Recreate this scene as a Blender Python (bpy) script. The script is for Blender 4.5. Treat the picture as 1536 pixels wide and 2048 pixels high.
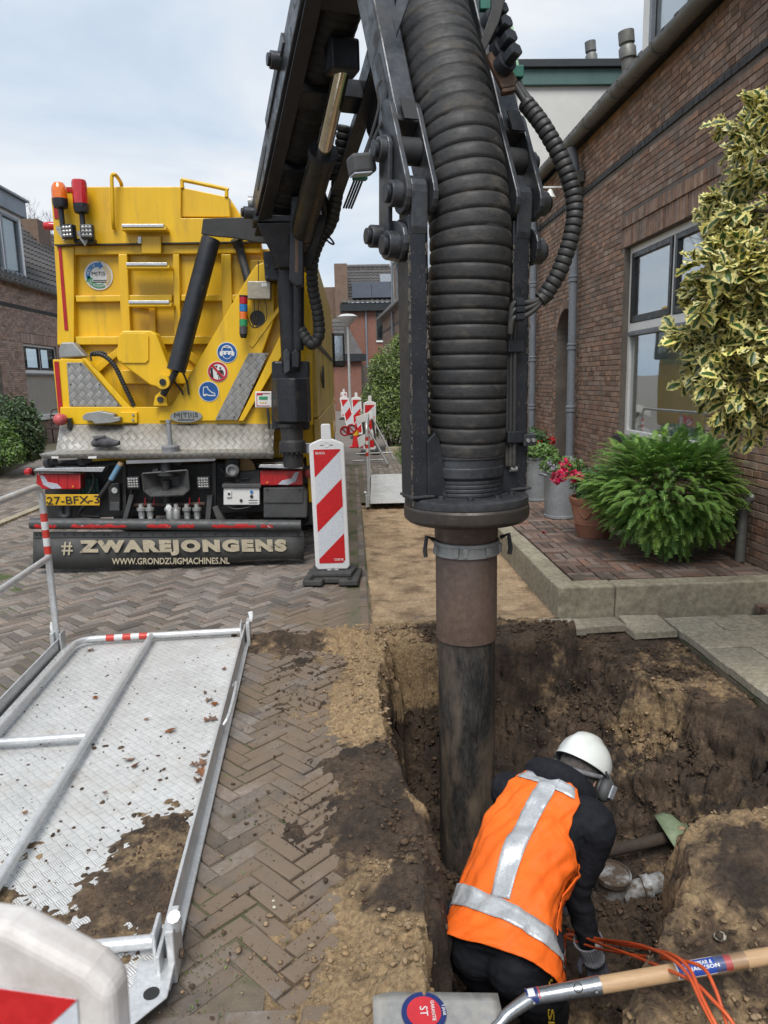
import bpy, bmesh, math, random
import numpy as np
from mathutils import Vector as V, Matrix as M, noise as NZ
for o in list(bpy.data.objects): bpy.data.objects.remove(o)
SC = bpy.context.scene
COL = SC.collection
R = math.radians
rnd = random.Random(7)
# ---------------------------------------------------------------- camera
FPX, ROLL, HC = 1450.0, .024, 1.7
PIT = math.atan(263.6/FPX); YAW = math.atan(58.7/FPX*math.cos(PIT))
cf = V((math.sin(YAW)*math.cos(PIT), math.cos(YAW)*math.cos(PIT), -math.sin(PIT)))
c0 = V((math.cos(YAW), -math.sin(YAW), 0)); cu0 = c0.cross(cf)
cr = math.cos(ROLL)*c0-math.sin(ROLL)*cu0; cu = math.sin(ROLL)*c0+math.cos(ROLL)*cu0
cam_d = bpy.data.cameras.new('camera'); cam = bpy.data.objects.new('camera', cam_d); COL.objects.link(cam)
CP = V((0, 0, HC))
cam.matrix_world = M((( cr.x, cu.x, -cf.x, 0), (cr.y, cu.y, -cf.y, 0), (cr.z, cu.z, -cf.z, HC), (0, 0, 0, 1)))
cam_d.sensor_fit = 'VERTICAL'; cam_d.sensor_height = 24; cam_d.lens = 24*FPX/2048
cam_d.clip_end = 2000; cam_d.clip_start = .05
SC.camera = cam
cam_d.dof.use_dof = True; cam_d.dof.focus_distance = 4.6; cam_d.dof.aperture_fstop = 5.0     # phone-sized aperture
# ---------------------------------------------------------------- sky and sun (overcast)
SUN_EL, SUN_AZ = R(56), R(188)      # azimuth clockwise from +Y: behind and left of the viewer
w = bpy.data.worlds.new('World'); SC.world = w; w.use_nodes = True
nt = w.node_tree; nt.nodes.clear()
out = nt.nodes.new('ShaderNodeOutputWorld'); bg = nt.nodes.new('ShaderNodeBackground')
sky = nt.nodes.new('ShaderNodeTexSky'); sky.sky_type = 'NISHITA'; sky.sun_disc = False
sky.sun_elevation = SUN_EL; sky.sun_rotation = SUN_AZ; sky.air_density = 1.2; sky.dust_density = 2
tc = nt.nodes.new('ShaderNodeTexCoord'); mp = nt.nodes.new('ShaderNodeMapping'); mp.inputs['Scale'].default_value = (1, 1, 2.6)
mp.inputs['Location'].default_value = (.35, .1, .2)
n1 = nt.nodes.new('ShaderNodeTexNoise'); n1.inputs['Scale'].default_value = 2.1; n1.inputs['Detail'].default_value = 7; n1.inputs['Roughness'].default_value = .52
n1.inputs['Distortion'].default_value = .35
rp = nt.nodes.new('ShaderNodeValToRGB')
e = rp.color_ramp.elements; e[0].position = .34; e[0].color = (4.9, 6.3, 8.2, 1); e[1].position = .64; e[1].color = (9.3, 9.6, 10.0, 1)
q = rp.color_ramp.elements.new(.5); q.color = (7.0, 8.0, 9.2, 1)
mx = nt.nodes.new('ShaderNodeMix'); mx.data_type = 'RGBA'; mx.inputs[0].default_value = .93
nt.links.new(tc.outputs['Generated'], mp.inputs[0]); nt.links.new(mp.outputs[0], n1.inputs['Vector']); nt.links.new(n1.outputs['Fac'], rp.inputs[0])
nt.links.new(sky.outputs[0], mx.inputs[6]); nt.links.new(rp.outputs[0], mx.inputs[7]); nt.links.new(mx.outputs[2], bg.inputs[0])
bg.inputs[1].default_value = .061
nt.links.new(bg.outputs[0], out.inputs[0])
sd = bpy.data.lights.new('sun', 'SUN'); sd.energy = 2.0; sd.angle = R(32); sd.color = (1, .965, .91)
so = bpy.data.objects.new('sun', sd); COL.objects.link(so); so.location = (-6, -8, 14)
sdir = V((math.sin(SUN_AZ)*math.cos(SUN_EL), math.cos(SUN_AZ)*math.cos(SUN_EL), math.sin(SUN_EL)))
so.rotation_euler = sdir.to_track_quat('Z', 'Y').to_euler()
vs = SC.view_settings; vs.view_transform = 'Standard'; vs.look = 'None'; vs.exposure = .70; vs.gamma = 1; vs.use_curve_mapping = False
SC.render.engine = 'CYCLES'; SC.cycles.max_bounces = 5; SC.cycles.diffuse_bounces = 2; SC.cycles.glossy_bounces = 3; SC.cycles.transmission_bounces = 4
SC.cycles.caustics_reflective = False; SC.cycles.caustics_refractive = False
# ---------------------------------------------------------------- placing helpers
def ray(px, py): return (px-768)/FPX*cr-(py-1024)/FPX*cu+cf
def P(px, py, X=None, Y=None, Z=None):
    d = ray(px, py)
    if Y is not None: k = Y/d.y
    elif X is not None: k = X/d.x
    else: k = (Z-HC)/d.z
    return CP+d*k
def lerp(a, b, t): return a+(b-a)*t
def sst(x, a=0., b=1.):
    t = np.clip((x-a)/(b-a), 0, 1); return t*t*(3-2*t)
class NF:                                     # value noise on numpy arrays
    def __init__(s, seed): s.p = np.random.RandomState(seed).rand(256, 256)
    def n(s, x, y):
        xi = np.floor(x).astype(int); yi = np.floor(y).astype(int); fx = x-xi; fy = y-yi
        fx = fx*fx*(3-2*fx); fy = fy*fy*(3-2*fy); p = s.p; a = xi % 256; b = yi % 256; a1 = (a+1) % 256; b1 = (b+1) % 256
        return (p[a, b]*(1-fx)+p[a1, b]*fx)*(1-fy)+(p[a, b1]*(1-fx)+p[a1, b1]*fx)*fy
    def fbm(s, x, y, o=5, g=.5):
        t = 0; a = 1; q = 0
        for i in range(o):
            t = t+a*s.n(x*2**i+17.3*i, y*2**i+9.1*i); q += a; a *= g
        return t/q
class NF3:                                    # value noise in space, billowed for clumpy earth
    def __init__(s, seed): s.p = np.random.RandomState(seed).rand(64, 64, 64)
    def n(s, q):
        i = np.floor(q).astype(int); f = q-i; f = f*f*(3-2*f); i0 = i % 64; i1 = (i+1) % 64; p = s.p
        x0, y0, z0 = i0.T; x1, y1, z1 = i1.T; fx, fy, fz = f.T
        a = p[x0, y0, z0]*(1-fx)+p[x1, y0, z0]*fx; b = p[x0, y1, z0]*(1-fx)+p[x1, y1, z0]*fx
        c = p[x0, y0, z1]*(1-fx)+p[x1, y0, z1]*fx; d = p[x0, y1, z1]*(1-fx)+p[x1, y1, z1]*fx
        return (a*(1-fy)+b*fy)*(1-fz)+(c*(1-fy)+d*fy)*fz
    def bil(s, q, o=3, g=.5):
        t = 0; a = 1; w_ = 0
        for k in range(o): t = t+a*np.abs(s.n(q*2**k+31.7*k)*2-1)**.8; w_ += a; a *= g
        return t/w_
# ---------------------------------------------------------------- materials
def mat(name, c1, c2=None, rough=.7, metal=0., scale=6., lo=.35, hi=.65, bump=0., bs=80., isl=0., dirt=None, coat=0., fine=.12, obj=False, detail=6, emit=None, trans=0., spec=.5, bdist=.004, stretch=None, sss=0, dbias=None):
    """procedural paint: two tones by noise, fine value noise, wear/dirt, bump. stretch=(x,y,z) scales the noise space."""
    m = bpy.data.materials.new(name); m.use_nodes = True; t = m.node_tree; N = t.nodes; L = t.links
    b = N['Principled BSDF']
    def new(k, **kw):
        n = N.new(k)
        for a, v in kw.items(): setattr(n, a, v)
        return n
    if obj: co = new('ShaderNodeTexCoord').outputs['Object']
    else: co = new('ShaderNodeNewGeometry').outputs['Position']
    if stretch:
        mpn = new('ShaderNodeMapping'); mpn.inputs['Scale'].default_value = stretch; L.new(co, mpn.inputs[0]); co = mpn.outputs[0]
    def noise(sc, det=detail, ro=.6):
        n = new('ShaderNodeTexNoise'); n.inputs['Scale'].default_value = sc; n.inputs['Detail'].default_value = det; n.inputs['Roughness'].default_value = ro
        L.new(co, n.inputs['Vector']); return n.outputs['Fac']
    def rng(f, a, bb, c=0., d=1.):
        n = new('ShaderNodeMapRange'); n.inputs[1].default_value = a; n.inputs[2].default_value = bb; n.inputs[3].default_value = c; n.inputs[4].default_value = d
        L.new(f, n.inputs[0]); return n.outputs[0]
    def mix(f, a, bb, bl='MIX'):
        n = new('ShaderNodeMix', data_type='RGBA', blend_type=bl)
        for i, v in ((0, f), (6, a), (7, bb)):
            if isinstance(v, tuple): n.inputs[i].default_value = (*v, 1)
            elif isinstance(v, (int, float)): n.inputs[i].default_value = v
            else: L.new(v, n.inputs[i])
        return n.outputs[2]
    c2 = c2 or tuple(x*.8 for x in c1)
    f1 = noise(scale)
    col = mix(rng(f1, lo, hi), c1, c2)
    if fine:
        v = rng(noise(scale*9, 3), .3, .7, 1-fine, 1+fine)
        hs = new('ShaderNodeHueSaturation'); L.new(col, hs.inputs['Color']); L.new(v, hs.inputs['Value']); col = hs.outputs[0]
    if isl:
        g = new('ShaderNodeNewGeometry').outputs['Random Per Island']; oi = new('ShaderNodeObjectInfo').outputs['Random']
        ad = new('ShaderNodeMath', operation='ADD'); L.new(g, ad.inputs[0]); L.new(oi, ad.inputs[1])
        fr = new('ShaderNodeMath', operation='FRACT'); L.new(ad.outputs[0], fr.inputs[0])
        hs = new('ShaderNodeHueSaturation'); L.new(col, hs.inputs['Color'])
        L.new(rng(fr.outputs[0], 0, 1, 1-isl, 1+isl), hs.inputs['Value'])
        m2 = new('ShaderNodeMath', operation='MULTIPLY'); L.new(fr.outputs[0], m2.inputs[0]); m2.inputs[1].default_value = 7.31
        f2 = new('ShaderNodeMath', operation='FRACT'); L.new(m2.outputs[0], f2.inputs[0])
        L.new(rng(f2.outputs[0], 0, 1, .5-isl*.010, .5+isl*.016), hs.inputs['Hue'])
        L.new(rng(f2.outputs[0], 0, 1, 1+isl*.5, 1-isl*.7), hs.inputs['Saturation']); col = hs.outputs[0]
    rgh = rng(noise(scale*3, 3), .3, .7, max(rough-.12, .02), min(rough+.1, 1))
    if dirt:
        dc, ds, dl, dh = dirt
        dn = noise(ds, 8, .65)
        for axis, a0, b0, v0, v1 in (dbias or ()):
            sp = new('ShaderNodeSeparateXYZ'); L.new(new('ShaderNodeNewGeometry').outputs['Position'], sp.inputs[0])
            ad = new('ShaderNodeMath', operation='ADD'); L.new(dn, ad.inputs[0]); L.new(rng(sp.outputs['xyz'.index(axis)], a0, b0, v0, v1), ad.inputs[1]); dn = ad.outputs[0]
        df = rng(dn, dl, dh); col = mix(df, col, dc)
        n = new('ShaderNodeMix'); L.new(df, n.inputs[0]); L.new(rgh, n.inputs[2]); n.inputs[3].default_value = .9; rgh = n.outputs[0]
        if metal:
            n = new('ShaderNodeMix'); L.new(df, n.inputs[0]); n.inputs[2].default_value = metal; n.inputs[3].default_value = 0; L.new(n.outputs[0], b.inputs['Metallic'])
    L.new(col, b.inputs['Base Color']); L.new(rgh, b.inputs['Roughness'])
    if not (dirt and metal): b.inputs['Metallic'].default_value = metal
    b.inputs['Coat Weight'].default_value = coat; b.inputs['Specular IOR Level'].default_value = spec
    b.inputs['Transmission Weight'].default_value = trans
    if sss: b.inputs['Subsurface Weight'].default_value = sss
    if emit: b.inputs['Emission Color'].default_value = (*emit[0], 1); b.inputs['Emission Strength'].default_value = emit[1]
    if bump:
        bn = new('ShaderNodeBump'); bn.inputs['Strength'].default_value = bump; bn.inputs['Distance'].default_value = bdist
        L.new(noise(bs, 5, .65), bn.inputs['Height']); L.new(bn.outputs[0], b.inputs['Normal'])
    m['col'] = 1
    return m
MT = {}
def tread(name, c1, c2, rough, dirt, cell=.03, axes='xy', h=.003, lo=.72, metal=.75):
    """aluminium tread plate: alternating raised five-bar lozenges as relief, dirt in the hollows"""
    m = mat(name, c1, c2, rough, metal, scale=3, dirt=dirt, fine=.08)
    t = m.node_tree; N = t.nodes; L = t.links; b = N['Principled BSDF']
    ge = N.new('ShaderNodeNewGeometry'); sp = N.new('ShaderNodeSeparateXYZ'); L.new(ge.outputs['Position'], sp.inputs[0])
    def ma(op, a, bb=None):
        n = N.new('ShaderNodeMath'); n.operation = op
        for i, v in enumerate((a, bb)):
            if v is None: continue
            if isinstance(v, (int, float)): n.inputs[i].default_value = v
            else: L.new(v, n.inputs[i])
        return n.outputs[0]
    ax = {'x': sp.outputs[0], 'y': sp.outputs[1], 'z': sp.outputs[2]}
    u = ma('MULTIPLY', ma('ADD', ax[axes[0]], ax[axes[1]]), .7071/cell); v = ma('MULTIPLY', ma('SUBTRACT', ax[axes[0]], ax[axes[1]]), .7071/cell)
    par = ma('MODULO', ma('ADD', ma('ADD', ma('FLOOR', u), ma('FLOOR', v)), 2000), 2)      # 0 or 1 per square
    fu = ma('FRACT', u); fv = ma('FRACT', v)
    def bars(a, c):   # five bars across a, tapered along c
        st = ma('ABSOLUTE', ma('SINE', ma('MULTIPLY', a, math.pi*5)))
        en = ma('SUBTRACT', 1, ma('POWER', ma('ABSOLUTE', ma('SUBTRACT', ma('MULTIPLY', c, 2), 1)), 4))
        return ma('MULTIPLY', ma('POWER', st, .7), en)
    n = N.new('ShaderNodeMix'); L.new(par, n.inputs[0]); L.new(bars(fu, fv), n.inputs[2]); L.new(bars(fv, fu), n.inputs[3])
    src = b.inputs['Base Color'].links[0].from_socket
    hs2 = N.new('ShaderNodeHueSaturation'); L.new(src, hs2.inputs['Color'])
    mr2 = N.new('ShaderNodeMapRange'); L.new(n.outputs[0], mr2.inputs[0]); mr2.inputs[1].default_value = .25; mr2.inputs[2].default_value = .8; mr2.inputs[3].default_value = lo; mr2.inputs[4].default_value = 1.12
    L.new(mr2.outputs[0], hs2.inputs['Value']); L.new(hs2.outputs[0], b.inputs['Base Color'])
    bn = N.new('ShaderNodeBump'); bn.inputs['Strength'].default_value = .9; bn.inputs['Distance'].default_value = h
    L.new(n.outputs[0], bn.inputs['Height']); L.new(bn.outputs[0], b.inputs['Normal'])
    return m
# ---------------------------------------------------------------- mesh builder
class MB:
    def __init__(s): s.v = []; s.f = []; s.mi = []
    def add(s, vs, fs, mi=0):
        k = len(s.v); s.v += [V(x) for x in vs]; s.f += [tuple(i+k for i in f) for f in fs]; s.mi += [mi]*len(fs); return s
    def bx(s, x0, x1, y0, y1, z0, z1, mi=0):
        return s.add([(x, y, z) for z in (z0, z1) for y in (y0, y1) for x in (x0, x1)], [(0, 2, 3, 1), (4, 5, 7, 6), (0, 1, 5, 4), (1, 3, 7, 5), (3, 2, 6, 7), (2, 0, 4, 6)], mi)
    def obx(s, c, ax, ay, az, mi=0):          # oriented box: centre and three half-axis vectors
        c, ax, ay, az = V(c), V(ax), V(ay), V(az)
        return s.add([c+i*ax+j*ay+k*az for k in (-1, 1) for j in (-1, 1) for i in (-1, 1)], [(0, 2, 3, 1), (4, 5, 7, 6), (0, 1, 5, 4), (1, 3, 7, 5), (3, 2, 6, 7), (2, 0, 4, 6)], mi)
    def beam(s, a, b, w, h, up=(0, 0, 1), mi=0):
        a, b = V(a), V(b); d = (b-a).normalized(); sx = d.cross(V(up)).normalized(); uz = sx.cross(d)
        return s.obx((a+b)/2, (b-a)/2, sx*w/2, uz*h/2, mi)
    def prism(s, pts, vec, mi=0):
        n = len(pts); vec = V(vec); pts = [V(p) for p in pts]
        return s.add(pts+[p+vec for p in pts], [tuple(range(n)), tuple(range(2*n-1, n-1, -1))]+[(i, n+i, n+(i+1) % n, (i+1) % n) for i in range(n)], mi)
    def cyl(s, a, b, r, r2=None, n=16, mi=0): return s.tube([a, b], [r, r if r2 is None else r2], n, mi=mi)
    def tube(s, pts, r, n=10, mi=0, cap=True, up=None, sq=None):
        pts = [V(p) for p in pts]; k = len(pts); rr = r if isinstance(r, (list, tuple)) else [r]*k
        T = [(pts[min(i+1, k-1)]-pts[max(i-1, 0)]).normalized() for i in range(k)]
        u = V(up) if up else (V((0, 0, 1)) if abs(T[0].z) < .9 else V((1, 0, 0)))
        vs = []
        for i in range(k):
            u = (u-T[i]*u.dot(T[i])).normalized(); w_ = T[i].cross(u)
            for j in range(n):
                a = 2*math.pi*j/n; vs.append(pts[i]+(u*math.cos(a)+w_*math.sin(a))*rr[i])
        fs = [(i*n+j, i*n+(j+1) % n, (i+1)*n+(j+1) % n, (i+1)*n+j) for i in range(k-1) for j in range(n)]
        if cap: fs += [tuple(range(n-1, -1, -1)), tuple(range((k-1)*n, k*n))]
        return s.add(vs, fs, mi)
    def lathe(s, prof, c=(0, 0, 0), n=24, ax=(0, 0, 1), mi=0):
        c = V(c); ax = V(ax).normalized(); u = ax.orthogonal().normalized(); w_ = ax.cross(u)
        vs = [c+ax*h+(u*math.cos(2*math.pi*j/n)+w_*math.sin(2*math.pi*j/n))*max(r, 1e-4) for r, h in prof for j in range(n)]
        k = len(prof)
        return s.add(vs, [(i*n+j, i*n+(j+1) % n, (i+1)*n+(j+1) % n, (i+1)*n+j) for i in range(k-1) for j in range(n)], mi)
    def ell(s, c, rx, ry, rz, n=12, mi=0, rot=None):
        c = V(c); k = max(n//2, 4); vs = []
        for i in range(k+1):
            a = math.pi*i/k
            for j in range(n):
                b = 2*math.pi*j/n; p = V((rx*math.sin(a)*math.cos(b), ry*math.sin(a)*math.sin(b), rz*math.cos(a)))
                vs.append(c+(rot@p if rot else p))
        return s.add(vs, [(i*n+j, (i+1)*n+j, (i+1)*n+(j+1) % n, i*n+(j+1) % n) for i in range(k) for j in range(n)], mi)
    def build(s, name, m, par=None, smooth=None, bevel=0, kind=None, recalc=True, seg=2):
        me = bpy.data.meshes.new(name)
        if par is None:
            xs = np.array([tuple(p) for p in s.v]); o_ = V((*(xs.min(0)[:2]+xs.max(0)[:2])/2, xs[:, 2].min()))
        else: o_ = ORG[par.name]
        me.from_pydata([tuple(p-o_) for p in s.v], [], s.f)
        for mm in (m if isinstance(m, (list, tuple)) else [m]): me.materials.append(mm)
        if len(set(s.mi)) > 1: me.polygons.foreach_set('material_index', s.mi)
        if recalc and len(s.f) < 60000:
            bm = bmesh.new(); bm.from_mesh(me); bmesh.ops.remove_doubles(bm, verts=bm.verts, dist=1e-5) if smooth else None
            bmesh.ops.recalc_face_normals(bm, faces=bm.faces); bm.to_mesh(me); bm.free()
        if smooth:
            me.polygons.foreach_set('use_smooth', [True]*len(me.polygons)); me.set_sharp_from_angle(angle=R(smooth))
        o = bpy.data.objects.new(name, me); COL.objects.link(o)
        if par is None: o.location = o_; ORG[o.name] = o_
        else: o.parent = par; ORG[o.name] = o_
        if bevel:
            b = o.modifiers.new('bevel', 'BEVEL'); b.width = bevel; b.segments = seg; b.limit_method = 'ANGLE'; b.angle_limit = R(35); b.harden_normals = False
        if kind: o['kind'] = kind
        return o
ORG = {}
def tag(o, label=None, cat=None, group=None, kind=None):
    for k, v in (('label', label), ('category', cat), ('group', group), ('kind', kind)):
        if v: o[k] = v
    return o
def thing(name, label, cat, loc=(0, 0, 0), group=None):
    o = bpy.data.objects.new(name, None); COL.objects.link(o); o.location = loc; o.empty_display_size = .1; ORG[o.name] = V(loc)
    return tag(o, label, cat, group)
def inst(name, me, par, loc, rot=None, sc=None, m=None):     # one more object on shared mesh data
    o = bpy.data.objects.new(name, me); COL.objects.link(o)
    o.location = V(loc)-(ORG[par.name] if par else V((0, 0, 0)))
    if rot is not None: o.rotation_euler = rot
    if sc is not None: o.scale = sc
    if par: o.parent = par
    return o
def copy_tree(o, par=None):
    c = o.copy(); COL.objects.link(c); c.parent = par
    for ch in o.children: copy_tree(ch, c)
    return c
def text(s, org, right, up, m, par, height=None, width=None, name='lettering', ext=.001, bold=0., shear=0., align='CENTER', space=1.):
    cu_ = bpy.data.curves.new('t', 'FONT'); cu_.body = s; cu_.align_x = align; cu_.align_y = 'CENTER'; cu_.extrude = ext; cu_.offset = bold; cu_.shear = shear; cu_.resolution_u = 3; cu_.space_character = space
    t = bpy.data.objects.new('t', cu_); me = bpy.data.meshes.new_from_object(t); bpy.data.objects.remove(t)
    n = len(me.vertices); a = np.empty(n*3); me.vertices.foreach_get('co', a); a = a.reshape(-1, 3)
    w0 = a[:, 0].max()-a[:, 0].min(); h0 = a[:, 1].max()-a[:, 1].min()
    sy = height/h0 if height else width/w0; sx = width/w0 if width else sy
    cx = (a[:, 0].max()+a[:, 0].min())/2 if align == 'CENTER' else a[:, 0].min(); cy = (a[:, 1].max()+a[:, 1].min())/2
    rt = V(right).normalized(); u = V(up).normalized(); nn = rt.cross(u); o_ = V(org)-(ORG[par.name])
    A = np.array([tuple(rt), tuple(u), tuple(nn)])
    p = np.stack([(a[:, 0]-cx)*sx, (a[:, 1]-cy)*sy, a[:, 2]], 1)@A+np.array(tuple(o_))
    me.vertices.foreach_set('co', p.ravel()); me.materials.clear(); me.materials.append(m)
    o = bpy.data.objects.new(name, me); COL.objects.link(o); o.parent = par; ORG[o.name] = ORG[par.name]
    return o
# ================================================================ GROUND
SOILC = (.095, .066, .046); SANDC = (.34, .235, .135)
MT['paver'] = mat('paver_brick', (.20, .163, .138), (.158, .138, .124), .85, scale=5, isl=.44, bump=.5, bs=70, fine=.2,
                  dirt=((.18, .135, .098), 2.6, .47, .62), dbias=[('x', -1.0, -.1, -.09, .2), ('y', 4.9, 6.4, 0., -.2)])
MT['paver_far'] = mat('paver_brick_far', (.20, .165, .14), (.17, .145, .125), .85, scale=1.2, isl=.3, bump=.4, bs=50, fine=.15)
MT['joint'] = mat('joint_sand', (.16, .13, .095), (.06, .085, .025), .95, scale=2.6, lo=.48, hi=.62, bump=.8, bs=150)
MT['concrete'] = mat('washed_concrete', (.40, .355, .265), (.30, .265, .195), .9, scale=3, bump=1, bs=160, fine=.3, dirt=((.15, .135, .085), 3.2, .56, .8), bdist=.006)
MT['far_ground'] = mat('far_paving', (.19, .16, .14), (.16, .14, .12), .9, scale=.8, bump=.4, bs=12)
MT['asphalt'] = MT['far_ground']
HX0, HX1, HY0, HY1 = -.25, 2.6, .9, 4.9
g = MB()
for x0, x1, y0, y1 in ((-400, 400, -300, HY0), (-400, 400, HY1, 900), (-400, HX0, HY0, HY1), (HX1, 400, HY0, HY1)):
    g.add([(x0, y0, -.07), (x1, y0, -.07), (x1, y1, -.07), (x0, y1, -.07)], [(0, 1, 2, 3)])
tag(g.build('ground', MT['far_ground']), kind='structure')
g = MB(); g.add([(-9.2, -3, -.014), (.09, -3, -.014), (.09, 60, -.014), (-9.2, 60, -.014)], [(0, 1, 2, 3)])
# the road bed carries the bricks; its sheet stops at the trench side
g = MB()
for x0, x1, y0, y1 in ((-4.6, .09, 4.6, 15), (-4.6, -.3, -2, 4.6), (-.3, .09, 4.6, 4.6)):
    if y1 > y0: g.add([(x0, y0, -.014), (x1, y0, -.014), (x1, y1, -.014), (x0, y1, -.014)], [(0, 1, 2, 3)])
road = tag(g.build('road', MT['joint']), kind='structure')
def brick_mesh(name, l, w_, h, m, ch=.006, seed=0):
    rr = random.Random(seed); b = MB()
    def j(s=.0035): return rr.uniform(-s, s)
    L2, W2 = l/2, w_/2
    cs = [(-L2+j(), -W2+j()), (L2+j(), -W2+j()), (L2+j(), W2+j()), (-L2+j(), W2+j())]
    vs = [(x, y, -h) for x, y in cs]+[(x, y, -ch) for x, y in cs]+[(x*(1-ch/L2*1.1), y*(1-ch/W2*1.1), j(.0015)) for x, y in cs]
    b.add(vs, [(4*k+i, 4*k+(i+1) % 4, 4*k+4+(i+1) % 4, 4*k+4+i) for k in (0, 1) for i in range(4)]+[(8, 9, 10, 11)])
    me = bpy.data.meshes.new(name); me.from_pydata(b.v, [], b.f); me.materials.append(m); return me
def join_bricks(name, items, m, par=None, l=.2, w_=.066, h=.05, ch=.006, kind='stuff', vert=None):
    """many bricks as one mesh; items = (x, y, z, rot, length, width)"""
    vs = []; fs = []; rr = random.Random(5)
    for x, y, z, a, bl, bw in items:
        k = len(vs); c, s_ = math.cos(a), math.sin(a); tx, ty = rr.uniform(-.012, .012), rr.uniform(-.02, .02)
        for q, (zz, f) in enumerate(((-h, 0), (-ch, 0), (0, ch))):
            for sx, sy in ((-1, -1), (1, -1), (1, 1), (-1, 1)):
                u = sx*(bl/2-f); v_ = sy*(bw/2-f); vs.append((x+u*c-v_*s_, y+u*s_+v_*c, z+zz+(u*tx+v_*ty if q else 0)))
        fs += [(k+4*q+i, k+4*q+(i+1) % 4, k+4*q+4+(i+1) % 4, k+4*q+4+i) for q in (0, 1) for i in range(4)]+[(k+8, k+9, k+10, k+11)]
    me = bpy.data.meshes.new(name); o_ = ORG[par.name] if par else V((0, 0, 0))
    me.from_pydata([(x-o_.x, y-o_.y, z-o_.z) for x, y, z in vs], [], fs); me.materials.append(m)
    o = bpy.data.objects.new(name, me); COL.objects.link(o)
    if par: o.parent = par
    if kind: o['kind'] = kind
    ORG[o.name] = o_
    return o
# herringbone: l = 3 w, laid at 45 degrees
W3, L3 = .0700, .2100
items = []
ca, sa = math.cos(R(45)), math.sin(R(45))
for k in range(-160, 260):
    for mm in range(-60, 60):
        for kind in (0, 1):
            if kind == 0: u, v_, a = k+3*mm+1.5, k-3*mm+.5, 0
            else: u, v_, a = k+3*mm+3.5, k-3*mm-.5, R(90)
            u *= W3; v_ *= W3; x = u*ca-v_*sa-2; y = u*sa+v_*ca+4
            if -4.5 < x < -.035 and 1.78 < y < 14.5: items.append((x, y, a+R(45)))
NFA = NF(3)
def ground_dip(x, y): return float(-.006+.014*(NFA.fbm(np.array(x*.9+50), np.array(y*.9+50), 3)-.5)*2)
# straight border courses: along the trench side (lengthwise) and one course across at the near end
border = []
y = 1.0
while y < 14.3:
    border.append((.045, y, R(90))); y += .213
x = -.09
while x > -2.2:
    border.append((x, 1.715, 0)); border.append((x+.1, 1.64, 0)); x -= .213
allb = items+border
vis = lambda x, y: (cf.dot(V((x, y, -HC))) > .3) and abs(cr.dot(V((x, y, -HC)))/cf.dot(V((x, y, -HC)))) < .545
def covered(x, y): return (-1.95 < x < -.62 and 1.0 < y < 4.75) or (x > .02 and y < 4.6) or y < 1.55
near = sorted([b for b in allb if vis(b[0], b[1]) and not covered(b[0], b[1])], key=lambda b: b[0]**2+b[1]**2)[:300]
ns = set((b[0], b[1]) for b in near)
pm = [brick_mesh('paving_brick', L3-.009, W3-.009, .05, MT['paver'], seed=i) for i in range(8)]
for i, (x, y, a) in enumerate(near):
    inst('paving_brick', pm[i % 8], road, (x, y, ground_dip(x, y)+rnd.uniform(-.005, .004)), (rnd.uniform(-.02, .02), rnd.uniform(-.015, .015), a+rnd.uniform(-.025, .025)+rnd.choice((0, math.pi))))
join_bricks('paving_bricks', [(x, y, ground_dip(x, y)+rnd.uniform(-.003, .003), a+rnd.uniform(-.03, .03), L3-.009, W3-.009) for x, y, a in allb if (x, y) not in ns and not (x > .0 and y < 4.55 and y > 1.8 and (int(y*37) % 3))], MT['paver'], road)
# ---------------------------------------------------------------- trench and loose soil (one height field)
def soil_mat():
    m = mat('soil', (.118, .078, .050), (.036, .025, .018), .95, scale=5, lo=.34, hi=.64, fine=.4, bump=1, bs=110, bdist=.014)
    t = m.node_tree; N = t.nodes; L = t.links; b = N['Principled BSDF']
    src = b.inputs['Base Color'].links[0].from_socket
    at = N.new('ShaderNodeAttribute'); at.attribute_name = 'sand'
    ns_ = N.new('ShaderNodeTexNoise'); ns_.inputs['Scale'].default_value = 22; ns_.inputs['Detail'].default_value = 6
    ge = N.new('ShaderNodeNewGeometry'); L.new(ge.outputs['Position'], ns_.inputs['Vector'])
    ad = N.new('ShaderNodeMath'); ad.operation = 'ADD'; L.new(at.outputs['Fac'], ad.inputs[0]); L.new(ns_.outputs['Fac'], ad.inputs[1])
    mr = N.new('ShaderNodeMapRange'); mr.inputs[1].default_value = .72; mr.inputs[2].default_value = 1.08; L.new(ad.outputs[0], mr.inputs[0])
    rp_ = N.new('ShaderNodeValToRGB'); rp_.color_ramp.elements[0].color = (.21, .14, .075, 1); rp_.color_ramp.elements[1].color = (.46, .32, .175, 1)
    n2 = N.new('ShaderNodeTexNoise'); n2.inputs['Scale'].default_value = 60; n2.inputs['Detail'].default_value = 4; L.new(ge.outputs['Position'], n2.inputs['Vector'])
    L.new(n2.outputs['Fac'], rp_.inputs[0]); rp_.color_ramp.elements[0].position = .3; rp_.color_ramp.elements[1].position = .7
    mx_ = N.new('ShaderNodeMix'); mx_.data_type = 'RGBA'; L.new(mr.outputs[0], mx_.inputs[0]); L.new(src, mx_.inputs[6]); L.new(rp_.outputs[0], mx_.inputs[7]); L.new(mx_.outputs[2], b.inputs['Base Color'])
    return m
MT['soil'] = soil_mat()
MT['clod'] = mat('soil_clod', (.135, .084, .050), (.055, .036, .024), .97, scale=9, isl=.14, bump=1, bs=120, bdist=.008)
MT['clod_sand'] = mat('sandy_clod', (.36, .25, .145), (.22, .15, .088), .97, scale=9, isl=.16, bump=1, bs=120, bdist=.006)
F1, F2, F3, F4 = NF(11), NF(12), NF(13), NF(14)
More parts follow.
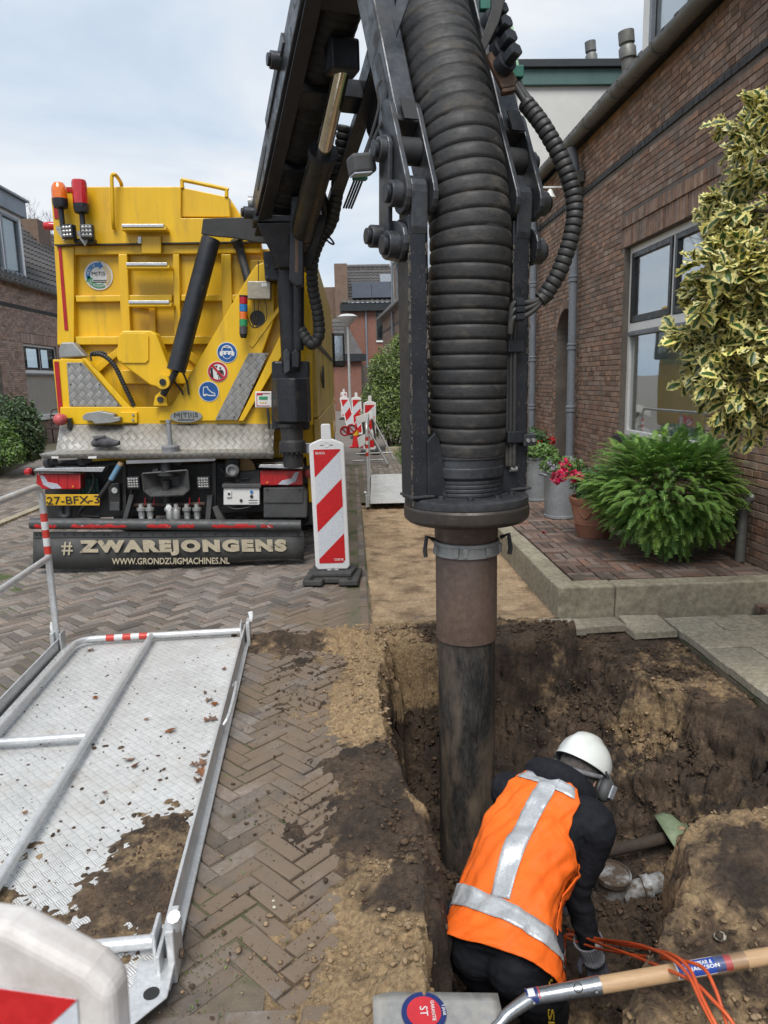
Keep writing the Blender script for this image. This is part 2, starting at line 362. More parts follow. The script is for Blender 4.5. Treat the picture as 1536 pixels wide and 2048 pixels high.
def seg_d(x, y, ax, ay, bx_, by):
    dx, dy = bx_-ax, by-ay; t = np.clip(((x-ax)*dx+(y-ay)*dy)/(dx*dx+dy*dy), 0, 1); return np.hypot(x-ax-t*dx, y-ay-t*dy)
def poly_sd(x, y, pl):                        # signed distance, positive inside
    d = np.full(x.shape, 9.); ins = np.zeros(x.shape, bool)
    for i in range(len(pl)):
        ax, ay = pl[i]; bx_, by = pl[(i+1) % len(pl)]; d = np.minimum(d, seg_d(x, y, ax, ay, bx_, by))
        c = ((ay > y) != (by > y)) & (x < (bx_-ax)*(y-ay)/(by-ay+1e-12)+ax); ins ^= c
    return np.where(ins, d, -d)
MOUND = [(.6, .2), (.63, 1.63), (.86, 1.95), (1.0, 2.17), (1.13, 2.32), (1.4, 2.40), (1.9, 2.42), (2.6, 2.3), (3.3, 2.2), (3.3, .2)]
def ridge(n): return 1-np.abs(n*2-1)
def soil_h(x, y):
    wx = x+.12*(F1.fbm(x*2.3, y*2.3, 3)-.5)+.10*(F4.fbm(x*7+3, y*7, 4)-.5); wy = y+.14*(F2.fbm(x*2.3+7, y*2.3, 3)-.5)+.15*(F4.fbm(x*6.5, y*3+5, 4)-.5)
    n1_ = F1.fbm(x*3.1+3, y*3.1, 5)-.5; n2_ = F2.fbm(x*11, y*11+5, 5, .6)-.5; n3_ = F3.fbm(x*34, y*34, 3, .6)-.5
    # trench rim on the left, back and (gentle) right
    left = .155+.04*np.sin(y*3.1)+.05*sst(y, 3.2, 2.0)
    dl = wx-left; db = (4.5+.1*(F3.fbm(x*2, y*0, 3)-.5)+.12*sst(x, 1.0, 1.5))-wy
    rx = 1.42+.62*sst(y, 4.4, 3.0)+.12*(F4.fbm(y*2.2, x*0+2, 3)-.5); dr = rx+.16-wx
    wl = .05+.05*F3.fbm(y*2, y*0+3, 3)
    depth = .86+.10*n1_*1.5+.05*n2_
    fall = np.minimum(np.minimum(sst(dl, 0, wl*1.6), .5*sst(db, .0, .10)+.5*sst(db, .03, .34)), .42*sst(dr, 0, .14)+.58*sst(dr, .16, .62))
    # steps and spalls on the faces
    wall_ = np.clip(fall*(1-fall)*4, 0, 1); h = -depth*fall+wall_*(.22*n2_+.10*(ridge(F4.fbm(x*8, y*8, 4, .6))-.5)+.05*(F1.fbm(x*24, y*24, 3)-.5))
    # the man's working hole near the front is a bit deeper
    h -= .14*sst(-np.hypot((x-.55)/.45, (y-2.2)/.7), -1, -.5)*fall
    # inner bench against the back wall, heaped loose spoil on the floor
    h += fall*.16*np.exp(-((x-1.25)/.3)**2-((y-4.15)/.35)**2)+fall*(.09*ridge(F4.fbm(x*5, y*5, 4))-.045+.06*n2_+.03*(F1.fbm(x*22, y*22, 3)-.5))+fall*.11*np.exp(-((x-1.75)/.3)**2-((y-3.5)/.4)**2)
    # rounds of spoil left along the rim
    rim = np.exp(-np.abs(np.minimum(dl, 0))/.10)*(wx < left+.02)
    up = -.03+rim*(.052+.08*np.clip(n1_+.05, -.3, .6)+.03*n2_)
    for cx, cy, rad, hh in ((-.0, 3.0, .14, .05), (.07, 2.5, .15, .07), (.12, 2.15, .17, .065), (.12, 1.75, .2, .05), (.12, 4.35, .15, .03), (-.02, 3.75, .11, .03), (-.36, 4.2, .16, .018), (-.47, 3.6, .16, .018), (-.3, 2.55, .07, .022), (-.25, 2.05, .08, .016), (-.55, 4.55, .16, .014), (.0, 4.6, .25, .03)):
        up = up+(hh+.03*n2_)*np.exp(-((x-cx)**2+(y-cy)**2)/rad**2)
    up = up+(.030+.17*(F2.fbm(x*2.3+8, y*2.3+3, 4, .6)-.5))*np.exp(-np.abs(np.minimum(x-.05, 0))/.26)*sst(-x, -.3, -.1)*.8
    zone = sst(x, -.85, -.25)*sst(y, 2.7, 3.2); up = up+zone*(.004+.05*(F4.fbm(x*3.6+2, y*3.6, 4)-.5))
    up = up+.018*n2_+.022*n3_+.012*(F1.fbm(x*55, y*55, 2)-.5)
    out_ = np.where(x < left-.02, up, -.02+.04*n2_+.03*n1_)
    out_ = np.where(x > left, -.03+.05*n2_+.05*n1_-.05*sst(x, 1.2, 1.6), out_)
    out_ = np.where(y > 4.45, np.where(x < 1.45, -.02+.09*np.exp(-np.abs(y-4.62)/.14)*(.7+1.6*n1_)+.07*n2_+.03*n3_, -.07+.03*n2_), out_)
    out_ = np.where(x > 2.2, -.08, out_)
    h = h+out_*(1-fall)
    # standing block of spoil front right
    sdm = poly_sd(x+.11*(F2.fbm(x*4, y*4, 5, .6)-.5)*2, y+.11*(F3.fbm(x*4+9, y*4, 5, .6)-.5)*2, MOUND)
    top = .05+.10*n1_+.06*n2_+.10*np.exp(-((x-1.45)/.35)**2-((y-2.15)/.22)**2)+.04*sst(y, 1.2, 2.1)
    bl = sst(sdm, -.10, .02); h = h*(1-bl)+top*bl
    return h+.024*n3_*(.35+sst(-h, 0, .1))+.012*(F4.fbm(x*62, y*62, 2)-.5)*(.4+sst(-h, 0, .1))
def soil_sand(x, y, z):
    n = F4.fbm(x*2.6+4, y*2.6, 4)-.5; n2_ = F3.fbm(x*9+4, z*9+y*6, 4)-.5
    s_ = .2+1.5*n+.9*n2_
    s_ = s_+.95*np.exp(-((x-.38)/.42)**2-((y-4.45)/.3)**2)*sst(z, -.55, -.3)+.5*np.exp(-((x-.85)/.2)**2-((y-4.35)/.2)**2)*sst(z, -.5, -.25)+.35*np.exp(-((x-1.15)/.22)**2-((y-4.35)/.25)**2)
    s_ = s_+.6*np.exp(-(np.abs(x-.06)/.22)**2)*sst(z, -.14, -.03)*(.75+1.6*(F2.fbm(y*2.1, x*2.1, 3)-.35))+.3*sst(y, 4.68, 4.85)
    s_ = s_+.42*(poly_sd(x, y, MOUND) > -.12)+.3*np.exp(-((x-1.55)/.28)**2-((y-3.85)/.18)**2)*(z > -.4)
    for cx, cy, rad in ((-.02, 3.0, .15), (.1, 2.5, .16), (.05, 2.62, .16), (.13, 2.1, .12), (.5, 4.62, .3), (.9, 4.6, .3), (1.35, 1.95, .25)): s_ = s_-.95*np.exp(-((x-cx)**2+(y-cy)**2)/rad**2)
    s_ = s_-.25*sst(-z, .5, .8)
    return np.clip(s_, -.4, 1)
GX = np.arange(-.85, 2.66, .0095); GY = np.concatenate([np.arange(.9, 1.5, .03), np.arange(1.5, 4.96, .0095)])
xx, yy = np.meshgrid(GX, GY); hh_ = soil_h(xx, yy)
zz_ = hh_.copy()
jx = .012*(F1.fbm(xx*20, yy*20+hh_*25, 3)-.5)*sst(-hh_, .0, .15); xx2 = xx+jx*2.5; yy2 = yy+.03*(F2.fbm(xx*18+hh_*20, yy*18, 3)-.5)*sst(-hh_, .0, .15)
nx, ny = len(GX), len(GY)
# clumpy relief along the surface normal: strong on the cut faces and the spoil, slight on the paving
gy_, gx_ = np.gradient(zz_, GY, GX); nrm_ = np.stack([-gx_, -gy_, np.ones_like(zz_)], -1); nrm_ /= np.linalg.norm(nrm_, axis=-1, keepdims=True)
q3 = np.stack([xx2, yy2, zz_], -1).reshape(-1, 3); V3 = NF3(41); V4 = NF3(42)
d3 = .085*(V3.bil(q3*4.2, 3, .55)-.42)+.045*(V4.bil(q3*12+5, 3, .55)-.42)+.016*(V3.bil(q3*37+9, 2, .5)-.4)
pit_ = np.maximum(sst(-zz_, .02, .14), .75*sst(poly_sd(xx, yy, MOUND), -.12, .02)); pit_ = np.maximum(pit_, .4*sst(yy, 4.5, 4.6)*(xx > .1)*sst(-yy, -4.95, -4.85)); am_ = .38*np.exp(-np.abs(xx-.12)/.16)*(zz_ > -.1)*sst(zz_, -.02, .02)+pit_
am_ = np.where(xx > 2.15, am_*.3, am_).ravel()
q3 = q3+nrm_.reshape(-1, 3)*(d3*am_)[:, None]; xx2, yy2, zz_ = [q3[:, k].reshape(ny, nx) for k in range(3)]
me = bpy.data.meshes.new('trench_soil')
idx = np.arange(nx*ny).reshape(ny, nx)
quads = np.stack([idx[:-1, :-1], idx[:-1, 1:], idx[1:, 1:], idx[1:, :-1]], -1).reshape(-1, 4)
zq = zz_.ravel()[quads].max(1); xq = xx.ravel()[quads].max(1)
quads = quads[~((xq < -.02) & (zq < -.025))]
me.from_pydata(np.stack([xx2, yy2, zz_], -1).reshape(-1, 3).tolist(), [], quads.tolist())
at = me.attributes.new('sand', 'FLOAT', 'POINT'); at.data.foreach_set('value', soil_sand(xx, yy, zz_).ravel())
me.materials.append(MT['soil']); me.polygons.foreach_set('use_smooth', [True]*len(me.polygons))
soil = bpy.data.objects.new('trench_soil', me); COL.objects.link(soil); soil['kind'] = 'structure'; ORG['trench_soil'] = V((0, 0, 0))
def hs(x, y): return float(soil_h(np.array([float(x)]), np.array([float(y)]))[0])
# loose clods and crumbs
def clods(name, pts, m, seed):
    rr = random.Random(seed); vs = []; fs = []
    ico = [(0, 0, 1), (.894, 0, .447), (.276, .851, .447), (-.724, .526, .447), (-.724, -.526, .447), (.276, -.851, .447), (.724, .526, -.447), (-.276, .851, -.447), (-.894, 0, -.447), (-.276, -.851, -.447), (.724, -.526, -.447), (0, 0, -1)]
    fi = [(0, 1, 2), (0, 2, 3), (0, 3, 4), (0, 4, 5), (0, 5, 1), (1, 6, 2), (2, 6, 7), (2, 7, 3), (3, 7, 8), (3, 8, 4), (4, 8, 9), (4, 9, 5), (5, 9, 10), (5, 10, 1), (1, 10, 6), (11, 7, 6), (11, 8, 7), (11, 9, 8), (11, 10, 9), (11, 6, 10)]
    for x, y, z, r_ in pts:
        k = len(vs); sx, sy, sz = rr.uniform(.6, 1.4), rr.uniform(.6, 1.4), rr.uniform(.45, .8)
        for a, b, c in ico:
            q = rr.uniform(.55, 1.3)*r_; vs.append((x+a*q*sx, y+b*q*sy, z+c*q*sz))
        fs += [(k+a, k+b, k+c) for a, b, c in fi]
    me = bpy.data.meshes.new(name); me.from_pydata(vs, [], fs); me.materials.append(m); me.polygons.foreach_set('use_smooth', [True]*len(fs))
    o = bpy.data.objects.new(name, me); COL.objects.link(o); o['kind'] = 'stuff'; return o
N_ = 60000
rs = np.random.RandomState(4)
cx = rs.uniform(-.8, 2.5, N_); cy = rs.uniform(1.5, 4.85, N_); ch = soil_h(cx, cy); cs = soil_sand(cx, cy, ch)
keep = (ch > -.02) & (cx < .25)
dens = F2.fbm(cx*3+1, cy*3, 4)
near_rim = np.exp(-np.abs(cx-.12)/.22)
ok = np.where(cx < .2, rs.rand(N_) < (near_rim*(.35+.8*(dens > .44))+.10*(dens > .55)+.012), rs.rand(N_) < .62*(dens > .38))
hgt = np.where((cx < .14) & (ch < 0), .0, ch)
rad = .0025+.013*rs.rand(N_)**7+.012*rs.rand(N_)**2*((cy > 4.5) & (cx > .1) & (cx < 1.3))+.003*rs.rand(N_)*(ch < -.3)
rad = np.where((cx < -.05), rad*.75, rad)
sel = ok & ~((cx < -.6) & (cy < 4.8) & (cy > 1.0) & (cx > -2)) | (ok & (cx > -.6))
dark = []; light = []
for i in np.nonzero(sel)[0]: (light if cs[i] > .28+rs.rand()*.25 else dark).append((cx[i], cy[i], hgt[i]+rad[i]*.35, rad[i]))
tag(clods('soil_clods', dark, MT['clod'], 1), 'dark brown clods and crumbs of dug soil around the trench', 'soil')
tag(clods('sand_crumbs', light, MT['clod_sand'], 2), 'sandy crumbs scattered on the trench rim', 'sand')
# ---------------------------------------------------------------- sand bed where the pavement was taken up
SX = np.arange(.075, 1.46, .014); SY = np.arange(4.82, 10.2, .016); sx_, sy_ = np.meshgrid(SX, SY)
sz_ = -.045+.05*(F1.fbm(sx_*3, sy_*5, 5)-.5)+.045*(F2.fbm(sx_*9, sy_*26, 5, .65)-.5)+.03*(F3.fbm(sx_*2.2, sy_*16, 3)-.5)
MT['sand'] = mat('bedding_sand', (.50, .36, .225), (.36, .25, .15), .97, scale=5, bump=1, bs=110, fine=.2, bdist=.008, dirt=((.19, .125, .075), 4.5, .47, .66))
me = bpy.data.meshes.new('sand_bed'); nx, ny = len(SX), len(SY); idx = np.arange(nx*ny).reshape(ny, nx)
me.from_pydata(np.stack([sx_, sy_, sz_], -1).reshape(-1, 3).tolist(), [], np.stack([idx[:-1, :-1], idx[:-1, 1:], idx[1:, 1:], idx[1:, :-1]], -1).reshape(-1, 4).tolist())
me.materials.append(MT['sand']); me.polygons.foreach_set('use_smooth', [True]*len(me.polygons))
o = bpy.data.objects.new('sand_bed', me); COL.objects.link(o); o['kind'] = 'structure'
# far pavement on the right beyond the sand, far grass verge
g = MB(); g.add([(.09, 10.2, -.012), (1.5, 10.2, -.012), (1.5, 15, -.012), (.09, 15, -.012)], [(0, 1, 2, 3)])
pav = tag(g.build('pavement', MT['joint']), kind='structure')
join_bricks('pavement_bricks', [(.2+.103*i, 10.28+.207*j+(.1 if i % 2 else 0), .0, R(90), .198, .096) for i in range(13) for j in range(22)], MT['paver_far'], pav)
g = MB(); g.add([(-4.6, 15, -.01), (1.5, 15, -.01), (1.4, 90, -.01), (-8.9, 90, -.01), (-8.9, 15, -.01)], [(0, 1, 2, 3, 4)])
MT['road_far'] = mat('distant_brick_road', (.20, .175, .155), (.15, .13, .115), .9, scale=2.2, bump=.6, bs=14, fine=.2)
tag(g.build('road_far', MT['road_far']), kind='structure').name = 'far_road'
g = MB(); g.add([(-9.0, 4, -.012), (-4.55, 4, -.012), (-4.55, 15.1, -.012), (-9.0, 15.1, -.012)], [(0, 1, 2, 3)])
fr = tag(g.build('parking_lane', MT['joint']), kind='structure')
join_bricks('lane_bricks', [(-4.68-.113*i, 6+.213*j+(.1 if i % 2 else 0), .0, R(90), .203, .105) for i in range(38) for j in range(42)], MT['paver_far'], fr)
g = MB(); g.bx(-4.62, -4.5, 4, 15, -.05, .03); tag(g.build('kerb', MT['concrete'], bevel=.01), kind='structure')
# ---------------------------------------------------------------- front platform with kerb and basket-weave bricks
plat = MB(); plat.bx(1.6, 3.14, 5.1, 13.5, -.1, .178)
pf = tag(plat.build('front_terrace', MT['joint']), kind='structure')
def kerbstone(x0, x1, y0, y1, z0, z1):
    b = MB(); b.bx(x0, x1, y0, y1, z0, z1); return b.build('kerb_stone', MT['concrete'], pf, bevel=.014, seg=3)
for y0, y1 in ((5.16, 5.78), (5.786, 6.76), (6.766, 7.74), (7.746, 8.72), (8.726, 9.7), (9.706, 10.7), (10.706, 11.7), (11.706, 12.8)): kerbstone(1.44, 1.60, y0, y1, -.25, .2+rnd.uniform(-.004, .004))
kerbstone(1.442, 1.86, 4.98, 5.155, -.25, .201); kerbstone(1.866, 3.12, 4.985, 5.15, -.25, .198)
bw = []
B3 = .207
for i in range(8):
    for j in range(38):
        ox, oy = 1.612+i*B3, 5.165+j*B3
        for k in range(3):
            if (i+j) % 2: bw.append((ox+.069*k+.0345, oy+B3/2, R(90)))
            else: bw.append((ox+B3/2, oy+.069*k+.0345, 0))
bw = [b for b in bw if b[0] < 3.13]
MT['terrace'] = mat('terrace_brick', (.20, .125, .095), (.15, .11, .09), .8, scale=5, isl=.45, bump=.5, bs=80, dirt=((.07, .06, .045), 3, .56, .7))
bw.sort(key=lambda b: (b[0]-.3)**2+b[1]**2)
tm = [brick_mesh('terrace_brick', .2, .062, .03, MT['terrace'], .004, i+20) for i in range(5)]
for i, (x, y, a) in enumerate(bw[:300]): inst('terrace_brick', tm[i % 5], pf, (x, y, .2+rnd.uniform(-.002, .003)), (rnd.uniform(-.01, .01), rnd.uniform(-.01, .01), a))
join_bricks('terrace_bricks', [(x, y, .2+rnd.uniform(-.002, .002), a, .2, .062) for x, y, a in bw[300:]], MT['terrace'], pf, h=.03, ch=.004)
# concrete path tiles in front of the terrace, some taken up
MT['tile'] = mat('path_tile', (.37, .33, .255), (.29, .26, .2), .9, scale=4, isl=.15, bump=1, bs=170, fine=.3, dirt=((.14, .13, .065), 4, .58, .78))
pth = MB(); pth.bx(2.15, 3.4, -1, 4.95, -.3, -.052); pt = tag(pth.build('garden_path', MT['joint']), kind='structure')
tl = brick_mesh('path_tile', .292, .292, .05, MT['tile'], .006, 3)
t2 = brick_mesh('path_tile', .292, .19, .05, MT['tile'], .006, 4)
for j in range(10):
    for i in range(4):
        x = 2.30+.3*i; yv = 4.66-.3*j
        inst('path_tile', tl, pt, (x, yv, .008+rnd.uniform(-.006, .006)), (rnd.uniform(-.02, .02), rnd.uniform(-.02, .02), rnd.uniform(-.01, .01)))
for i, (x, yv, z, rx_) in enumerate(((1.42, 4.80, -.005, .05), (1.70, 4.83, -.012, -.03), (2.0, 4.80, .0, .05), (1.99, 4.66, -.004, -.04))): inst('path_tile', t2, pt, (x, yv, z), (rx_, .02*(-1)**i, rnd.uniform(-.03, .03)))
sol = MB()
for i in range(12):
    sol = MB(); sol.bx(2.88+.003*i, 3.13, 4.95-.066*i-.06, 4.95-.066*i, -.02, .035+.003*(i % 2)); sol.build('edge_brick', MT['terrace'], pt, bevel=.004)
# ================================================================ HOUSES
MT['brick'] = mat('house_brick', (.31, .195, .138), (.235, .158, .12), .88, scale=1.3, isl=.32, bump=.7, bs=90, fine=.22,
                  dirt=((.40, .18, .10), 1.3, .58, .80), dbias=[('z', .6, 2.4, .07, -.06)])
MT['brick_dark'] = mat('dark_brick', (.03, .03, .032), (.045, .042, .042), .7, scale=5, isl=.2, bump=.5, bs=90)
MT['mortar'] = mat('mortar', (.19, .16, .135), (.13, .11, .095), .95, scale=4, bump=.8, bs=150)
MT['white_paint'] = mat('white_paint', (.83, .83, .82), (.77, .77, .75), .45, scale=3, fine=.05)
MT['black_paint'] = mat('black_frame_paint', (.018, .019, .021), (.03, .03, .03), .35, scale=5)
MT['zinc'] = mat('zinc', (.26, .28, .31), (.2, .215, .24), .5, .35, scale=4, dirt=((.13, .13, .125), 5, .55, .75))
MT['gutter'] = mat('weathered_gutter', (.19, .19, .178), (.135, .136, .128), .5, .3, scale=3, dirt=((.10, .09, .07), 6, .55, .75))
MT['pipe_grey'] = mat('grey_drainpipe', (.22, .245, .28), (.185, .205, .235), .5, scale=4, dirt=((.14, .14, .14), 6, .6, .8))
MT['rooftile'] = mat('grey_roof_tile', (.085, .078, .075), (.06, .055, .054), .7, scale=2, isl=.3, bump=.4, bs=50)
MT['green_trim'] = mat('green_trim', (.075, .145, .135), (.062, .12, .115), .5, scale=2, fine=.05)
MT['dark_trim'] = mat('dark_trim', (.022, .028, .032), None, .45, scale=2)
MT['board'] = mat('pale_cladding', (.66, .655, .64), (.60, .60, .585), .6, scale=.8, fine=.03)
MT['curtain'] = mat('net_curtain', (.82, .85, .82), (.70, .74, .71), .9, scale=30, stretch=(1, 1, .02), lo=.3, hi=.7)
MT['room'] = mat('room_dark', (.10, .105, .10), (.06, .06, .06), .9, scale=1.5)
MT['door'] = mat('dark_door', (.035, .03, .028), None, .5)
def glass_mat(name, tint=(.9, .95, .95), rough=.02, pw_=1.5):
    m = bpy.data.materials.new(name); m.use_nodes = True; t = m.node_tree; N = t.nodes; L = t.links; N.clear()
    o_ = N.new('ShaderNodeOutputMaterial'); gl = N.new('ShaderNodeBsdfGlossy'); gl.inputs['Roughness'].default_value = rough; tr = N.new('ShaderNodeBsdfTransparent'); tr.inputs[0].default_value = (*tint, 1)
    lw = N.new('ShaderNodeLayerWeight'); lw.inputs[0].default_value = .5
    pw = N.new('ShaderNodeMath'); pw.operation = 'POWER'; L.new(lw.outputs['Facing'], pw.inputs[0]); pw.inputs[1].default_value = pw_
    fr_ = N.new('ShaderNodeMapRange'); fr_.inputs[3].default_value = .10; fr_.inputs[4].default_value = .95; L.new(pw.outputs[0], fr_.inputs[0])
    mx_ = N.new('ShaderNodeMixShader')
    ge = N.new('ShaderNodeNewGeometry'); ns_ = N.new('ShaderNodeTexNoise'); ns_.inputs['Scale'].default_value = 1.3; L.new(ge.outputs['Position'], ns_.inputs['Vector'])
    bn = N.new('ShaderNodeBump'); bn.inputs['Strength'].default_value = .05; bn.inputs['Distance'].default_value = .02; L.new(ns_.outputs['Fac'], bn.inputs['Height']); L.new(bn.outputs[0], gl.inputs['Normal'])
    L.new(fr_.outputs[0], mx_.inputs[0]); L.new(tr.outputs[0], mx_.inputs[1]); L.new(gl.outputs[0], mx_.inputs[2]); L.new(mx_.outputs[0], o_.inputs[0]); return m
MT['glass'] = glass_mat('window_glass'); MT['glass_l'] = glass_mat('low_reflect_window_glass', pw_=4.)  # second glass mirrors less, so the left house curtains show through
CRS = .0625
class Wall:
    """brick facing on a vertical plane: O + U*u + N*d + z"""
    def __init__(s, O, U, Nn): s.O = V(O); s.U = V(U).normalized(); s.N = V(Nn).normalized(); s.b = []
    def pt(s, u, z, d=0): return s.O+s.U*u+s.N*d+V((0, 0, z))
    def box(s, mb, u0, u1, z0, z1, d0, d1, mi=0):
        mb.obx(s.pt((u0+u1)/2, (z0+z1)/2, (d0+d1)/2), s.U*(u1-u0)/2, s.N*(d1-d0)/2, V((0, 0, (z1-z0)/2)), mi)
    def fill(s, u0, u1, z0, z1, holes=(), skip=None):
        n0 = int(round(z0/CRS)); n1_ = int(round(z1/CRS))
        for c in range(n0, n1_):
            za, zb = c*CRS+.004, (c+1)*CRS-.005
            spans = [(u0, u1)]
            for (a, b, c0_, d0) in holes:
                if zb > c0_ and za < d0:
                    ns_ = []
                    for p, q_ in spans:
                        if b <= p or a >= q_: ns_.append((p, q_)); continue
                        if a > p: ns_.append((p, a))
                        if b < q_: ns_.append((b, q_))
                    spans = ns_
            for p, q_ in spans:
                l = .22 if c % 2 else .11
                x = math.floor(p/.22)*.22-(0 if c % 2 else .055)
                while x < q_:
                    a, b = max(x, p), min(x+l, q_)
                    if b-a > .025 and not (skip and skip((a+b)/2, (za+zb)/2)): s.b.append((a+.004, b-.005, za, zb))
                    x += l
    def build(s, wall, m, nearest=0, proud=.006, name='brick'):
        eye = CP
        s.b.sort(key=lambda b: (s.pt((b[0]+b[1])/2, (b[2]+b[3])/2)-eye).length+(0 if infr(s.pt((b[0]+b[1])/2, (b[2]+b[3])/2)) else 1000))
        cache = {}; rr = random.Random(3); wz = math.atan2(s.U.y, s.U.x)
        for a, b, c, d in s.b[:nearest]:
            key = round(b-a, 3)
            if key not in cache:
                w_ = b-a; h = d-c; q_ = MB(); e_ = .003
                fr_ = [(-w_/2, -.02, -h/2), (w_/2, -.02, -h/2), (w_/2, -.02, h/2), (-w_/2, -.02, h/2)]
                md = [(x, proud-e_, z) for x, y, z in fr_]; ft = [(x*(1-2*e_/w_), proud, z*(1-2*e_/h)) for x, y, z in fr_]
                q_.add(fr_+md+ft, [(4*k+i, 4*k+(i+1) % 4, 4*k+4+(i+1) % 4, 4*k+4+i) for k in (0, 1) for i in range(4)]+[(8, 9, 10, 11)])
                me_ = bpy.data.meshes.new(name); me_.from_pydata(q_.v, [], q_.f); me_.materials.append(m)
                cache[key] = me_
            o_ = inst(name, cache[key], wall, s.pt((a+b)/2, (c+d)/2, rr.uniform(-.002, .003)))
            B = M((s.U, s.N, V((0, 0, 1)))).transposed()
            o_.rotation_euler = (B@M.Rotation(rr.uniform(-.012, .012), 3, 'Y')).to_euler() if B.determinant() > 0 else (B@M.Diagonal((-1, 1, 1))).to_euler()
        vs = []; fs = []
        o_ = ORG[wall.name]
        for a, b, c, d in s.b[nearest:]:
            k = len(vs); pr = proud+rr.uniform(-.002, .003); e_ = .003
            for u, z, dd in ((a, c, -.01), (b, c, -.01), (b, d, -.01), (a, d, -.01), (a, c, pr-e_), (b, c, pr-e_), (b, d, pr-e_), (a, d, pr-e_), (a+e_, c+e_, pr), (b-e_, c+e_, pr), (b-e_, d-e_, pr), (a+e_, d-e_, pr)): vs.append(tuple(s.pt(u, z, dd)-o_))
            fs += [(k+4*q_+i, k+4*q_+(i+1) % 4, k+4*q_+4+(i+1) % 4, k+4*q_+4+i) for q_ in (0, 1) for i in range(4)]+[(k+8, k+9, k+10, k+11)]
        if vs:
            me_ = bpy.data.meshes.new('brickwork'); me_.from_pydata(vs, [], fs); me_.materials.append(m)
            bm = bmesh.new(); bm.from_mesh(me_); bmesh.ops.recalc_face_normals(bm, faces=bm.faces); bm.to_mesh(me_); bm.free()
            ob = bpy.data.objects.new('brickwork', me_); COL.objects.link(ob); ob.parent = wall; ob['kind'] = 'stuff'; ORG[ob.name] = o_
def infr(p):
    d = p-CP; z = d.dot(cf)
    return z > .1 and abs(d.dot(cr)/z) < .53 and abs(d.dot(cu)/z) < .71
def window(W, house, u0, u1, z0, z1, d, top=None, mull=(), pane_split=True, open_top=True, curtain=True, gl='glass'):
    """white frame with a transom; black framed sashes above, one big pane below"""
    wn = MB(); fw = .07
    for a, b, c, e_ in ((u0, u0+fw, z0, z1), (u1-fw, u1, z0, z1), (u0+fw, u1-fw, z1-fw, z1), (u0+fw, u1-fw, z0, z0+.06)): W.box(wn, a, b, c, e_, d-.05, d+.03)
    if top: W.box(wn, u0+fw, u1-fw, top-.05, top+.04, d-.05, d+.035)
    for m_ in mull: W.box(wn, m_-.03, m_+.03, top+.04, z1-fw, d-.05, d+.025)
    win = wn.build('window', MT['white_paint'], house, bevel=.004)
    if top:
        edges = [u0+fw]+sum([[m_-.03, m_+.03] for m_ in mull], [])+[u1-fw]
        for i in range(0, len(edges), 2):
            a, b = edges[i]+.004, edges[i+1]-.004; z_a, z_b = top+.045, z1-fw-.004
            sh = MB(); s_ = .055
            for p, q_, c, e_ in ((a, a+s_, z_a, z_b), (b-s_, b, z_a, z_b), (a+s_, b-s_, z_b-s_, z_b), (a+s_, b-s_, z_a, z_a+s_+.02)): W.box(sh, p, q_, c, e_, d-.02, d+.04)
            sh.build('sash', MT['black_paint'], win, bevel=.004)
            g_ = MB(); W.box(g_, a+s_, b-s_, z_a+s_+.02, z_b-s_, d+.004, d+.01); g_.build('pane', MT[gl], win)
        g_ = MB(); W.box(g_, u0+fw, u1-fw, z0+.06, top-.05, d-.006, d); g_.build('pane', MT[gl], win)
        sl = MB(); W.box(sl, u0+fw-.02, u1-fw+.02, top-.10, top-.055, d+.005, d+.05); sl.build('drip_rail', MT['zinc'], win, bevel=.006)
    else:
        g_ = MB(); W.box(g_, u0+fw, u1-fw, z0+.06, z1-fw, d-.006, d); g_.build('pane', MT['glass'], win)
    if curtain:
        cz = top-.02 if top else z1-.02
        c_ = MB(); n = 60; vs = []
        for i in range(n+1):
            u = lerp(u0+.03, u1-.03, i/n); dd = d-.05-.012*math.sin(i*1.9)-.006*math.sin(i*.7)
            vs += [W.pt(u, z0+.02, dd), W.pt(u, cz, dd)]
        c_.add(vs, [(2*i, 2*i+2, 2*i+3, 2*i+1) for i in range(n)]); c_.build('curtain', MT['curtain'], win, smooth=60, recalc=False)
    return win
WX = 3.15
# ---- near house on the right
hr = thing('brick_house', 'brown brick row house on the right with large front window and long grey gutter', 'house', (WX+2, 6.5, 0))
Wr = Wall((WX, 0, 0), (0, 1, 0), (-1, 0, 0))
WU0, WU1, WZ0, WZ1 = 6.38, 8.52, 1.0, 3.11
AU0, AU1, ASP, ATOP = 10.32, 11.24, 2.22, 2.66
def in_arch(u, z, g_=0):
    if not (AU0-g_ < u < AU1+g_): return False
    if z < ASP: return True
    return ((u-(AU0+AU1)/2)/((AU1-AU0)/2+g_))**2+((z-ASP)/(ATOP-ASP+g_))**2 < 1
mw = MB()
for a, b, c, e_ in ((1, WU0, 0, 4.7), (WU0, WU1, 0, WZ0), (WU0, WU1, WZ1, 4.7), (WU1, 9.95, 0, 4.7)): Wr.box(mw, a, b, c, e_, -.3, 0)
ring = [(AU0, 0)]+[((AU0+AU1)/2-(AU1-AU0)/2*math.cos(math.pi*i/16), ASP+(ATOP-ASP)*math.sin(math.pi*i/16)) for i in range(17)]+[(AU1, 0)]
mw.prism([Wr.pt(u, z) for u, z in [(9.95, 4.7), (9.95, 0)]+ring+[(13.2, 0), (13.2, 4.7)]], (.5, 0, 0))
wall = mw.build('wall', MT['mortar'], hr)
BANDZ = 4.075
hl = [(WU0, WU1, WZ0, WZ1), (WU0-.06, WU1+.1, WZ1, WZ1+.345), (1, 14, BANDZ-.035, BANDZ+.035)]
Wr.fill(4.6, 13.2, 0, 4.69, hl, lambda u, z: in_arch(u, z, .13))
Wr.build(wall, MT['brick'], 300)
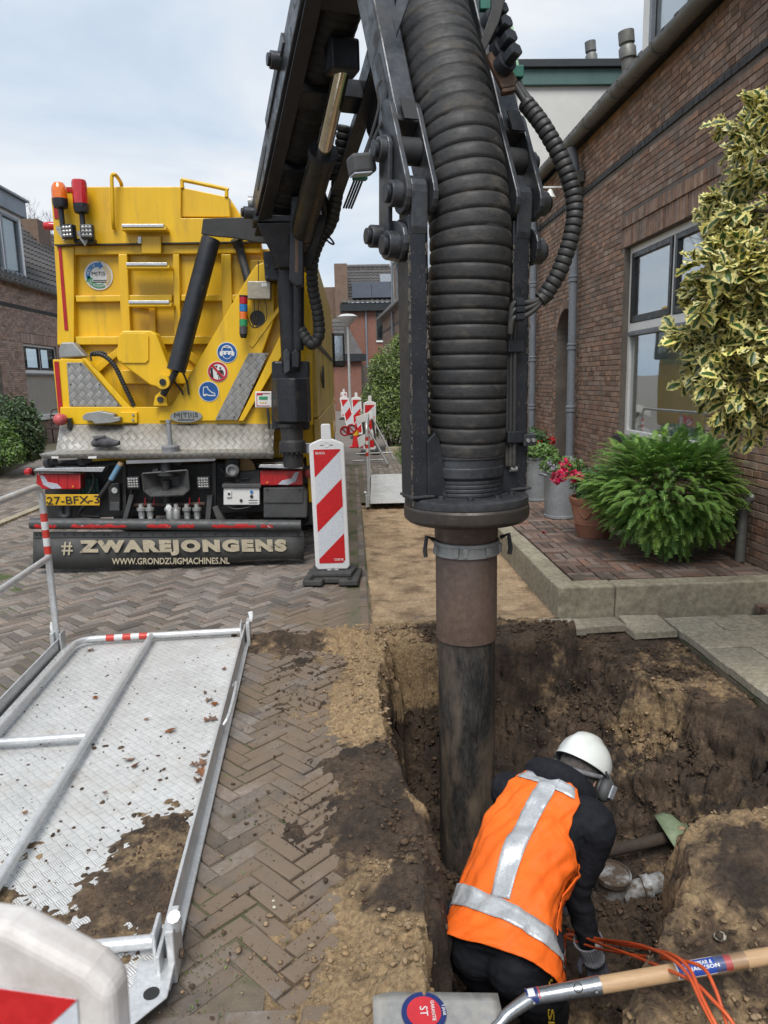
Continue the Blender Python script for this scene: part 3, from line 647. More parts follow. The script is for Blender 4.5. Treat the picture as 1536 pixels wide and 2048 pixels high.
# soldier lintel: two rows of upright bricks, the upper row standing proud
for r_, (z0_, z1_, pr) in enumerate(((WZ1+.005, WZ1+.21, .008), (WZ1+.215, WZ1+.335, .022))):
    u = WU0-.05
    while u < WU1+.09:
        b = MB(); Wr.box(b, u+.004, u+.056, z0_, z1_, -.02, pr+rnd.uniform(-.002, .003)); b.build('lintel_brick', MT['brick'], wall, bevel=.003); u += .0605
u = 4.7
while u < 13:                                  # dark header band
    b = MB(); Wr.box(b, u+.004, u+.105, BANDZ-.027, BANDZ+.027, -.02, .02+rnd.uniform(-.003, .003)); b.build('band_brick', MT['brick_dark'], wall); u += .11
for i in range(22):                            # voussoirs of the porch arch
    a0, a1 = math.pi*i/22+.012, math.pi*(i+1)/22-.012; c_ = (AU0+AU1)/2; r0 = (AU1-AU0)/2
    pts = [Wr.pt(c_-(r0+dr)*math.cos(a), ASP+(ATOP-ASP+dr)*math.sin(a), -.01) for a, dr in ((a0, .005), (a1, .005), (a1, .125), (a0, .125))]
    b = MB(); b.prism(pts, (-.018, 0, 0)); b.build('arch_brick', MT['brick'], wall)
for zq in np.arange(.22, ASP, .0625):          # jamb bricks
    for a, b_ in ((AU0-.125, AU0-.006), (AU1+.006, AU1+.125)):
        b = MB(); Wr.box(b, a, b_, zq, zq+.054, -.01, .009); b.build('jamb_brick', MT['brick'], wall)
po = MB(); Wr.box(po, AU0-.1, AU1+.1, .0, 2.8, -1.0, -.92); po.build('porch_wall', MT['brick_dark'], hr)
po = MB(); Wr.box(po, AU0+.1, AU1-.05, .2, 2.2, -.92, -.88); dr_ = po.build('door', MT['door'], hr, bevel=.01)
window(Wr, hr, WU0, WU1, WZ0, WZ1, -.1, 2.23, (7.36,))
rm = MB(); Wr.box(rm, WU0-.5, WU1+.5, .6, 3.4, -1.6, -1.55); rm.build('room_wall', MT['room'], hr)
sl = MB(); Wr.box(sl, WU0-.05, WU1+.05, WZ0-.07, WZ0-.005, -.1, .05); sl.build('window_sill', MT['brick_dark'], hr, bevel=.006)
# gutter, roof, downpipes
GZ = 4.74
gp = [(WX-.17+.085*math.cos(a), GZ+.085*math.sin(a)) for a in np.linspace(math.pi, 2*math.pi, 13)]+[(WX-.17+.078*math.cos(a), GZ+.006+.078*math.sin(a)) for a in np.linspace(2*math.pi, math.pi, 13)]
b = MB(); b.prism([(x, 1, z) for x, z in gp], (0, 9.45, 0)); gt = b.build('gutter', MT['gutter'], hr, smooth=40)
for yv in (4.6, 6.1, 7.35, 8.45, 9.4):
    b = MB(); pts = [(WX-.17+.092*math.cos(a), yv, GZ+.092*math.sin(a)) for a in np.linspace(math.pi*.98, 2*math.pi*1.005, 13)]
    b.tube(pts, .011, 6); b.build('gutter_joint', MT['gutter'], gt, smooth=60)
b = MB(); b.bx(WX-.08, WX+.02, 1, 10.4, GZ-.03, GZ+.05); b.bx(WX-.10, WX+.3, 1, 13.4, GZ+.051, GZ+.09); b.build('soffit', MT['dark_trim'], hr)
def tiled_roof(name, par, c00, along, up_, nu, nv, m, tw=.3, tl_=.34, curve=.03, amp=.022):
    """pan tiles as geometry: one ribbed sheet per course, each course lapping the one below"""
    along = V(along).normalized(); up_ = V(up_).normalized(); nn = along.cross(up_); nn = nn if nn.z > 0 else -nn
    b = MB(); K = 6
    for j in range(nv):
        vs = []
        for i in range(nu*K+1):
            ph = (i % K)/K; hgt = amp*math.sin(ph*2*math.pi)+amp*.4*math.sin(ph*4*math.pi)
            p = V(c00)+along*(tw*i/K)+up_*(tl_*j)
            vs += [p+nn*(hgt+.03), p+up_*(tl_*1.02)+nn*(hgt-.004), p+nn*(hgt)]
        b.add(vs, [(3*i, 3*i+3, 3*i+4, 3*i+1) for i in range(nu*K)]+[(3*i, 3*i+2, 3*i+5, 3*i+3) for i in range(nu*K)])
    return b.build(name, m, par, smooth=50, recalc=False)
tiled_roof('roof', hr, (WX-.1, 1, GZ+.1), (0, 1, 0), (.68, 0, .73), 40, 14, MT['rooftile'])
# ridge and vent pipes seen over the roof edge
def pipe(house, u, d, z0, z1, r_, collars, m=None, offs=()):
    b = MB(); b.tube([Wr.pt(u, z0, d), Wr.pt(u, z1, d)]+[V(q_) for q_ in offs], r_, 14); pp = b.build('drainpipe', m or MT['pipe_grey'], house, smooth=50)
    for z in collars:
        c_ = MB(); c_.lathe([(r_+.002, -.05), (r_+.012, -.045), (r_+.012, -.012), (r_+.004, -.008), (r_+.004, .008), (r_+.013, .012), (r_+.013, .03), (r_+.002, .04)], Wr.pt(u, z, d), 14); c_.build('pipe_collar', m or MT['pipe_grey'], pp, smooth=40)
    return pp
pipe(hr, 10.12, .1, .2, 4.35, .055, (1.25, 2.1, 3.0, .55, 3.95), offs=[Wr.pt(10.12, 4.5, .12), Wr.pt(10.12, 4.66, .17)])
pipe(hr, 12.33, .1, .2, 4.3, .055, (1.2, 2.0, 3.2, .6))
b = MB(); pp_ = P(1478, 1125, Z=.2); b.tube([V((WX-.07, pp_.y+.05, .2)), V((WX-.07, pp_.y+.05, .62)), V((WX-.05, pp_.y+.05, .70)), V((WX+.02, pp_.y+.05, .72))], .04, 12); b.build('drain_stub', MT['gutter'], hr, smooth=50)
# rain hopper head at the gutter end
b = MB(); b.obx((WX-.1, 10.1, 4.27), (.085, 0, 0), (0, .1, 0), (0, 0, .07)); b.obx((WX-.1, 10.1, 4.17), (.05, 0, 0), (0, .06, 0), (0, 0, .04)); b.build('rain_hopper', MT['gutter'], hr, bevel=.01)
# dormer of the near house: white frames, an outward opened sash
dm = MB(); DX = 3.42
Wd = Wall((DX, 0, 0), (0, 1, 0), (-1, 0, 0))
dfr = MB()
for a, b_, c, e_ in ((8.72, 8.92, 4.95, 7.2), (7.55, 7.65, 4.95, 7.2), (6.2, 6.3, 4.95, 7.2), (4.0, 8.72, 4.95, 5.10), (4.0, 8.92, 7.0, 7.2)): Wd.box(dfr, a, b_, c, e_, -.08, .0)
dw = dfr.build('dormer_frame', MT['white_paint'], hr, bevel=.005)
for a, b_ in ((7.65, 8.72), (6.3, 7.55), (4.1, 6.2)):
    g_ = MB(); Wd.box(g_, a, b_, 5.10, 7.0, -.05, -.044); g_.build('pane', MT['glass'], dw)
for a, b_ in ((7.66, 8.71), (6.31, 7.54)):
    s_ = MB()
    for p, q_, c, e_ in ((a, a+.06, 5.11, 6.98), (b_-.06, b_, 5.11, 6.98), (a+.06, b_-.06, 5.11, 5.18), (a+.06, b_-.06, 6.9, 6.98)): Wd.box(s_, p, q_, c, e_, -.04, .012)
    s_.build('sash', MT['zinc'], dw, bevel=.004)
b = MB(); b.bx(DX+.08, DX+3, 4, 8.9, 4.9, 7.19); b.build('dormer_body', MT['board'], hr)
b = MB(); b.bx(DX-.2, DX+3, 3.9, 9.05, 7.2, 7.45); b.build('dormer_roof', MT['dark_trim'], hr, bevel=.01)
for (px, py, yv, h, r_) in ((1183, 118, 14, .55, .085), (1255, 105, 11.5, 1.3, .1)):
    p = P(px, py, Y=yv); b = MB(); b.lathe([(r_, -.9), (r_, -.1), (r_*1.25, -.08), (r_*1.25, .05), (r_*.9, .1), (r_*1.15, .12), (r_*1.15, .28), (r_*.3, .3)], p, 14, ax=(-.12, 0, 1)); b.build('vent_pipe', MT['gutter'], hr, smooth=40)
# ---- neighbour behind: pale dormer cheek with green fascia
hn = thing('brick_house', 'neighbouring row house with pale dormer side and dark green fascia', 'house', (WX+2, 17, 0))
b = MB(); b.bx(WX, WX+7, 13.6, 21.5, 0, 4.7); wn_ = b.build('wall', MT['mortar'], hn)
Wn = Wall((WX, 0, 0), (0, 1, 0), (-1, 0, 0)); Wn.fill(13.62, 21.4, 0, 4.69, [(15, 17, 1, 3.1)]); Wn.build(wn_, MT['brick'], 0)
window(Wn, hn, 15, 17, 1.0, 3.1, .012, 2.23, (16.,), curtain=False)
tiled_roof('roof', hn, (WX-.1, 10.4, GZ+.1), (0, 1, 0), (.68, 0, .73), 37, 10, MT['rooftile'])
b = MB(); b.bx(2.92, 8, 13.02, 20.5, 4.75, 6.45); b.build('dormer_side', MT['board'], hn)
b = MB(); b.bx(2.85, 8, 12.95, 20.6, 6.452, 6.70); b.build('fascia', MT['green_trim'], hn, bevel=.008)
b = MB(); b.bx(2.8, 8, 12.88, 20.7, 6.70, 6.82); b.build('dormer_roof', MT['dark_trim'], hn, bevel=.008)
b = MB(); b.prism([(x, 10.45, z) for x, z in gp], (0, 11, 0)); b.build('gutter', MT['gutter'], hn, smooth=40)
lp = P(1100, 396, Y=10.6)
b = MB(); b.lathe([(.012, .12), (.03, .1), (.05, .05), (.085, 0), (.08, -.005), (.04, .045)], lp, 16); b.bx(lp.x-.1, lp.x+.16, lp.y-.02, lp.y+.02, lp.z+.13, lp.z+.15)
tag(b.build('wall_lamp', MT['white_paint'], None, smooth=40), 'small white bell shaped wall lamp high beside the porch', 'lamp')
# ---- far row on the right, street bends left
hf = thing('brick_house', 'distant brick house with long white dormer windows behind the green shrub', 'house', (3.5, 30, 0))
Ufar = (V((1.449, 37.5, 0))-V((2.053, 26.7, 0))).normalized(); Nfar = V((-Ufar.y, Ufar.x, 0))
Of = V((2.25, 26.7, 0))-Ufar*6
Wf = Wall(Of, Ufar, Nfar)
b = MB(); Wf.box(b, 0, 16.8, 0, 4.65, -5, 0); wf = b.build('wall', MT['mortar'], hf)
Wf.fill(0, 16.8, 0, 4.64, [(4, 6, 1, 2.6), (0, 17, 4.0, 4.07)]); Wf.build(wf, MT['brick'], 0)
b = MB(); Wf.box(b, 0, 16.8, 4.0, 4.07, -.01, .02); b.build('dark_band', MT['brick_dark'], hf)
b = MB(); Wf.box(b, -.1, 17.0, 4.66, 4.80, -.05, .28); Wf.box(b, -.1, 17.0, 4.60, 4.66, -.05, .1); b.build('gutter', MT['gutter'], hf, bevel=.03)
b = MB(); b.prism([Wf.pt(-.1, 4.81, .2), Wf.pt(-.1, 8.2, -3.2), Wf.pt(-.1, 8.2, -3.6), Wf.pt(-.1, 4.81, -.2)], Ufar*17.0); b.build('roof', MT['rooftile'], hf)
b = MB(); Wf.box(b, 1, 12.6, 4.9, 6.6, -3, -.1); df = b.build('dormer', MT['board'], hf, bevel=.01)
b = MB(); Wf.box(b, .9, 12.8, 6.61, 6.85, -3.1, .02); b.build('dormer_fascia', MT['white_paint'], hf)
for i in range(9):
    u = 1.2+i*1.25
    b = MB(); Wf.box(b, u, u+1.08, 5.05, 6.5, -.1, -.085); b.build('pane', MT['glass'], df)
    b = MB(); Wf.box(b, u-.08, u-.02, 5.0, 6.6, -.1, -.05); b.build('mullion', MT['zinc'] if i % 3 == 2 else MT['white_paint'], df)
b = MB(); b.tube([Wf.pt(11.6, 3.6, .1), Wf.pt(11.6, 6.7, .05)], .05, 8); b.build('drainpipe', MT['pipe_grey'], hf, smooth=50)
# ---- end of the street: tall house with solar panels
he = thing('brick_house', 'red brick house at the street end with solar panels on its tiled roof', 'house', (3, 47, 0))
YE = 46.
def E_(px, py): return P(px, py, Y=YE)
MT['brick_red'] = mat('red_brick_far', (.30, .135, .095), (.24, .11, .08), .9, scale=3, bump=.3, bs=20)
xl = E_(693, 700).x; xr = 9.
zt = E_(740, 618).z; zr = E_(740, 522).z
b = MB(); b.bx(xl, xr, YE, YE+8, 0, zt); we = b.build('wall', MT['mortar'], he)
We = Wall((xl, YE, 0), (1, 0, 0), (0, -1, 0)); We.fill(0, 6.5, 2.6, zt-.05, [(1.85, 2.9, 4.1, 5.9)]); We.build(we, MT['brick_red'], 0)
b = MB(); b.bx(xl-.3, xr, YE-.35, YE-.01, zt-.12, zt+.35); b.build('fascia', MT['dark_trim'], he)
b = MB(); We.box(b, 1.9, 2.85, 4.15, 5.85, -.05, .02); wi = b.build('window', MT['black_paint'], he); b = MB(); We.box(b, 2.0, 2.75, 4.27, 5.75, .022, .03); b.build('pane', MT['glass'], wi); b = MB(); We.box(b, 1.85, 2.9, 4.02, 4.12, -.05, .08); b.build('sill', MT['white_paint'], wi)
b = MB(); b.tube([We.pt(1.25, 2.5, .08), We.pt(1.25, zt, .08)], .06, 8); b.build('drainpipe', MT['pipe_grey'], he, smooth=50)
sl_ = V((0, 3.2, zr-zt-.3)).normalized(); sll = V((0, 3.2, zr-zt-.3)).length
tiled_roof('roof', he, (xl-.2, YE-.4, zt+.36), (1, 0, 0), sl_, 34, int(sll/.34)+1, MT['rooftile'])
b = MB(); b.tube([(xl-.2, YE-.4+3.25, zr+.1), (xr, YE-.4+3.25, zr+.1)], .14, 8); b.build('ridge', MT['rooftile'], he, smooth=60)
MT['solar'] = mat('solar_panel', (.02, .024, .035), (.03, .035, .05), .25, scale=2, coat=.5)
for i in range(4):
    b = MB(); a = V((xl+.45+i*1.22, YE-.4, zt+.36))+sl_*.25+sl_.cross(V((1, 0, 0)))*-.12
    q_ = [a+V((-.35+.02, 0, 0)), a+V((.83, 0, 0)), a+V((.83-.35, 0, 0))+sl_*1.75, a+V((-.7, 0, 0))+sl_*1.75]
    q_ = [a, a+V((1.19, 0, 0)), a+V((1.19, 0, 0))+sl_*1.75, a+sl_*1.75]
    b.prism(q_, sl_.cross(V((1, 0, 0)))*-.05); b.build('solar_panel', MT['solar'], he)
b = MB(); a = V((E_(762, 560).x, YE-.4, zt+.36))+sl_*2.1; b.prism([a, a+V((.7, 0, 0)), a+V((.7, 0, 0))+sl_*.9, a+sl_*.9], sl_.cross(V((1, 0, 0)))*-.12); b.build('skylight', MT['zinc'], he)
# chimney gable and low wing to the left
MT['brick_brown'] = mat('brown_brick_far', (.20, .135, .10), (.15, .105, .08), .9, scale=4, bump=.4, bs=18)
b = MB(); a0, a1 = E_(668, 530).x, E_(694, 530).x; b.bx(a0, a1, YE-.2, YE+1.5, 0, E_(680, 528).z); b.build('chimney', MT['brick_brown'], he)
b = MB(); a0, a1 = E_(640, 600).x, E_(690, 600).x; b.bx(a0-2, a1, YE+1, YE+7, 0, E_(660, 570).z); b.build('gable', MT['brick_brown'], he)
hw = thing('brick_house', 'low brick wing with steep grey hipped roof behind the street lamp', 'house', (-2, 44, 0))
YW = 43.
def W_(px, py, yy=YW): return P(px, py, Y=yy)
zb = W_(700, 722).z; zt2 = W_(690, 640).z
x0_, x1_ = W_(625, 722).x-2, W_(722, 722).x
b = MB(); b.bx(x0_, x1_, YW, YW+2.9, 0, zb); ww = b.build('wall', MT['mortar'], hw)
W2 = Wall((x0_, YW, 0), (1, 0, 0), (0, -1, 0)); W2.fill(0, x1_-x0_, 0, zb); W2.build(ww, MT['brick_red'], 0)
b = MB(); b.bx(x0_, x1_+.3, YW-.3, YW-.01, zb-.02, zb+.38); b.build('fascia', MT['dark_trim'], hw)
ux = V((0, 2.4, zt2-zb)).normalized(); ul = V((0, 2.4, zt2-zb)).length
b = MB(); b.add([(x0_, YW-.2, zb+.4), (x1_+.1, YW-.2, zb+.4), (W_(692, 640).x, YW+2.4, zt2), (x0_, YW+2.4, zt2), (x1_+.1, YW+2.9, zb+.4)], [(0, 1, 2, 3), (1, 4, 2)])
rf = b.build('roof', MT['rooftile'], hw)
tiled_roof('roof_tiles', hw, (x0_, YW-.25, zb+.42), (1, 0, 0), ux, int((W_(695, 690).x-x0_)/.3), int(ul/.34), MT['rooftile'])
# ---- left row
LX = -9.45
hl_ = thing('brick_house', 'brown brick house on the left with grey dormer and white framed window', 'house', (LX-2, 22, 0))
Wl = Wall((LX, 0, 0), (0, 1, 0), (1, 0, 0))
b = MB()
for a, b_, c, e_ in ((14, 18.6, 0, 4.65), (18.6, 20.4, 2.95, 4.65), (20.4, 21.9, 0, 4.65), (21.9, 24.3, 0, .85), (21.9, 24.3, 3.0, 4.65), (24.3, 34, 0, 4.65)): Wl.box(b, a, b_, c, e_, -.3, 0)
wl = b.build('wall', MT['mortar'], hl_)
MT['brick_l'] = mat('left_house_brick', (.43, .30, .24), (.34, .24, .195), .9, scale=1.5, isl=.3, bump=.5, bs=60, dirt=((.32, .15, .1), 1.2, .6, .8))
Wl.fill(15, 34, 0, 4.64, [(21.9, 24.3, .85, 3.0), (18.6, 20.4, 0, 2.95), (21.8, 24.4, 3.0, 3.3), (14, 34, 3.97, 4.05)]); Wl.build(wl, MT['brick_l'], 0)
b = MB(); Wl.box(b, 14, 34, 3.975, 4.045, -.01, .02); b.build('dark_band', MT['brick_dark'], hl_)
u = 21.82
while u < 24.36:
    b = MB(); Wl.box(b, u+.004, u+.058, 3.01, 3.29, -.02, .01); b.build('lintel_brick', MT['brick_l'], wl); u += .064
window(Wl, hl_, 21.9, 24.3, .85, 3.0, -.08, 2.2, (23.1,), gl='glass_l')
b = MB(); Wl.box(b, 20.2, 25, .3, 3.4, -1.3, -1.25); b.build('room_wall', MT['room'], hl_)
b = MB(); Wl.box(b, 21.8, 24.4, .76, .845, -.1, .08); b.build('window_sill', MT['white_paint'], hl_)
b = MB(); Wl.box(b, 18.6, 20.4, 0, 2.95, -.25, -.2); b.build('door', MT['white_paint'], hl_)
b = MB(); b.prism([(LX+.17-(x-(WX-.17)), 14, z-GZ+4.66) for x, z in gp], (0, 20, 0)); b.build('gutter', MT['gutter'], hl_, smooth=40)
b = MB(); Wl.box(b, 14, 33, 4.63, 4.67, -.2, .1); b.build('soffit', MT['dark_trim'], hl_)
tiled_roof('roof', hl_, (LX-.02, 14, 4.74), (0, 1, 0), (-.68, 0, .73), 66, 14, MT['rooftile'])
MT['slate_panel'] = mat('grey_panel', (.27, .30, .34), (.23, .255, .29), .5, scale=1.5, fine=.04)
Dl = Wall((LX-.25, 0, 0), (0, 1, 0), (1, 0, 0)); DE = 23.2
b = MB(); Dl.box(b, 15, DE, 4.75, 7.0, -2.6, -.12); db_ = b.build('dormer', MT['slate_panel'], hl_)
b = MB(); Dl.box(b, 15, DE+.25, 6.72, 7.18, -2.7, .12); Dl.box(b, 15, DE+.33, 7.181, 7.25, -2.8, .2); b.build('dormer_fascia', MT['slate_panel'], hl_, bevel=.01)
b = MB()
for a, b_, c, e_ in ((15, DE+.05, 4.78, 4.98), (15, DE+.05, 6.62, 6.72), (DE-.12, DE+.05, 4.98, 6.62), (21.85, 21.95, 4.98, 6.62), (20.5, 20.6, 4.98, 6.62), (19.1, 19.2, 4.98, 6.62)): Dl.box(b, a, b_, c, e_, -.12, .0)
fr_ = b.build('dormer_frame', MT['white_paint'], hl_, bevel=.006)
for a, b_ in ((21.95, DE-.12), (20.6, 21.85), (19.2, 20.5), (17.5, 19.1)):
    g_ = MB(); Dl.box(g_, a+.08, b_-.08, 5.06, 6.54, -.06, -.05); g_.build('pane', MT['glass_l'], fr_)
    s_ = MB()
    for p, q_, c, e_ in ((a, a+.08, 4.98, 6.62), (b_-.08, b_, 4.98, 6.62), (a+.08, b_-.08, 4.98, 5.06), (a+.08, b_-.08, 6.54, 6.62)): Dl.box(s_, p, q_, c, e_, -.08, .015)
    s_.build('sash', MT['slate_panel'], fr_, bevel=.006)
    c_ = MB(); Dl.box(c_, a, b_, 5, 6.6, -.2, -.19); c_.build('blind', MT['board'], fr_)
b = MB(); cx_ = LX-2.6; b.bx(cx_-.5, cx_+.4, 29.4, 30.6, 5, 8.0); b.build('chimney', MT['brick_brown'], hl_)
# low garden wall, left
b = MB(); b.prism([V((-6.75, 13.2, -.05)), V((-7.85, 18.4, -.05)), V((-8.05, 18.4, -.05)), V((-6.95, 13.2, -.05))], (0, 0, .38)); tag(b.build('garden_wall', mat('mossy_brick', (.15, .125, .09), (.09, .1, .05), .95, scale=3, bump=.8, bs=30), None, bevel=.02), 'low mossy brick garden wall below the left bushes', 'wall')
b = MB(); b.bx(-9.4, -8.0, 19, 30, -.06, .05); tag(b.build('front_garden', MT['joint']), kind='structure')
# street lamp
sp_ = V((-.1, 37, 0)); sl_t = thing('street_lamp', 'slim grey street lamp with flat cone head at the street end', 'street lamp', sp_)
top_ = P(694, 640, Y=37)
b = MB(); b.tube([sp_, V((sp_.x, 37, top_.z-.25))], [.08, .05], 10); b.build('pole', mat('lamp_grey', (.42, .43, .42), None, .5), sl_t, smooth=50)
b = MB(); b.lathe([(.05, -.3), (.12, -.27), (.5, .12), (.52, .16), (.3, .27), (.02, .3)], (sp_.x, 37, top_.z), 20); b.build('lamp_head', mat('lamp_head', (.62, .62, .58), (.5, .5, .47), .4), sl_t, smooth=40)
# ================================================================ SUCTION EXCAVATOR TRUCK
MT['yellow'] = mat('yellow_paint', (.80, .49, .004), (.70, .41, .006), .45, scale=1.3, fine=.06, coat=.2, dirt=((.33, .21, .04), 8, .54, .88), stretch=(1, 1, .18))
MT['yellow_side'] = mat('grimy_yellow_side', (.66, .45, .05), (.48, .36, .12), .4, scale=4, dirt=((.27, .22, .13), 3, .5, .75), stretch=(1, 1, .25))
MT['black_steel'] = mat('black_steel', (.016, .018, .023), (.028, .03, .036), .42, .2, scale=6, dirt=((.085, .075, .062), 9, .6, .8), fine=.2)
MT['worn_steel'] = mat('worn_steel', (.085, .09, .098), (.05, .053, .06), .38, .55, scale=5, dirt=((.035, .032, .03), 7, .52, .72), fine=.2)
MT['rubber'] = mat('black_rubber', (.022, .022, .023), (.034, .033, .032), .55, scale=7, dirt=((.09, .078, .062), 6, .58, .78), fine=.25)
MT['chassis'] = mat('chassis_black', (.02, .021, .024), (.035, .034, .034), .6, scale=6, dirt=((.08, .072, .06), 7, .52, .75))
MT['greyplastic'] = mat('grey_plastic', (.075, .076, .078), (.055, .056, .058), .6, scale=5, dirt=((.12, .105, .085), 7, .55, .8))
MT['red_refl'] = mat('red_reflector', (.42, .012, .016), (.34, .01, .014), .4, scale=8)
MT['red_lens'] = mat('red_lens', (.55, .012, .02), (.42, .008, .015), .12, scale=20, coat=.8)
MT['pink_lens'] = mat('dusty_red_lens', (.52, .10, .10), None, .45)
MT['amber_lens'] = mat('amber_lens', (.85, .20, .01), (.7, .13, .01), .15, scale=20, coat=.8)
MT['clear_lens'] = mat('clear_lens', (.5, .53, .6), (.38, .4, .46), .12, scale=40, coat=.6)
MT['led'] = mat('led_lamp_face', (.55, .55, .52), (.25, .25, .25), .25, .3, scale=60)
MT['chrome'] = mat('chrome_rod', (.75, .70, .58), (.6, .55, .42), .12, 1., scale=5)
MT['alu'] = mat('bare_aluminium', (.62, .63, .64), (.5, .51, .52), .38, .7, scale=8, dirt=((.2, .18, .15), 7, .62, .82))
MT['galv'] = mat('grey_galvanised', (.36, .365, .36), (.29, .295, .29), .5, .5, scale=7, dirt=((.2, .19, .165), 8, .55, .75))
MT['tread_t'] = tread('truck_tread_plate', (.50, .49, .46), (.40, .39, .36), .5, ((.34, .315, .28), 6, .45, .8), .05, 'xz', .004, .6)
MT['tread_d'] = tread('dull_tread_plate', (.36, .36, .355), (.30, .30, .295), .5, ((.24, .23, .21), 6, .5, .8), .055, 'xz', .003, .72)
MT['sticker_w'] = mat('white_sticker', (.75, .75, .74), None, .35, fine=.03)
MT['sticker_b'] = mat('blue_sticker', (.012, .10, .33), None, .35, fine=.03)
MT['sticker_r'] = mat('red_sticker', (.48, .015, .03), None, .35, fine=.03)
MT['sticker_g'] = mat('green_sticker', (.03, .30, .12), None, .35, fine=.03)
MT['sticker_y'] = mat('sand_sticker', (.72, .52, .22), None, .35, fine=.03)
MT['sticker_lb'] = mat('azure_sticker', (.03, .20, .50), None, .35, fine=.03)
MT['ink'] = mat('black_ink', (.02, .02, .02), None, .5)
MT['cream'] = mat('worn_cream_print', (.50, .44, .32), (.40, .345, .25), .8, scale=9, dirt=((.10, .095, .085), 16, .60, .68))
MT['plate_y'] = mat('plate_yellow', (.72, .42, .02), None, .4, fine=.04)
MT['mudflap'] = mat('mud_flap', (.052, .053, .053), (.075, .075, .072), .7, scale=3, dirt=((.12, .115, .10), 4, .55, .8))
TK = thing('suction_truck', 'yellow suction excavator truck seen from behind with raised black suction arm', 'truck', (-1.75, 10, 0))
YX = V((0, 1, 0)); XX = V((1, 0, 0)); ZZ = V((0, 0, 1))
def pl(name, pts, Y, th, m, par=None, bevel=.006, **k):
    b = MB(); b.prism([P(x, y, Y=Y) for x, y in pts], (0, th, 0)); return b.build(name, m, par or TK, bevel=bevel, **k)
def rc(x0, y0, x1, y1): return [(x0, y0), (x1, y0), (x1, y1), (x0, y1)]
def disc(name, px, py, Y, rpx, m, par=None, th=.004, n=40, ry=None):
    c = P(px, py, Y=Y); k = (P(px+10, py, Y=Y)-c).length/10; r_ = rpx*k; s_ = (ry or rpx)*k
    b = MB(); b.prism([c+XX*r_*math.cos(2*math.pi*i/n)+ZZ*s_*math.sin(2*math.pi*i/n) for i in range(n)], (0, th, 0)); return b.build(name, m, par or TK)
def rng_(name, px, py, Y, r0, r1, a0, a1, m, par, th=.002, head=0, n=18):
    """flat ring sector (degrees, 0 = right, 90 = up), optional arrow head at a1"""
    c = P(px, py, Y=Y); k = (P(px+10, py, Y=Y)-c).length/10; b = MB()
    A = [R(a0+(a1-a0)*i/n) for i in range(n+1)]
    pt = lambda a, r_: c+(XX*math.cos(a)+ZZ*math.sin(a))*r_*k
    ol = [pt(a, r1) for a in A]+([pt(A[-1], r1*1.16), pt(A[-1]+R(head), (r0+r1)/2), pt(A[-1], r0*.74)] if head else [])+[pt(a, r0) for a in A[::-1]]
    b.prism(ol, (0, th, 0)); return b.build(name, m, par)
def tubep(name, pts, Y, r_, m, par=None, n=10, sm=50, res=0):
    q_ = [P(x, y, Y=(Y if not isinstance(Y, (list, tuple)) else Y[i])) for i, (x, y) in enumerate(pts)]
    if res: q_ = smooth_path(q_, res)
    b = MB(); b.tube(q_, r_, n); return b.build(name, m, par or TK, smooth=sm)
def smooth_path(p, k):
    out_ = []; n = len(p)
    for i in range(n-1):
        a, b, c, d = p[max(i-1, 0)], p[i], p[i+1], p[min(i+2, n-1)]
        for j in range(k):
            t = j/k; out_.append(.5*((2*b)+(c-a)*t+(2*a-5*b+4*c-d)*t*t+(3*b-a-3*c+d)*t**3))
    return out_+[p[-1]]
def ribbed(p, r_, pitch, dep, name, m, par, n=24, saw=True, k=10):
    """corrugated hose swept along a path"""
    p = smooth_path(p, 24); L_ = [0]
    for i in range(1, len(p)): L_.append(L_[-1]+(p[i]-p[i-1]).length)
    tot = L_[-1]; N_ = int(tot/pitch*k); pts = []; rr = []
    for i in range(N_+1):
        s_ = tot*i/N_; j = int(np.searchsorted(L_, s_)); j = min(max(j, 1), len(p)-1); t = (s_-L_[j-1])/max(L_[j]-L_[j-1], 1e-9)
        pts.append(p[j-1].lerp(p[j], t)); ph = (s_/pitch) % 1
        rr.append(r_-dep*(max(0, abs(ph-.5)*2-.74)/.26)**1.3+(dep*.3*math.sin(ph*math.pi)))
    b = MB(); b.tube(pts, rr, n); return b.build(name, m, par, smooth=80)
# ---- body, hopper and tailgate
xl, xr = P(104, 600, Y=7.2).x+.02, P(622, 600, Y=7.2).x
zt_, zs = P(230, 373, Y=7.1).z, P(230, 490, Y=7.1).z
b = MB(); b.bx(xl+.03, xr-.02, 7.3, 13.9, .95, zs-.02); b.bx(xl+.02, P(362, 400, Y=7.1).x, 7.3, 13.6, zs-.02, zt_-.03); body = b.build('hopper_body', MT['yellow'], TK, bevel=.02)
b = MB(); q_ = [P(362, 374, Y=7.3), P(458, 394, Y=7.3), P(483, 432, Y=7.3), P(483, 492, Y=7.3), P(362, 492, Y=7.3)]; b.prism(q_, (0, 5, 0)); b.build('hopper_shoulder', MT['yellow'], body, bevel=.015)
pl('tailgate', [(108, 490), (522, 482), (540, 700), (545, 845), (128, 845), (112, 560)], 7.22, .08, MT['yellow'])
pl('upper_panel', [(103, 373), (362, 373), (362, 436), (460, 436), (530, 436), (530, 484), (108, 490)], 7.12, .1, MT['yellow'], bevel=.008)
pl('upper_panel', [(362, 374), (458, 394), (460, 434), (362, 434)], 7.16, .1, MT['yellow'], bevel=.008)
pl('seam', [(110, 489), (522, 482), (522, 485), (110, 492)], 7.115, .01, MT['ink'], bevel=0)
for pts in (rc(114, 494, 148, 690), [(236, 508), (254, 508), (262, 690), (243, 690)], [(345, 508), (358, 508), (362, 690), (349, 690)], [(442, 508), (462, 508), (466, 690), (446, 690)]): pl('rib', pts, 7.14, .085, MT['yellow'], bevel=.008)
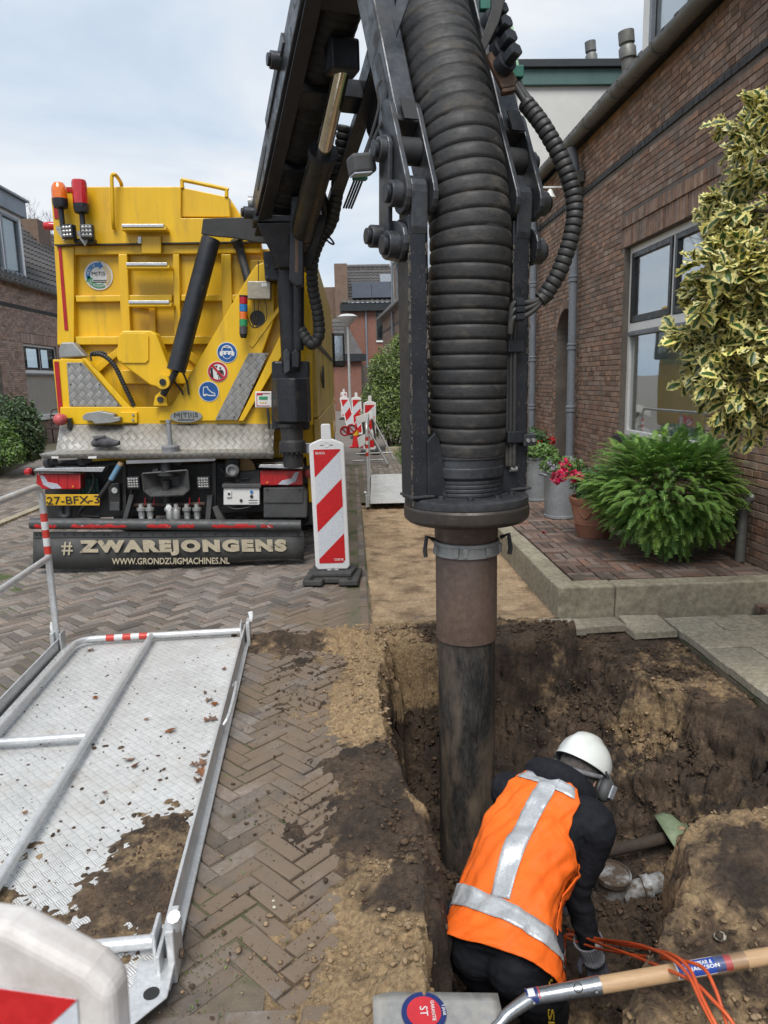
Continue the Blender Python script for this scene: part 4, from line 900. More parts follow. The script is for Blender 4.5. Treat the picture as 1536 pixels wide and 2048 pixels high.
for pts in ([(112, 492), (522, 486), (522, 506), (114, 510)], [(150, 591), (344, 589), (344, 602), (152, 604)], [(362, 589), (520, 589), (520, 602), (362, 602)], [(150, 673), (520, 671), (520, 688), (152, 690)], [(240, 740), (500, 740), (500, 768), (240, 768)]): pl('rib', pts, 7.155, .07, MT['yellow'], bevel=.008)
for pts in ([(262, 612), (310, 612), (312, 690), (300, 690), (298, 618)], [(470, 590), (500, 572), (500, 584), (478, 600)], [(360, 705), (376, 697), (430, 745), (418, 752)], [(175, 745), (240, 690), (252, 696), (190, 752)]): pl('rib', pts, 7.17, .055, MT['yellow'], bevel=.006)
pl('red_strip', [(103, 374), (146, 374), (146, 384), (112, 384), (117, 437), (109, 437)], 7.112, .006, MT['red_refl'], bevel=0)
pl('red_strip', [(116, 493), (122, 493), (136, 660), (129, 660)], 7.132, .006, MT['red_refl'], bevel=0)
pl('red_strip', [(605, 590), (612, 592), (622, 720), (610, 722)], 7.2, .006, MT['red_refl'], bevel=0)
for x0, y0, x1, y1 in ((243, 448, 327, 456), (252, 525, 334, 533), (257, 601, 338, 609)):
    s_ = pl('step', rc(x0-1, y0+6, x1+5, y1+4), 6.98, .16, MT['yellow'], bevel=.004); pl('step_tread', rc(x0, y0, x1, y0+6), 6.97, .15, MT['alu'], s_, bevel=.003)
pl('latch_plate', rc(283, 472, 322, 507), 7.09, .05, MT['yellow']); pl('latch_box', rc(275, 472, 283, 487), 7.08, .05, MT['alu'])
tubep('grab_handle', [(228, 457), (226, 440), (224, 375), (224, 352), (231, 350), (242, 366), (243, 380)], [7.1, 7.05, 7.03, 7.03, 7.05, 7.3, 7.3], .017, MT['yellow'], res=3)
tubep('grab_rail', [(365, 376), (364, 362), (370, 361), (450, 378), (453, 382), (453, 394)], 7.16, .018, MT['yellow'], res=3)
# beacons and work lamps, upper left
def beacon(px, py, m, h, name, dome):
    c = P(px, py, Y=7.0); k = .0050; b = MB(); r_ = 13.5*k
    pr = [(r_*.35, -.23), (r_*.35, -.09), (r_*.9, -.075), (r_, -.04), (r_, 0)]
    b.lathe(pr, c, 20); base = b.build('beacon', MT['black_steel'], TK, smooth=40)
    g_ = MB(); g_.lathe(([(r_, 0), (r_*.98, h*.45), (r_*.9, h*.72), (r_*.62, h*.93), (.001, h)] if dome else [(r_, 0), (r_*.97, h*.85), (r_*.88, h*.97), (.001, h)]), c, 20); g_.build('lens', m, base, smooth=40)
    g_ = MB(); g_.bx(c.x-.06, c.x+.06, 7.0, 7.1, c.z-.26, c.z-.23); g_.prism([c+V((-.06, .0, -.262)), c+V((.06, .0, -.262)), c+V((0, .0, -.36))], (0, .02, 0)); g_.build('bracket', MT['galv'], base)
beacon(120, 398, MT['amber_lens'], .145, 'beacon', True); beacon(162, 408, MT['red_lens'], .205, 'beacon', False)
def work_lamp(px, py, Y, w_, h, yaw, par=None, grid=3, name='work_lamp'):
    c = P(px, py, Y=Y); rt = V((math.cos(yaw), math.sin(yaw), 0)); n_ = V((rt.y, -rt.x, 0)); b = MB()
    b.obx(c, rt*w_/2, -n_*.035, ZZ*h/2); o_ = b.build(name, MT['black_steel'], par or TK, bevel=.012)
    for i in range(grid):
        for j in range(grid):
            q_ = MB(); p = c+n_*.036+rt*w_*.8*((i+.5)/grid-.5)+ZZ*h*.8*((j+.5)/grid-.5); q_.lathe([(min(w_, h)*.36/grid*1.1, 0), (.003, .008)], p, 10, ax=n_); q_.build('led', MT['led'], o_, smooth=60)
    return o_
work_lamp(138, 464, 6.98, .115, .125, R(-14)); work_lamp(175, 464, 6.98, .115, .125, R(6))
pl('lamp_bracket', rc(147, 477, 188, 486), 7.02, .08, MT['black_steel'])
b = MB(); c = P(101, 452, Y=7.2); b.lathe([(.001, -.06), (.035, -.055), (.04, 0), (.035, .05)], c, 16, ax=(1, 0, 0)); b.build('marker_lamp', MT['red_lens'], TK, smooth=50)
# round badge
bd = disc('badge', 197, 551, 7.21, 28.5, MT['sticker_w'], th=.006)
rng_('arrow', 197, 551, 7.206, 17, 25, 195, 82, MT['sticker_lb'], bd, head=-24)
rng_('arrow', 197, 551, 7.206, 17, 25, 298, 205, MT['sticker_g'], bd, head=-24)
rng_('arc', 197, 551, 7.206, 17, 25, 56, -52, MT['sticker_y'], bd)
c = P(197, 548, Y=7.204); text('M|T|S', c, XX, ZZ, MT['ink'], bd, height=.042, width=.125, ext=.0006)
for dy in (9, 12.5): pl('small_print', rc(186, 551+dy, 213, 552.4+dy), 7.205, .001, MT['ink'], bd, bevel=0)
for wd, r_, a_m, sp_n, fl, mm_ in (('Mobile', 21, 140, 11.5, 1, 'sticker_w'), ('Zuigsysteem', 21, 251, 8.2, -1, 'sticker_w'), ('Recycling', 21, 2, 10.5, 1, 'sticker_w')):
    kx = (P(207, 551, Y=7.2)-P(197, 551, Y=7.2)).length/10; cc = P(197, 551, Y=7.2035)
    for i, ch_ in enumerate(wd):
        a = R(a_m+(((len(wd)-1)/2-i)*sp_n)*fl); rad_ = V((math.cos(a), 0, math.sin(a))); tg = V((math.sin(a), 0, -math.cos(a)))*fl
        text(ch_, cc+rad_*r_*kx, tg, rad_*fl, MT[mm_], bd, height=.02, ext=.0005, name='letter')
# ---- lower yellow frame
pl('side_panel', [(105, 719), (163, 718), (248, 815), (545, 810), (545, 848), (118, 848)], 7.02, .1, MT['yellow'])
pl('frame_edge', [(163, 717), (172, 717), (262, 815), (246, 816)], 6.99, .05, MT['yellow'])
pl('red_strip', [(108, 723), (117, 723), (126, 826), (117, 826)], 7.012, .006, MT['red_refl'], bevel=0)
tp = pl('tread_panel', [(133, 725), (164, 725), (243, 814), (139, 813)], 7.008, .01, MT['tread_d'], bevel=.002)
for x, y in ((137, 729), (161, 729), (141, 769), (199, 769), (144, 809), (236, 811), (190, 811)): disc('rivet', x, y, 7.0, 1.5, MT['chassis'], tp, n=8)
pl('rubber_buffer', [(117, 700), (122, 685), (146, 684), (160, 700), (172, 713), (118, 716)], 7.03, .12, MT['galv'], bevel=.012)
# A frame right
pl('arm_support', [(528, 524), (548, 560), (548, 640), (475, 842), (318, 842), (318, 812), (345, 808), (498, 550), (512, 530)], 6.96, .06, MT['yellow'], bevel=.008)
pl('arm_support_edge', [(560, 610), (570, 618), (570, 700), (487, 842), (477, 842), (560, 672)], 6.93, .12, MT['yellow'], bevel=.005)
pl('arm_support_edge', [(498, 690), (562, 606), (566, 612), (505, 696)], 6.95, .02, MT['yellow'], bevel=.003)
tp = pl('tread_panel', [(497, 706), (537, 706), (475, 840), (430, 840)], 6.942, .012, MT['tread_d'], bevel=.002)
for x, y in ((503, 710), (532, 710), (480, 770), (505, 770), (438, 834), (468, 834)): disc('rivet', x, y, 6.935, 1.5, MT['chassis'], tp, n=8)
pl('support_back', [(500, 520), (622, 520), (626, 850), (545, 848), (500, 700)], 7.1, .12, MT['yellow'])
# bottom beam with oval badge
pl('rear_beam', rc(120, 814, 548, 849), 6.985, .03, MT['yellow'])
ov = disc('name_plate', 372, 833, 6.945, 32, MT['galv'], th=.012, ry=12); text('M|T|I|S', P(372, 831, Y=6.94), XX, ZZ, MT['greyplastic'], ov, height=.055, width=.22, ext=.003)
pl('small_print', rc(356, 839, 389, 840.5), 6.94, .002, MT['ink'], ov, bevel=0)
# safety stickers
s1 = disc('safety_sticker', 454, 705, 6.955, 20.5, MT['sticker_w'], th=.004); disc('blue_field', 454, 705, 6.953, 19, MT['sticker_b'], s1, th=.002)
rng_('headband', 454, 702, 6.951, 9.5, 11.5, 0, 180, MT['sticker_w'], s1); rng_('chin', 454, 709, 6.951, 8, 9, 190, 350, MT['sticker_w'], s1)
for dx in (-11.5, 11.5): disc('ear_cup', 454+dx, 707, 6.951, 3.4, MT['sticker_w'], s1, th=.002, n=16, ry=5)
for dx in (-4.2, 4.2): disc('goggle', 454+dx, 706.5, 6.951, 3.2, MT['sticker_w'], s1, th=.002, n=16)
pl('goggle_bar', rc(444, 702, 464, 704), 6.951, .002, MT['sticker_w'], s1, bevel=0); pl('brow', [(445, 698), (449, 694), (459, 694), (463, 698), (461, 696), (447, 696)], 6.951, .002, MT['sticker_w'], s1, bevel=0)
s2 = disc('safety_sticker', 435.5, 743.5, 6.955, 20.5, MT['sticker_w'], th=.004); rng_('red_ring', 435.5, 743.5, 6.952, 15.5, 19.5, 0, 360, MT['sticker_r'], s2, n=48)
pl('figure_load', [(421, 737), (425, 735), (427, 757), (421, 752)], 6.952, .002, MT['ink'], s2, bevel=0)
pl('figure_body', [(436, 741), (444, 739), (447, 743), (448, 750), (445.5, 750), (444, 746), (443, 758), (440.5, 758), (440, 750), (438, 758), (436.5, 758), (437, 748), (434.5, 750), (433.5, 748)], 6.952, .002, MT['ink'], s2, bevel=0)
disc('figure_head', 440.2, 736, 6.952, 2, MT['ink'], s2, th=.002, n=14); pl('figure_arm', [(426, 732), (434, 731), (435, 732), (431, 738), (430, 737.5), (432.5, 732.5), (426, 733)], 6.952, .002, MT['ink'], s2, bevel=0)
pl('red_bar', [(423, 733), (426, 730), (449, 754), (446, 757)], 6.950, .002, MT['sticker_r'], s2, bevel=0)
s3 = disc('safety_sticker', 417.5, 783, 6.955, 20.5, MT['sticker_w'], th=.004); disc('blue_field', 417.5, 783, 6.953, 19, MT['sticker_b'], s3, th=.002)
boot = [(406, 774), (415, 772.5), (417, 778), (424, 784), (430, 786), (431, 792), (418, 792), (413, 789.5), (412, 792), (406, 792)]
pl('boot', boot, 6.951, .002, MT['sticker_w'], s3, bevel=0); pl('boot_inner', [(407.5, 775.5), (413.8, 774.3), (415.6, 779), (423, 785.5), (429, 787.5), (429.4, 789.6), (418.4, 789.6), (413.2, 787.2), (407.4, 788.4)], 6.9495, .002, MT['sticker_b'], s3, bevel=0)
# hydraulics: tailgate ram, pivot cover, second ram
b = MB(); b.tube([P(422, 478, Y=6.95), P(352, 742, Y=6.82)], .085, 24); ram = b.build('tailgate_ram', MT['black_steel'], TK, smooth=50)
b = MB(); b.tube([P(352, 742, Y=6.82), P(326, 790, Y=6.85)], .03, 14); b.build('ram_rod', MT['chassis'], ram, smooth=50)
pl('pivot_cover', [(238, 668), (245, 661), (300, 661), (312, 668), (345, 752), (342, 768), (325, 777), (300, 770), (236, 722), (232, 712)], 6.9, .18, MT['yellow'], bevel=.012)
pl('cover_panel', [(240, 671), (245, 666), (292, 666), (297, 672), (297, 720), (291, 726), (245, 726), (239, 720)], 6.885, .012, MT['yellow'], bevel=.003)
for r_, m_, yv in ((14, 'yellow', 6.76), (6.5, 'black_steel', 6.745)): disc('pivot_pin', 325, 764, yv, r_, MT[m_], th=.14 if r_ > 10 else .02, n=24)
pl('pivot_bracket', [(310, 792), (320, 783), (332, 790), (336, 812), (306, 812)], 6.9, .05, MT['yellow']); disc('pivot_pin', 320, 799, 6.885, 6, MT['chassis'], th=.05, n=20)
pl('rubber_flap', [(406, 437), (520, 433), (545, 470), (538, 488), (500, 482), (470, 476), (425, 472), (402, 468)], 6.9, .03, MT['rubber'], bevel=.006)
b = MB(); b.tube([P(478, 492, Y=7.08), P(497, 562, Y=7.0)], .04, 14); b.tube([P(472, 478, Y=7.05), P(478, 492, Y=7.08)], .055, 14); b.build('upper_ram', MT['chassis'], TK, smooth=50)
ribbed([P(183, 708, Y=6.97), P(205, 710, Y=6.95), P(228, 730, Y=6.94), P(248, 770, Y=6.95), P(268, 812, Y=7.0)], .021, .025, .005, 'ribbed_hose', MT['rubber'], TK, n=12)
tubep('hydraulic_line', [(183, 722), (181, 708), (190, 704), (205, 704), (214, 708)], 6.95, .009, MT['chassis'], n=8, res=3)
for pts in ([(345, 745), (350, 765), (362, 780), (366, 790)], [(366, 745), (374, 765), (378, 790)]): tubep('hydraulic_line', pts, 6.93, .009, MT['chassis'], n=8, res=3)
# control box, signal stack, wiring
bx_ = pl('control_box', rc(495, 562, 541, 598), 6.83, .09, MT['galv'], bevel=.006); pl('box_lid', rc(496, 563, 540, 597), 6.822, .01, mat('stainless_beige', (.42, .38, .29), None, .4, .5), bx_, bevel=.003); pl('sticker', rc(523, 566, 534, 573), 6.818, .002, MT['sticker_w'], bx_, bevel=0)
tubep('antenna', [(517, 562), (517, 522)], 6.88, .004, MT['ink'], bx_, n=6)
st = thing  # (alias kept local)
sk = None
for i, (y0, y1, m_) in enumerate(((594, 608, 'sticker_r'), (609, 623, 'sticker_lb'), (624, 638, 'amber_lens'), (639, 652, 'sticker_g'), (653, 668, 'greyplastic'))):
    a, c = P(487, y1, Y=6.85), P(487, y0, Y=6.85); q_ = MB(); q_.cyl(a, c, .037, n=18)
    if sk is None: sk = q_.build('signal_tower', MT[m_], TK, smooth=50)
    else: q_.build('signal_segment', MT[m_], sk, smooth=50)
q_ = MB(); q_.cyl(P(487, 676, Y=6.85), P(487, 668, Y=6.85), .025, .037, n=18); q_.cyl(P(487, 594, Y=6.85), P(487, 591, Y=6.85), .039, n=18); q_.build('signal_base', MT['ink'], sk, smooth=50)
disc('cable_opening', 515, 636, 6.955, 15, MT['ink'], th=.004)
for pts in ([(508, 600), (509, 625), (505, 650), (515, 655), (532, 640), (533, 615), (528, 598)], [(494, 630), (500, 648), (508, 656), (520, 648)], [(518, 600), (517, 616), (512, 640), (506, 652)]): tubep('wire', pts, 6.86, .004, MT['ink'], n=6, res=4)
ct = pl('remote_box', rc(510, 783, 543, 815), 6.85, .06, MT['sticker_w'], bevel=.006); pl('box_screen', rc(518, 793, 535, 799), 6.846, .004, MT['sticker_g'], ct, bevel=0); pl('box_rim', [(513, 786), (540, 786), (540, 787), (514, 787), (514, 811), (540, 811), (540, 812), (513, 812)], 6.846, .004, MT['sticker_r'], ct, bevel=0); pl('box_logo', rc(514, 787, 525, 790), 6.846, .004, MT['sticker_r'], ct, bevel=0)
for x in (521, 526, 531): disc('button', x, 805, 6.846, 1.6, MT['plate_y'], ct, n=10)
tubep('cable', [(535, 816), (537, 835), (538, 858)], 6.86, .012, MT['chassis'], n=8)
pl('step_plate', [(164, 833), (172, 826), (198, 822), (228, 828), (228, 834), (240, 834), (240, 842), (222, 846), (190, 848), (184, 842), (166, 840)], 6.88, .1, MT['galv'], bevel=.006)
pl('bracket_block', rc(240, 824, 274, 846), 6.95, .04, MT['yellow'])
for y in (830, 840): disc('bolt', 266, y, 6.94, 2.5, MT['galv'], n=8)
# left marker light
b = MB(); c = P(122, 839, Y=6.9); b.lathe([(.001, -.07), (.035, -.065), (.052, -.04), (.055, 0), (.05, .03)], c, 18, ax=(.3, 1, 0)); b.build('side_lamp', MT['pink_lens'], TK, smooth=50); pl('lamp_mount', rc(134, 836, 142, 858), 6.92, .05, MT['ink'])
# sloping tread plate shelf
sh = MB(); top0, top1 = P(120, 849, Y=6.98), P(549, 847, Y=6.98); k0, k1 = P(112, 900, Y=6.82), P(546, 898, Y=6.82); f0, f1 = P(78, 908, Y=6.66), P(548, 905, Y=6.66)
lip0, lip1 = f0+V((.03, .01, -.045)), f1+V((-.01, .01, -.055))
n = 14; rows = [(top0, top1), (k0, k1), (f0, f1), (lip0, lip1)]; vs = []
for a, c in rows:
    for i in range(n+1): vs.append(a.lerp(c, i/n)+V((0, 0, rnd.uniform(-.004, .004))))
fs = [(r_*(n+1)+i, r_*(n+1)+i+1, (r_+1)*(n+1)+i+1, (r_+1)*(n+1)+i) for r_ in range(3) for i in range(n)]
sh.add(vs, fs); shf = sh.build('tread_shelf', MT['tread_t'], TK, smooth=25); sm_ = shf.modifiers.new('solid', 'SOLIDIFY'); sm_.thickness = .006
for x0, x1 in ((103, 117), (176, 193)): pl('label_plate', rc(x0, 912, x1, 917), 6.665, .003, MT['sticker_w'], shf, bevel=0)
gl = P(210, 894, Y=6.78)
b = MB(); b.tube(smooth_path([gl+V(q_) for q_ in ((-.12, 0, .025), (-.04, .02, .05), (.05, 0, .04), (.14, -.02, .035))], 4), [.02, .03, .04, .045, .05, .05, .045, .05, .04, .035, .03, .025, .02], 10); b.tube([gl+V((-.03, 0, .05)), gl+V((-.08, -.02, .085)), gl+V((.02, 0, .095))], [.03, .025, .015], 8)
tag(b.build('work_glove', mat('dark_glove', (.05, .05, .055), (.12, .12, .13), .9, scale=20), None, smooth=60), 'dark grey work glove left lying on the tread plate shelf', 'glove')
b = MB(); cpt = P(342, 907, Y=6.75); b.lathe([(.075, 0), (.078, .05), (.082, .052), (.082, .07), (.075, .075), (.01, .078)], cpt, 22); b.cyl(cpt+V((0, 0, .07)), cpt+V((0, 0, .28)), .022, n=12); b.cyl(cpt+V((0, 0, .28)), cpt+V((0, 0, .31)), .026, n=12)
tag(b.build('grease_can', mat('grey_tin', (.3, .31, .33), None, .5, .3), None, smooth=40), 'small grey tin with a brush handle on the tread shelf', 'tin')
# ---- rear underside: frame, lamps, coupling
b = MB(); b.bx(P(90, 950, Y=7.1).x, P(600, 950, Y=7.1).x, 7.05, 7.4, .45, .95); b.build('rear_crossframe', MT['chassis'], TK, bevel=.01)
b = MB(); b.bx(-2.3, -1.2, 7.2, 15.5, .6, .95); b.build('chassis_rails', MT['chassis'], TK)
def tail(x0, y0, x1, y1, flip):
    o_ = pl('tail_lamp', rc(x0, y0, x1, y1), 6.78, .12, MT['red_lens'], bevel=.012)
    w_ = x1-x0; f = (lambda t: x1-t*w_) if flip else (lambda t: x0+t*w_)
    pl('reverse_lens', [(f(.08), y0+2), (f(.18), y0+4), (f(.26), y0+16), (f(.48), y0+20), (f(.58), y1-2), (f(.34), y1-1), (f(.16), y0+22)], 6.774, .012, MT['clear_lens'], o_, bevel=.002)
    disc('round_lens', f(.83), y1-9, 6.774, 6, MT['red_lens'], o_, th=.012, n=18); disc('bulb', f(.83), y1-6, 6.77, 2.4, MT['amber_lens'], o_, th=.012, n=12)
    for t in (.3, .5, .7): pl('lens_rib', rc(f(t)-.5, y0+1, f(t)+.5, y1-1), 6.776, .01, MT['red_refl'], o_, bevel=0)
tail(72, 948, 161, 979, False); tail(520, 941, 605, 971, True)
pl('lamp_hood', [(66, 942), (72, 937), (210, 934), (204, 944)], 6.72, .2, MT['alu'], bevel=.003); pl('lamp_hood', [(517, 935), (520, 929), (604, 929), (606, 938)], 6.72, .2, MT['alu'], bevel=.003)
for px, py, x1 in ((56, 943, 68), (629, 931, 606)):
    b = MB(); c = P(px, py, Y=6.72); b.lathe([(.001, -.035), (.025, -.03), (.033, 0), (.033, .02)], c, 16, ax=(0, 1, 0)); o_ = b.build('end_outline_lamp', MT['red_lens'], TK, smooth=50)
    b = MB(); b.lathe([(.036, .02), (.036, .045), (.01, .05)], c, 16, ax=(0, 1, 0)); b.tube([c+V((0, .03, 0)), P(x1, py+6, Y=6.8)], .016, 8); b.build('lamp_stalk', MT['rubber'], o_, smooth=50)
b = MB(); c = P(617, 947, Y=6.95); b.lathe([(.001, -.06), (.035, -.05), (.045, 0)], c, 16, ax=(0, 1, 0)); b.build('side_lamp', MT['pink_lens'], TK, smooth=50)
np_ = pl('number_plate', rc(80, 989, 199, 1011), 6.76, .012, MT['plate_y'], bevel=.003); pl('plate_flag', rc(80.5, 989.5, 91, 1010.5), 6.757, .004, MT['sticker_lb'], np_, bevel=0)
text('NL', P(86, 1006, Y=6.755), XX, ZZ, MT['sticker_w'], np_, height=.018, ext=.001)
text('27-BFX-3', P(146, 1000, Y=6.755), XX, ZZ, MT['ink'], np_, height=.072, width=.475, ext=.001)
for x, y in ((94, 1005), (177, 1003)): disc('plate_screw', x, y, 6.754, 1.7, MT['ink'], np_, n=8)
tubep('plate_hanger', [(120, 1011), (122, 1030), (130, 1034), (138, 1030), (139, 1011)], 6.85, .03, MT['greyplastic'])
for px in (268, 408): work_lamp(px, 965, 6.74, .12, .115, 0, grid=4)
pl('lamp_frame', rc(245, 930, 252, 1035), 6.85, .05, MT['chassis']); pl('lamp_frame', rc(424, 925, 432, 1035), 6.85, .05, MT['chassis'])
for pts in ([(258, 990), (268, 990), (252, 1046), (243, 1046)], [(414, 990), (425, 990), (420, 1046), (410, 1046)], [(424, 1015), (434, 1012), (452, 1046), (436, 1046)]): pl('bumper_stay', pts, 6.78, .06, MT['greyplastic'])
# tow coupling with funnel
b = MB(); fc = P(332, 968, Y=6.72)
fun = [V((-.21, 0, .10)), V((.2, 0, .12)), V((.205, 0, -.06)), V((.15, 0, -.105)), V((-.15, 0, -.11)), V((-.205, 0, -.06))]
inn = [v*.42+V((0, .16, 0)) for v in fun]
b.add([fc+v for v in fun]+[fc+v for v in inn], [(i, (i+1) % 6, 6+(i+1) % 6, 6+i) for i in range(6)]+[(6, 7, 8, 9, 10, 11)])
cpl = b.build('tow_coupling', MT['greyplastic'], TK, bevel=.008); cpl.modifiers.new('solid', 'SOLIDIFY').thickness = .012
b = MB(); b.cyl(P(333, 942, Y=6.8), P(333, 922, Y=6.8), .06, .05, n=16); b.cyl(P(333, 950, Y=6.82), P(333, 940, Y=6.82), .1, n=18); b.tube([P(345, 925, Y=6.8), P(360, 928, Y=6.78), P(362, 915, Y=6.76), P(356, 905, Y=6.75)], .017, 8); b.cyl(P(318, 940, Y=6.78), P(308, 944, Y=6.78), .03, n=10); b.cyl(P(333, 960, Y=6.84), P(333, 1005, Y=6.84), .04, n=12); b.build('coupling_head', MT['chassis'], cpl, smooth=40)
pl('coupling_shelf', [(252, 920), (252, 928), (310, 926), (430, 922), (432, 916)], 6.72, .22, MT['alu'], bevel=.003)
# air couplings, hoses and pipe fittings
tubep('air_pipe_rail', [(268, 1010), (410, 1008)], 6.85, .02, mat('rusty_rail', (.10, .06, .045), None, .8))
for px in (283, 300, 338, 353, 374, 394):
    b = MB(); c = P(px, 1022, Y=6.78); b.lathe([(.03, -.06), (.03, .0), (.042, .005), (.042, .03), (.025, .035), (.02, .07)], c, 12); b.tube([c+V((0, 0, -.04)), c+V((0, -.02, -.09)), c+V((.02, 0, -.14))], .026, 8); b.build('pipe_fitting', MT['galv'], TK, smooth=45)
for px in (341, 354):
    b = MB(); c = P(px, 1040, Y=6.76); b.lathe([(.03, -.03), (.033, 0), (.033, .09), (.024, .1), (.02, .12)], c, 14); b.build('filter_bowl', MT['galv'], TK, smooth=45)
b = MB(); c = P(337, 1016, Y=6.74); b.lathe([(.028, .02), (.028, 0), (.001, -.004)], c, 16, ax=(0, 1, 0)); b.build('gauge', MT['sticker_w'], TK, smooth=40)
for x0 in (285, 303, 374, 393): tubep('red_tag', [(x0+6, 995), (x0+4, 1010)], 6.78, .004, MT['sticker_r'], n=6)
b = MB(); b.tube([P(240, 929, Y=6.72), P(222, 960, Y=6.7)], .026, 12); hz = b.build('spray_lance', mat('blue_hose', (.10, .2, .31), (.14, .25, .36), .6, scale=8), TK, smooth=50)
b = MB(); b.tube([P(243, 924, Y=6.72), P(240, 930, Y=6.72)], .028, 12); b.build('lance_cap', mat('tan_cap', (.4, .26, .14), None, .7), hz, smooth=50)
b = MB(); b.tube(smooth_path([P(222, 960, Y=6.7), P(210, 978, Y=6.72), P(203, 988, Y=6.74), P(196, 1000, Y=6.85)], 4), .02, 10); b.build('lance_hose', MT['chassis'], hz, smooth=50)
b = MB()
for i in range(6):
    c = P(160+i*7, 976, Y=6.95); b.tube([c+V((0, .02*math.cos(i), .09)), c+V((.01, -.03, 0)), c+V((0, .02, -.1))], .018, 8)
b.build('cable_coil', mat('green_cable', (.02, .07, .06), None, .6), TK, smooth=50)
sb_ = pl('socket_box', [(217, 968), (238, 966), (240, 1000), (240, 1022), (219, 1023), (217, 1000)], 6.8, .07, MT['chassis']); disc('socket_lid', 229, 981, 6.79, 6, MT['sticker_w'], sb_, n=20); pl('socket_cover', rc(219, 1004, 239, 1022), 6.785, .03, MT['greyplastic'], sb_)
for pts, yv, r_ in (([(195, 1000), (170, 1012), (160, 1030), (200, 1034)], 6.95, .016), ([(180, 938), (188, 955), (184, 975), (176, 990)], 6.85, .012), ([(250, 940), (262, 980), (256, 1010)], 6.9, .014), ([(440, 935), (455, 950), (480, 958), (500, 956)], 6.86, .012), ([(300, 1000), (318, 990), (340, 996), (370, 988)], 6.88, .014), ([(452, 1010), (470, 1018), (498, 1014), (505, 1004)], 6.8, .008), ([(90, 935), (115, 925), (150, 928), (176, 922)], 6.9, .02)): tubep('hose_line', pts, yv, r_, MT['chassis'], n=8, res=4)
for px, py in ((102, 925), (170, 922)): 
    b = MB(); c = P(px, py, Y=6.78); b.lathe([(.05, -.05), (.05, .01), (.035, .02), (.03, .06)], c, 14, ax=(.8, -.4, .2)); b.build('hose_coupling', MT['chassis'], TK, smooth=45)
for x0, x1, y0 in ((105, 180, 928), (185, 240, 930)): tubep('cross_tube', [(x0, y0), (x1, y0-3)], 6.9, .035, MT['chassis'])
# right: valve, hub, switch panel, tool box
b = MB(); c = P(464, 941, Y=6.74); b.lathe([(.06, .08), (.06, .02), (.048, .015), (.05, 0), (.042, -.005), (.035, .03), (.001, .035)], c, 20, ax=(0, 1, 0)); b.build('filler_neck', MT['galv'], TK, smooth=40); pl('filler_box', rc(450, 918, 477, 955), 6.82, .1, MT['chassis'])
b = MB(); b.lathe([(.001, 0), (.12, .01), (.12, .04)], P(485, 940, Y=6.95), 20, ax=(0, 1, 0)); b.build('wooden_chock', mat('chock_yellow', (.5, .33, .15), None, .7), TK, smooth=40)
pl('rear_bracket', [(470, 945), (520, 940), (520, 968), (470, 968)], 6.88, .06, MT['greyplastic'])
sp = pl('switch_panel', rc(447, 976, 519, 1010), 6.78, .1, MT['board'], bevel=.006); pl('panel_hood', rc(444, 968, 522, 976), 6.76, .14, MT['greyplastic'], sp)
pl('main_switch', rc(453, 982, 463, 995), 6.765, .016, MT['sticker_w'], sp, bevel=.004); disc('switch_knob', 458, 988, 6.76, 2.4, MT['ink'], sp, n=12)
disc('blue_button', 503, 984, 6.77, 3.2, MT['sticker_lb'], sp, n=16); disc('black_button', 503, 993, 6.77, 3.2, MT['ink'], sp, n=16); disc('panel_lock', 482, 1001, 6.77, 3, MT['chassis'], sp, n=12)
for y in (1000, 1005): pl('panel_mark', rc(497, y, 515, y+.8), 6.775, .004, MT['greyplastic'], sp, bevel=0)
tb_ = pl('tool_box', [(527, 976), (606, 974), (614, 986), (614, 1036), (527, 1036)], 6.77, .25, MT['greyplastic'], bevel=.012); pl('box_flap', rc(527, 976, 606, 1006), 6.758, .012, MT['greyplastic'], tb_, bevel=.005)
for x in (534, 600): disc('flap_screw', x, 979, 6.75, 2.5, MT['chassis'], tb_, n=8)
pl('rear_corner', [(612, 905), (628, 905), (632, 1005), (618, 1005)], 6.95, .25, MT['yellow']); pl('rear_corner', [(616, 1006), (632, 1006), (634, 1048), (602, 1052), (616, 1044)], 6.97, .3, MT['chassis'])
# bumper tube and rubber skirt with lettering
b = MB(); a, c = P(62, 1047, Y=6.68), P(602, 1051, Y=6.68); b.tube([a, c], .052, 20); bp = b.build('bumper_tube', mat('scuffed_bumper', (.085, .087, .09), (.06, .062, .065), .55, .3, scale=6, dirt=((.16, .15, .13), 8, .55, .75)), TK, smooth=50)
MT['chip_red'] = mat('chipped_red_paint', (.50, .02, .02), (.42, .02, .02), .5, scale=8, dirt=((.55, .52, .5), 14, .6, .66))
for x0, x1, m_ in ((72, 118, 'chip_red'), (145, 258, 'chip_red'), (296, 346, 'chip_red'), (356, 392, 'chip_red'), (424, 515, 'chip_red'), (522, 548, 'chip_red')):
    n = 14; vs = []
    for i in range(n+1):
        t = i/n; p = P(lerp(x0, x1, t), 1049, Y=6.68); e0, e1 = R(166+rnd.uniform(-8, 16)), R(204+rnd.uniform(-6, 8))
        if i in (0, n): e0 = e1 = R(190)
        for a_ in (e0, (e0+e1)/2, e1): vs.append(V((p.x, 6.68+.0545*math.cos(a_), p.z+.0545*math.sin(a_))))
    q_ = MB(); q_.add(vs, [(3*i+k, 3*i+3+k, 3*i+4+k, 3*i+1+k) for i in range(n) for k in (0, 1)]); q_.build('red_paint', MT[m_], bp, recalc=False)
pl('skirt_strip', [(66, 1064), (606, 1062), (606, 1072), (66, 1076)], 6.692, .012, MT['greyplastic'], bevel=.002)
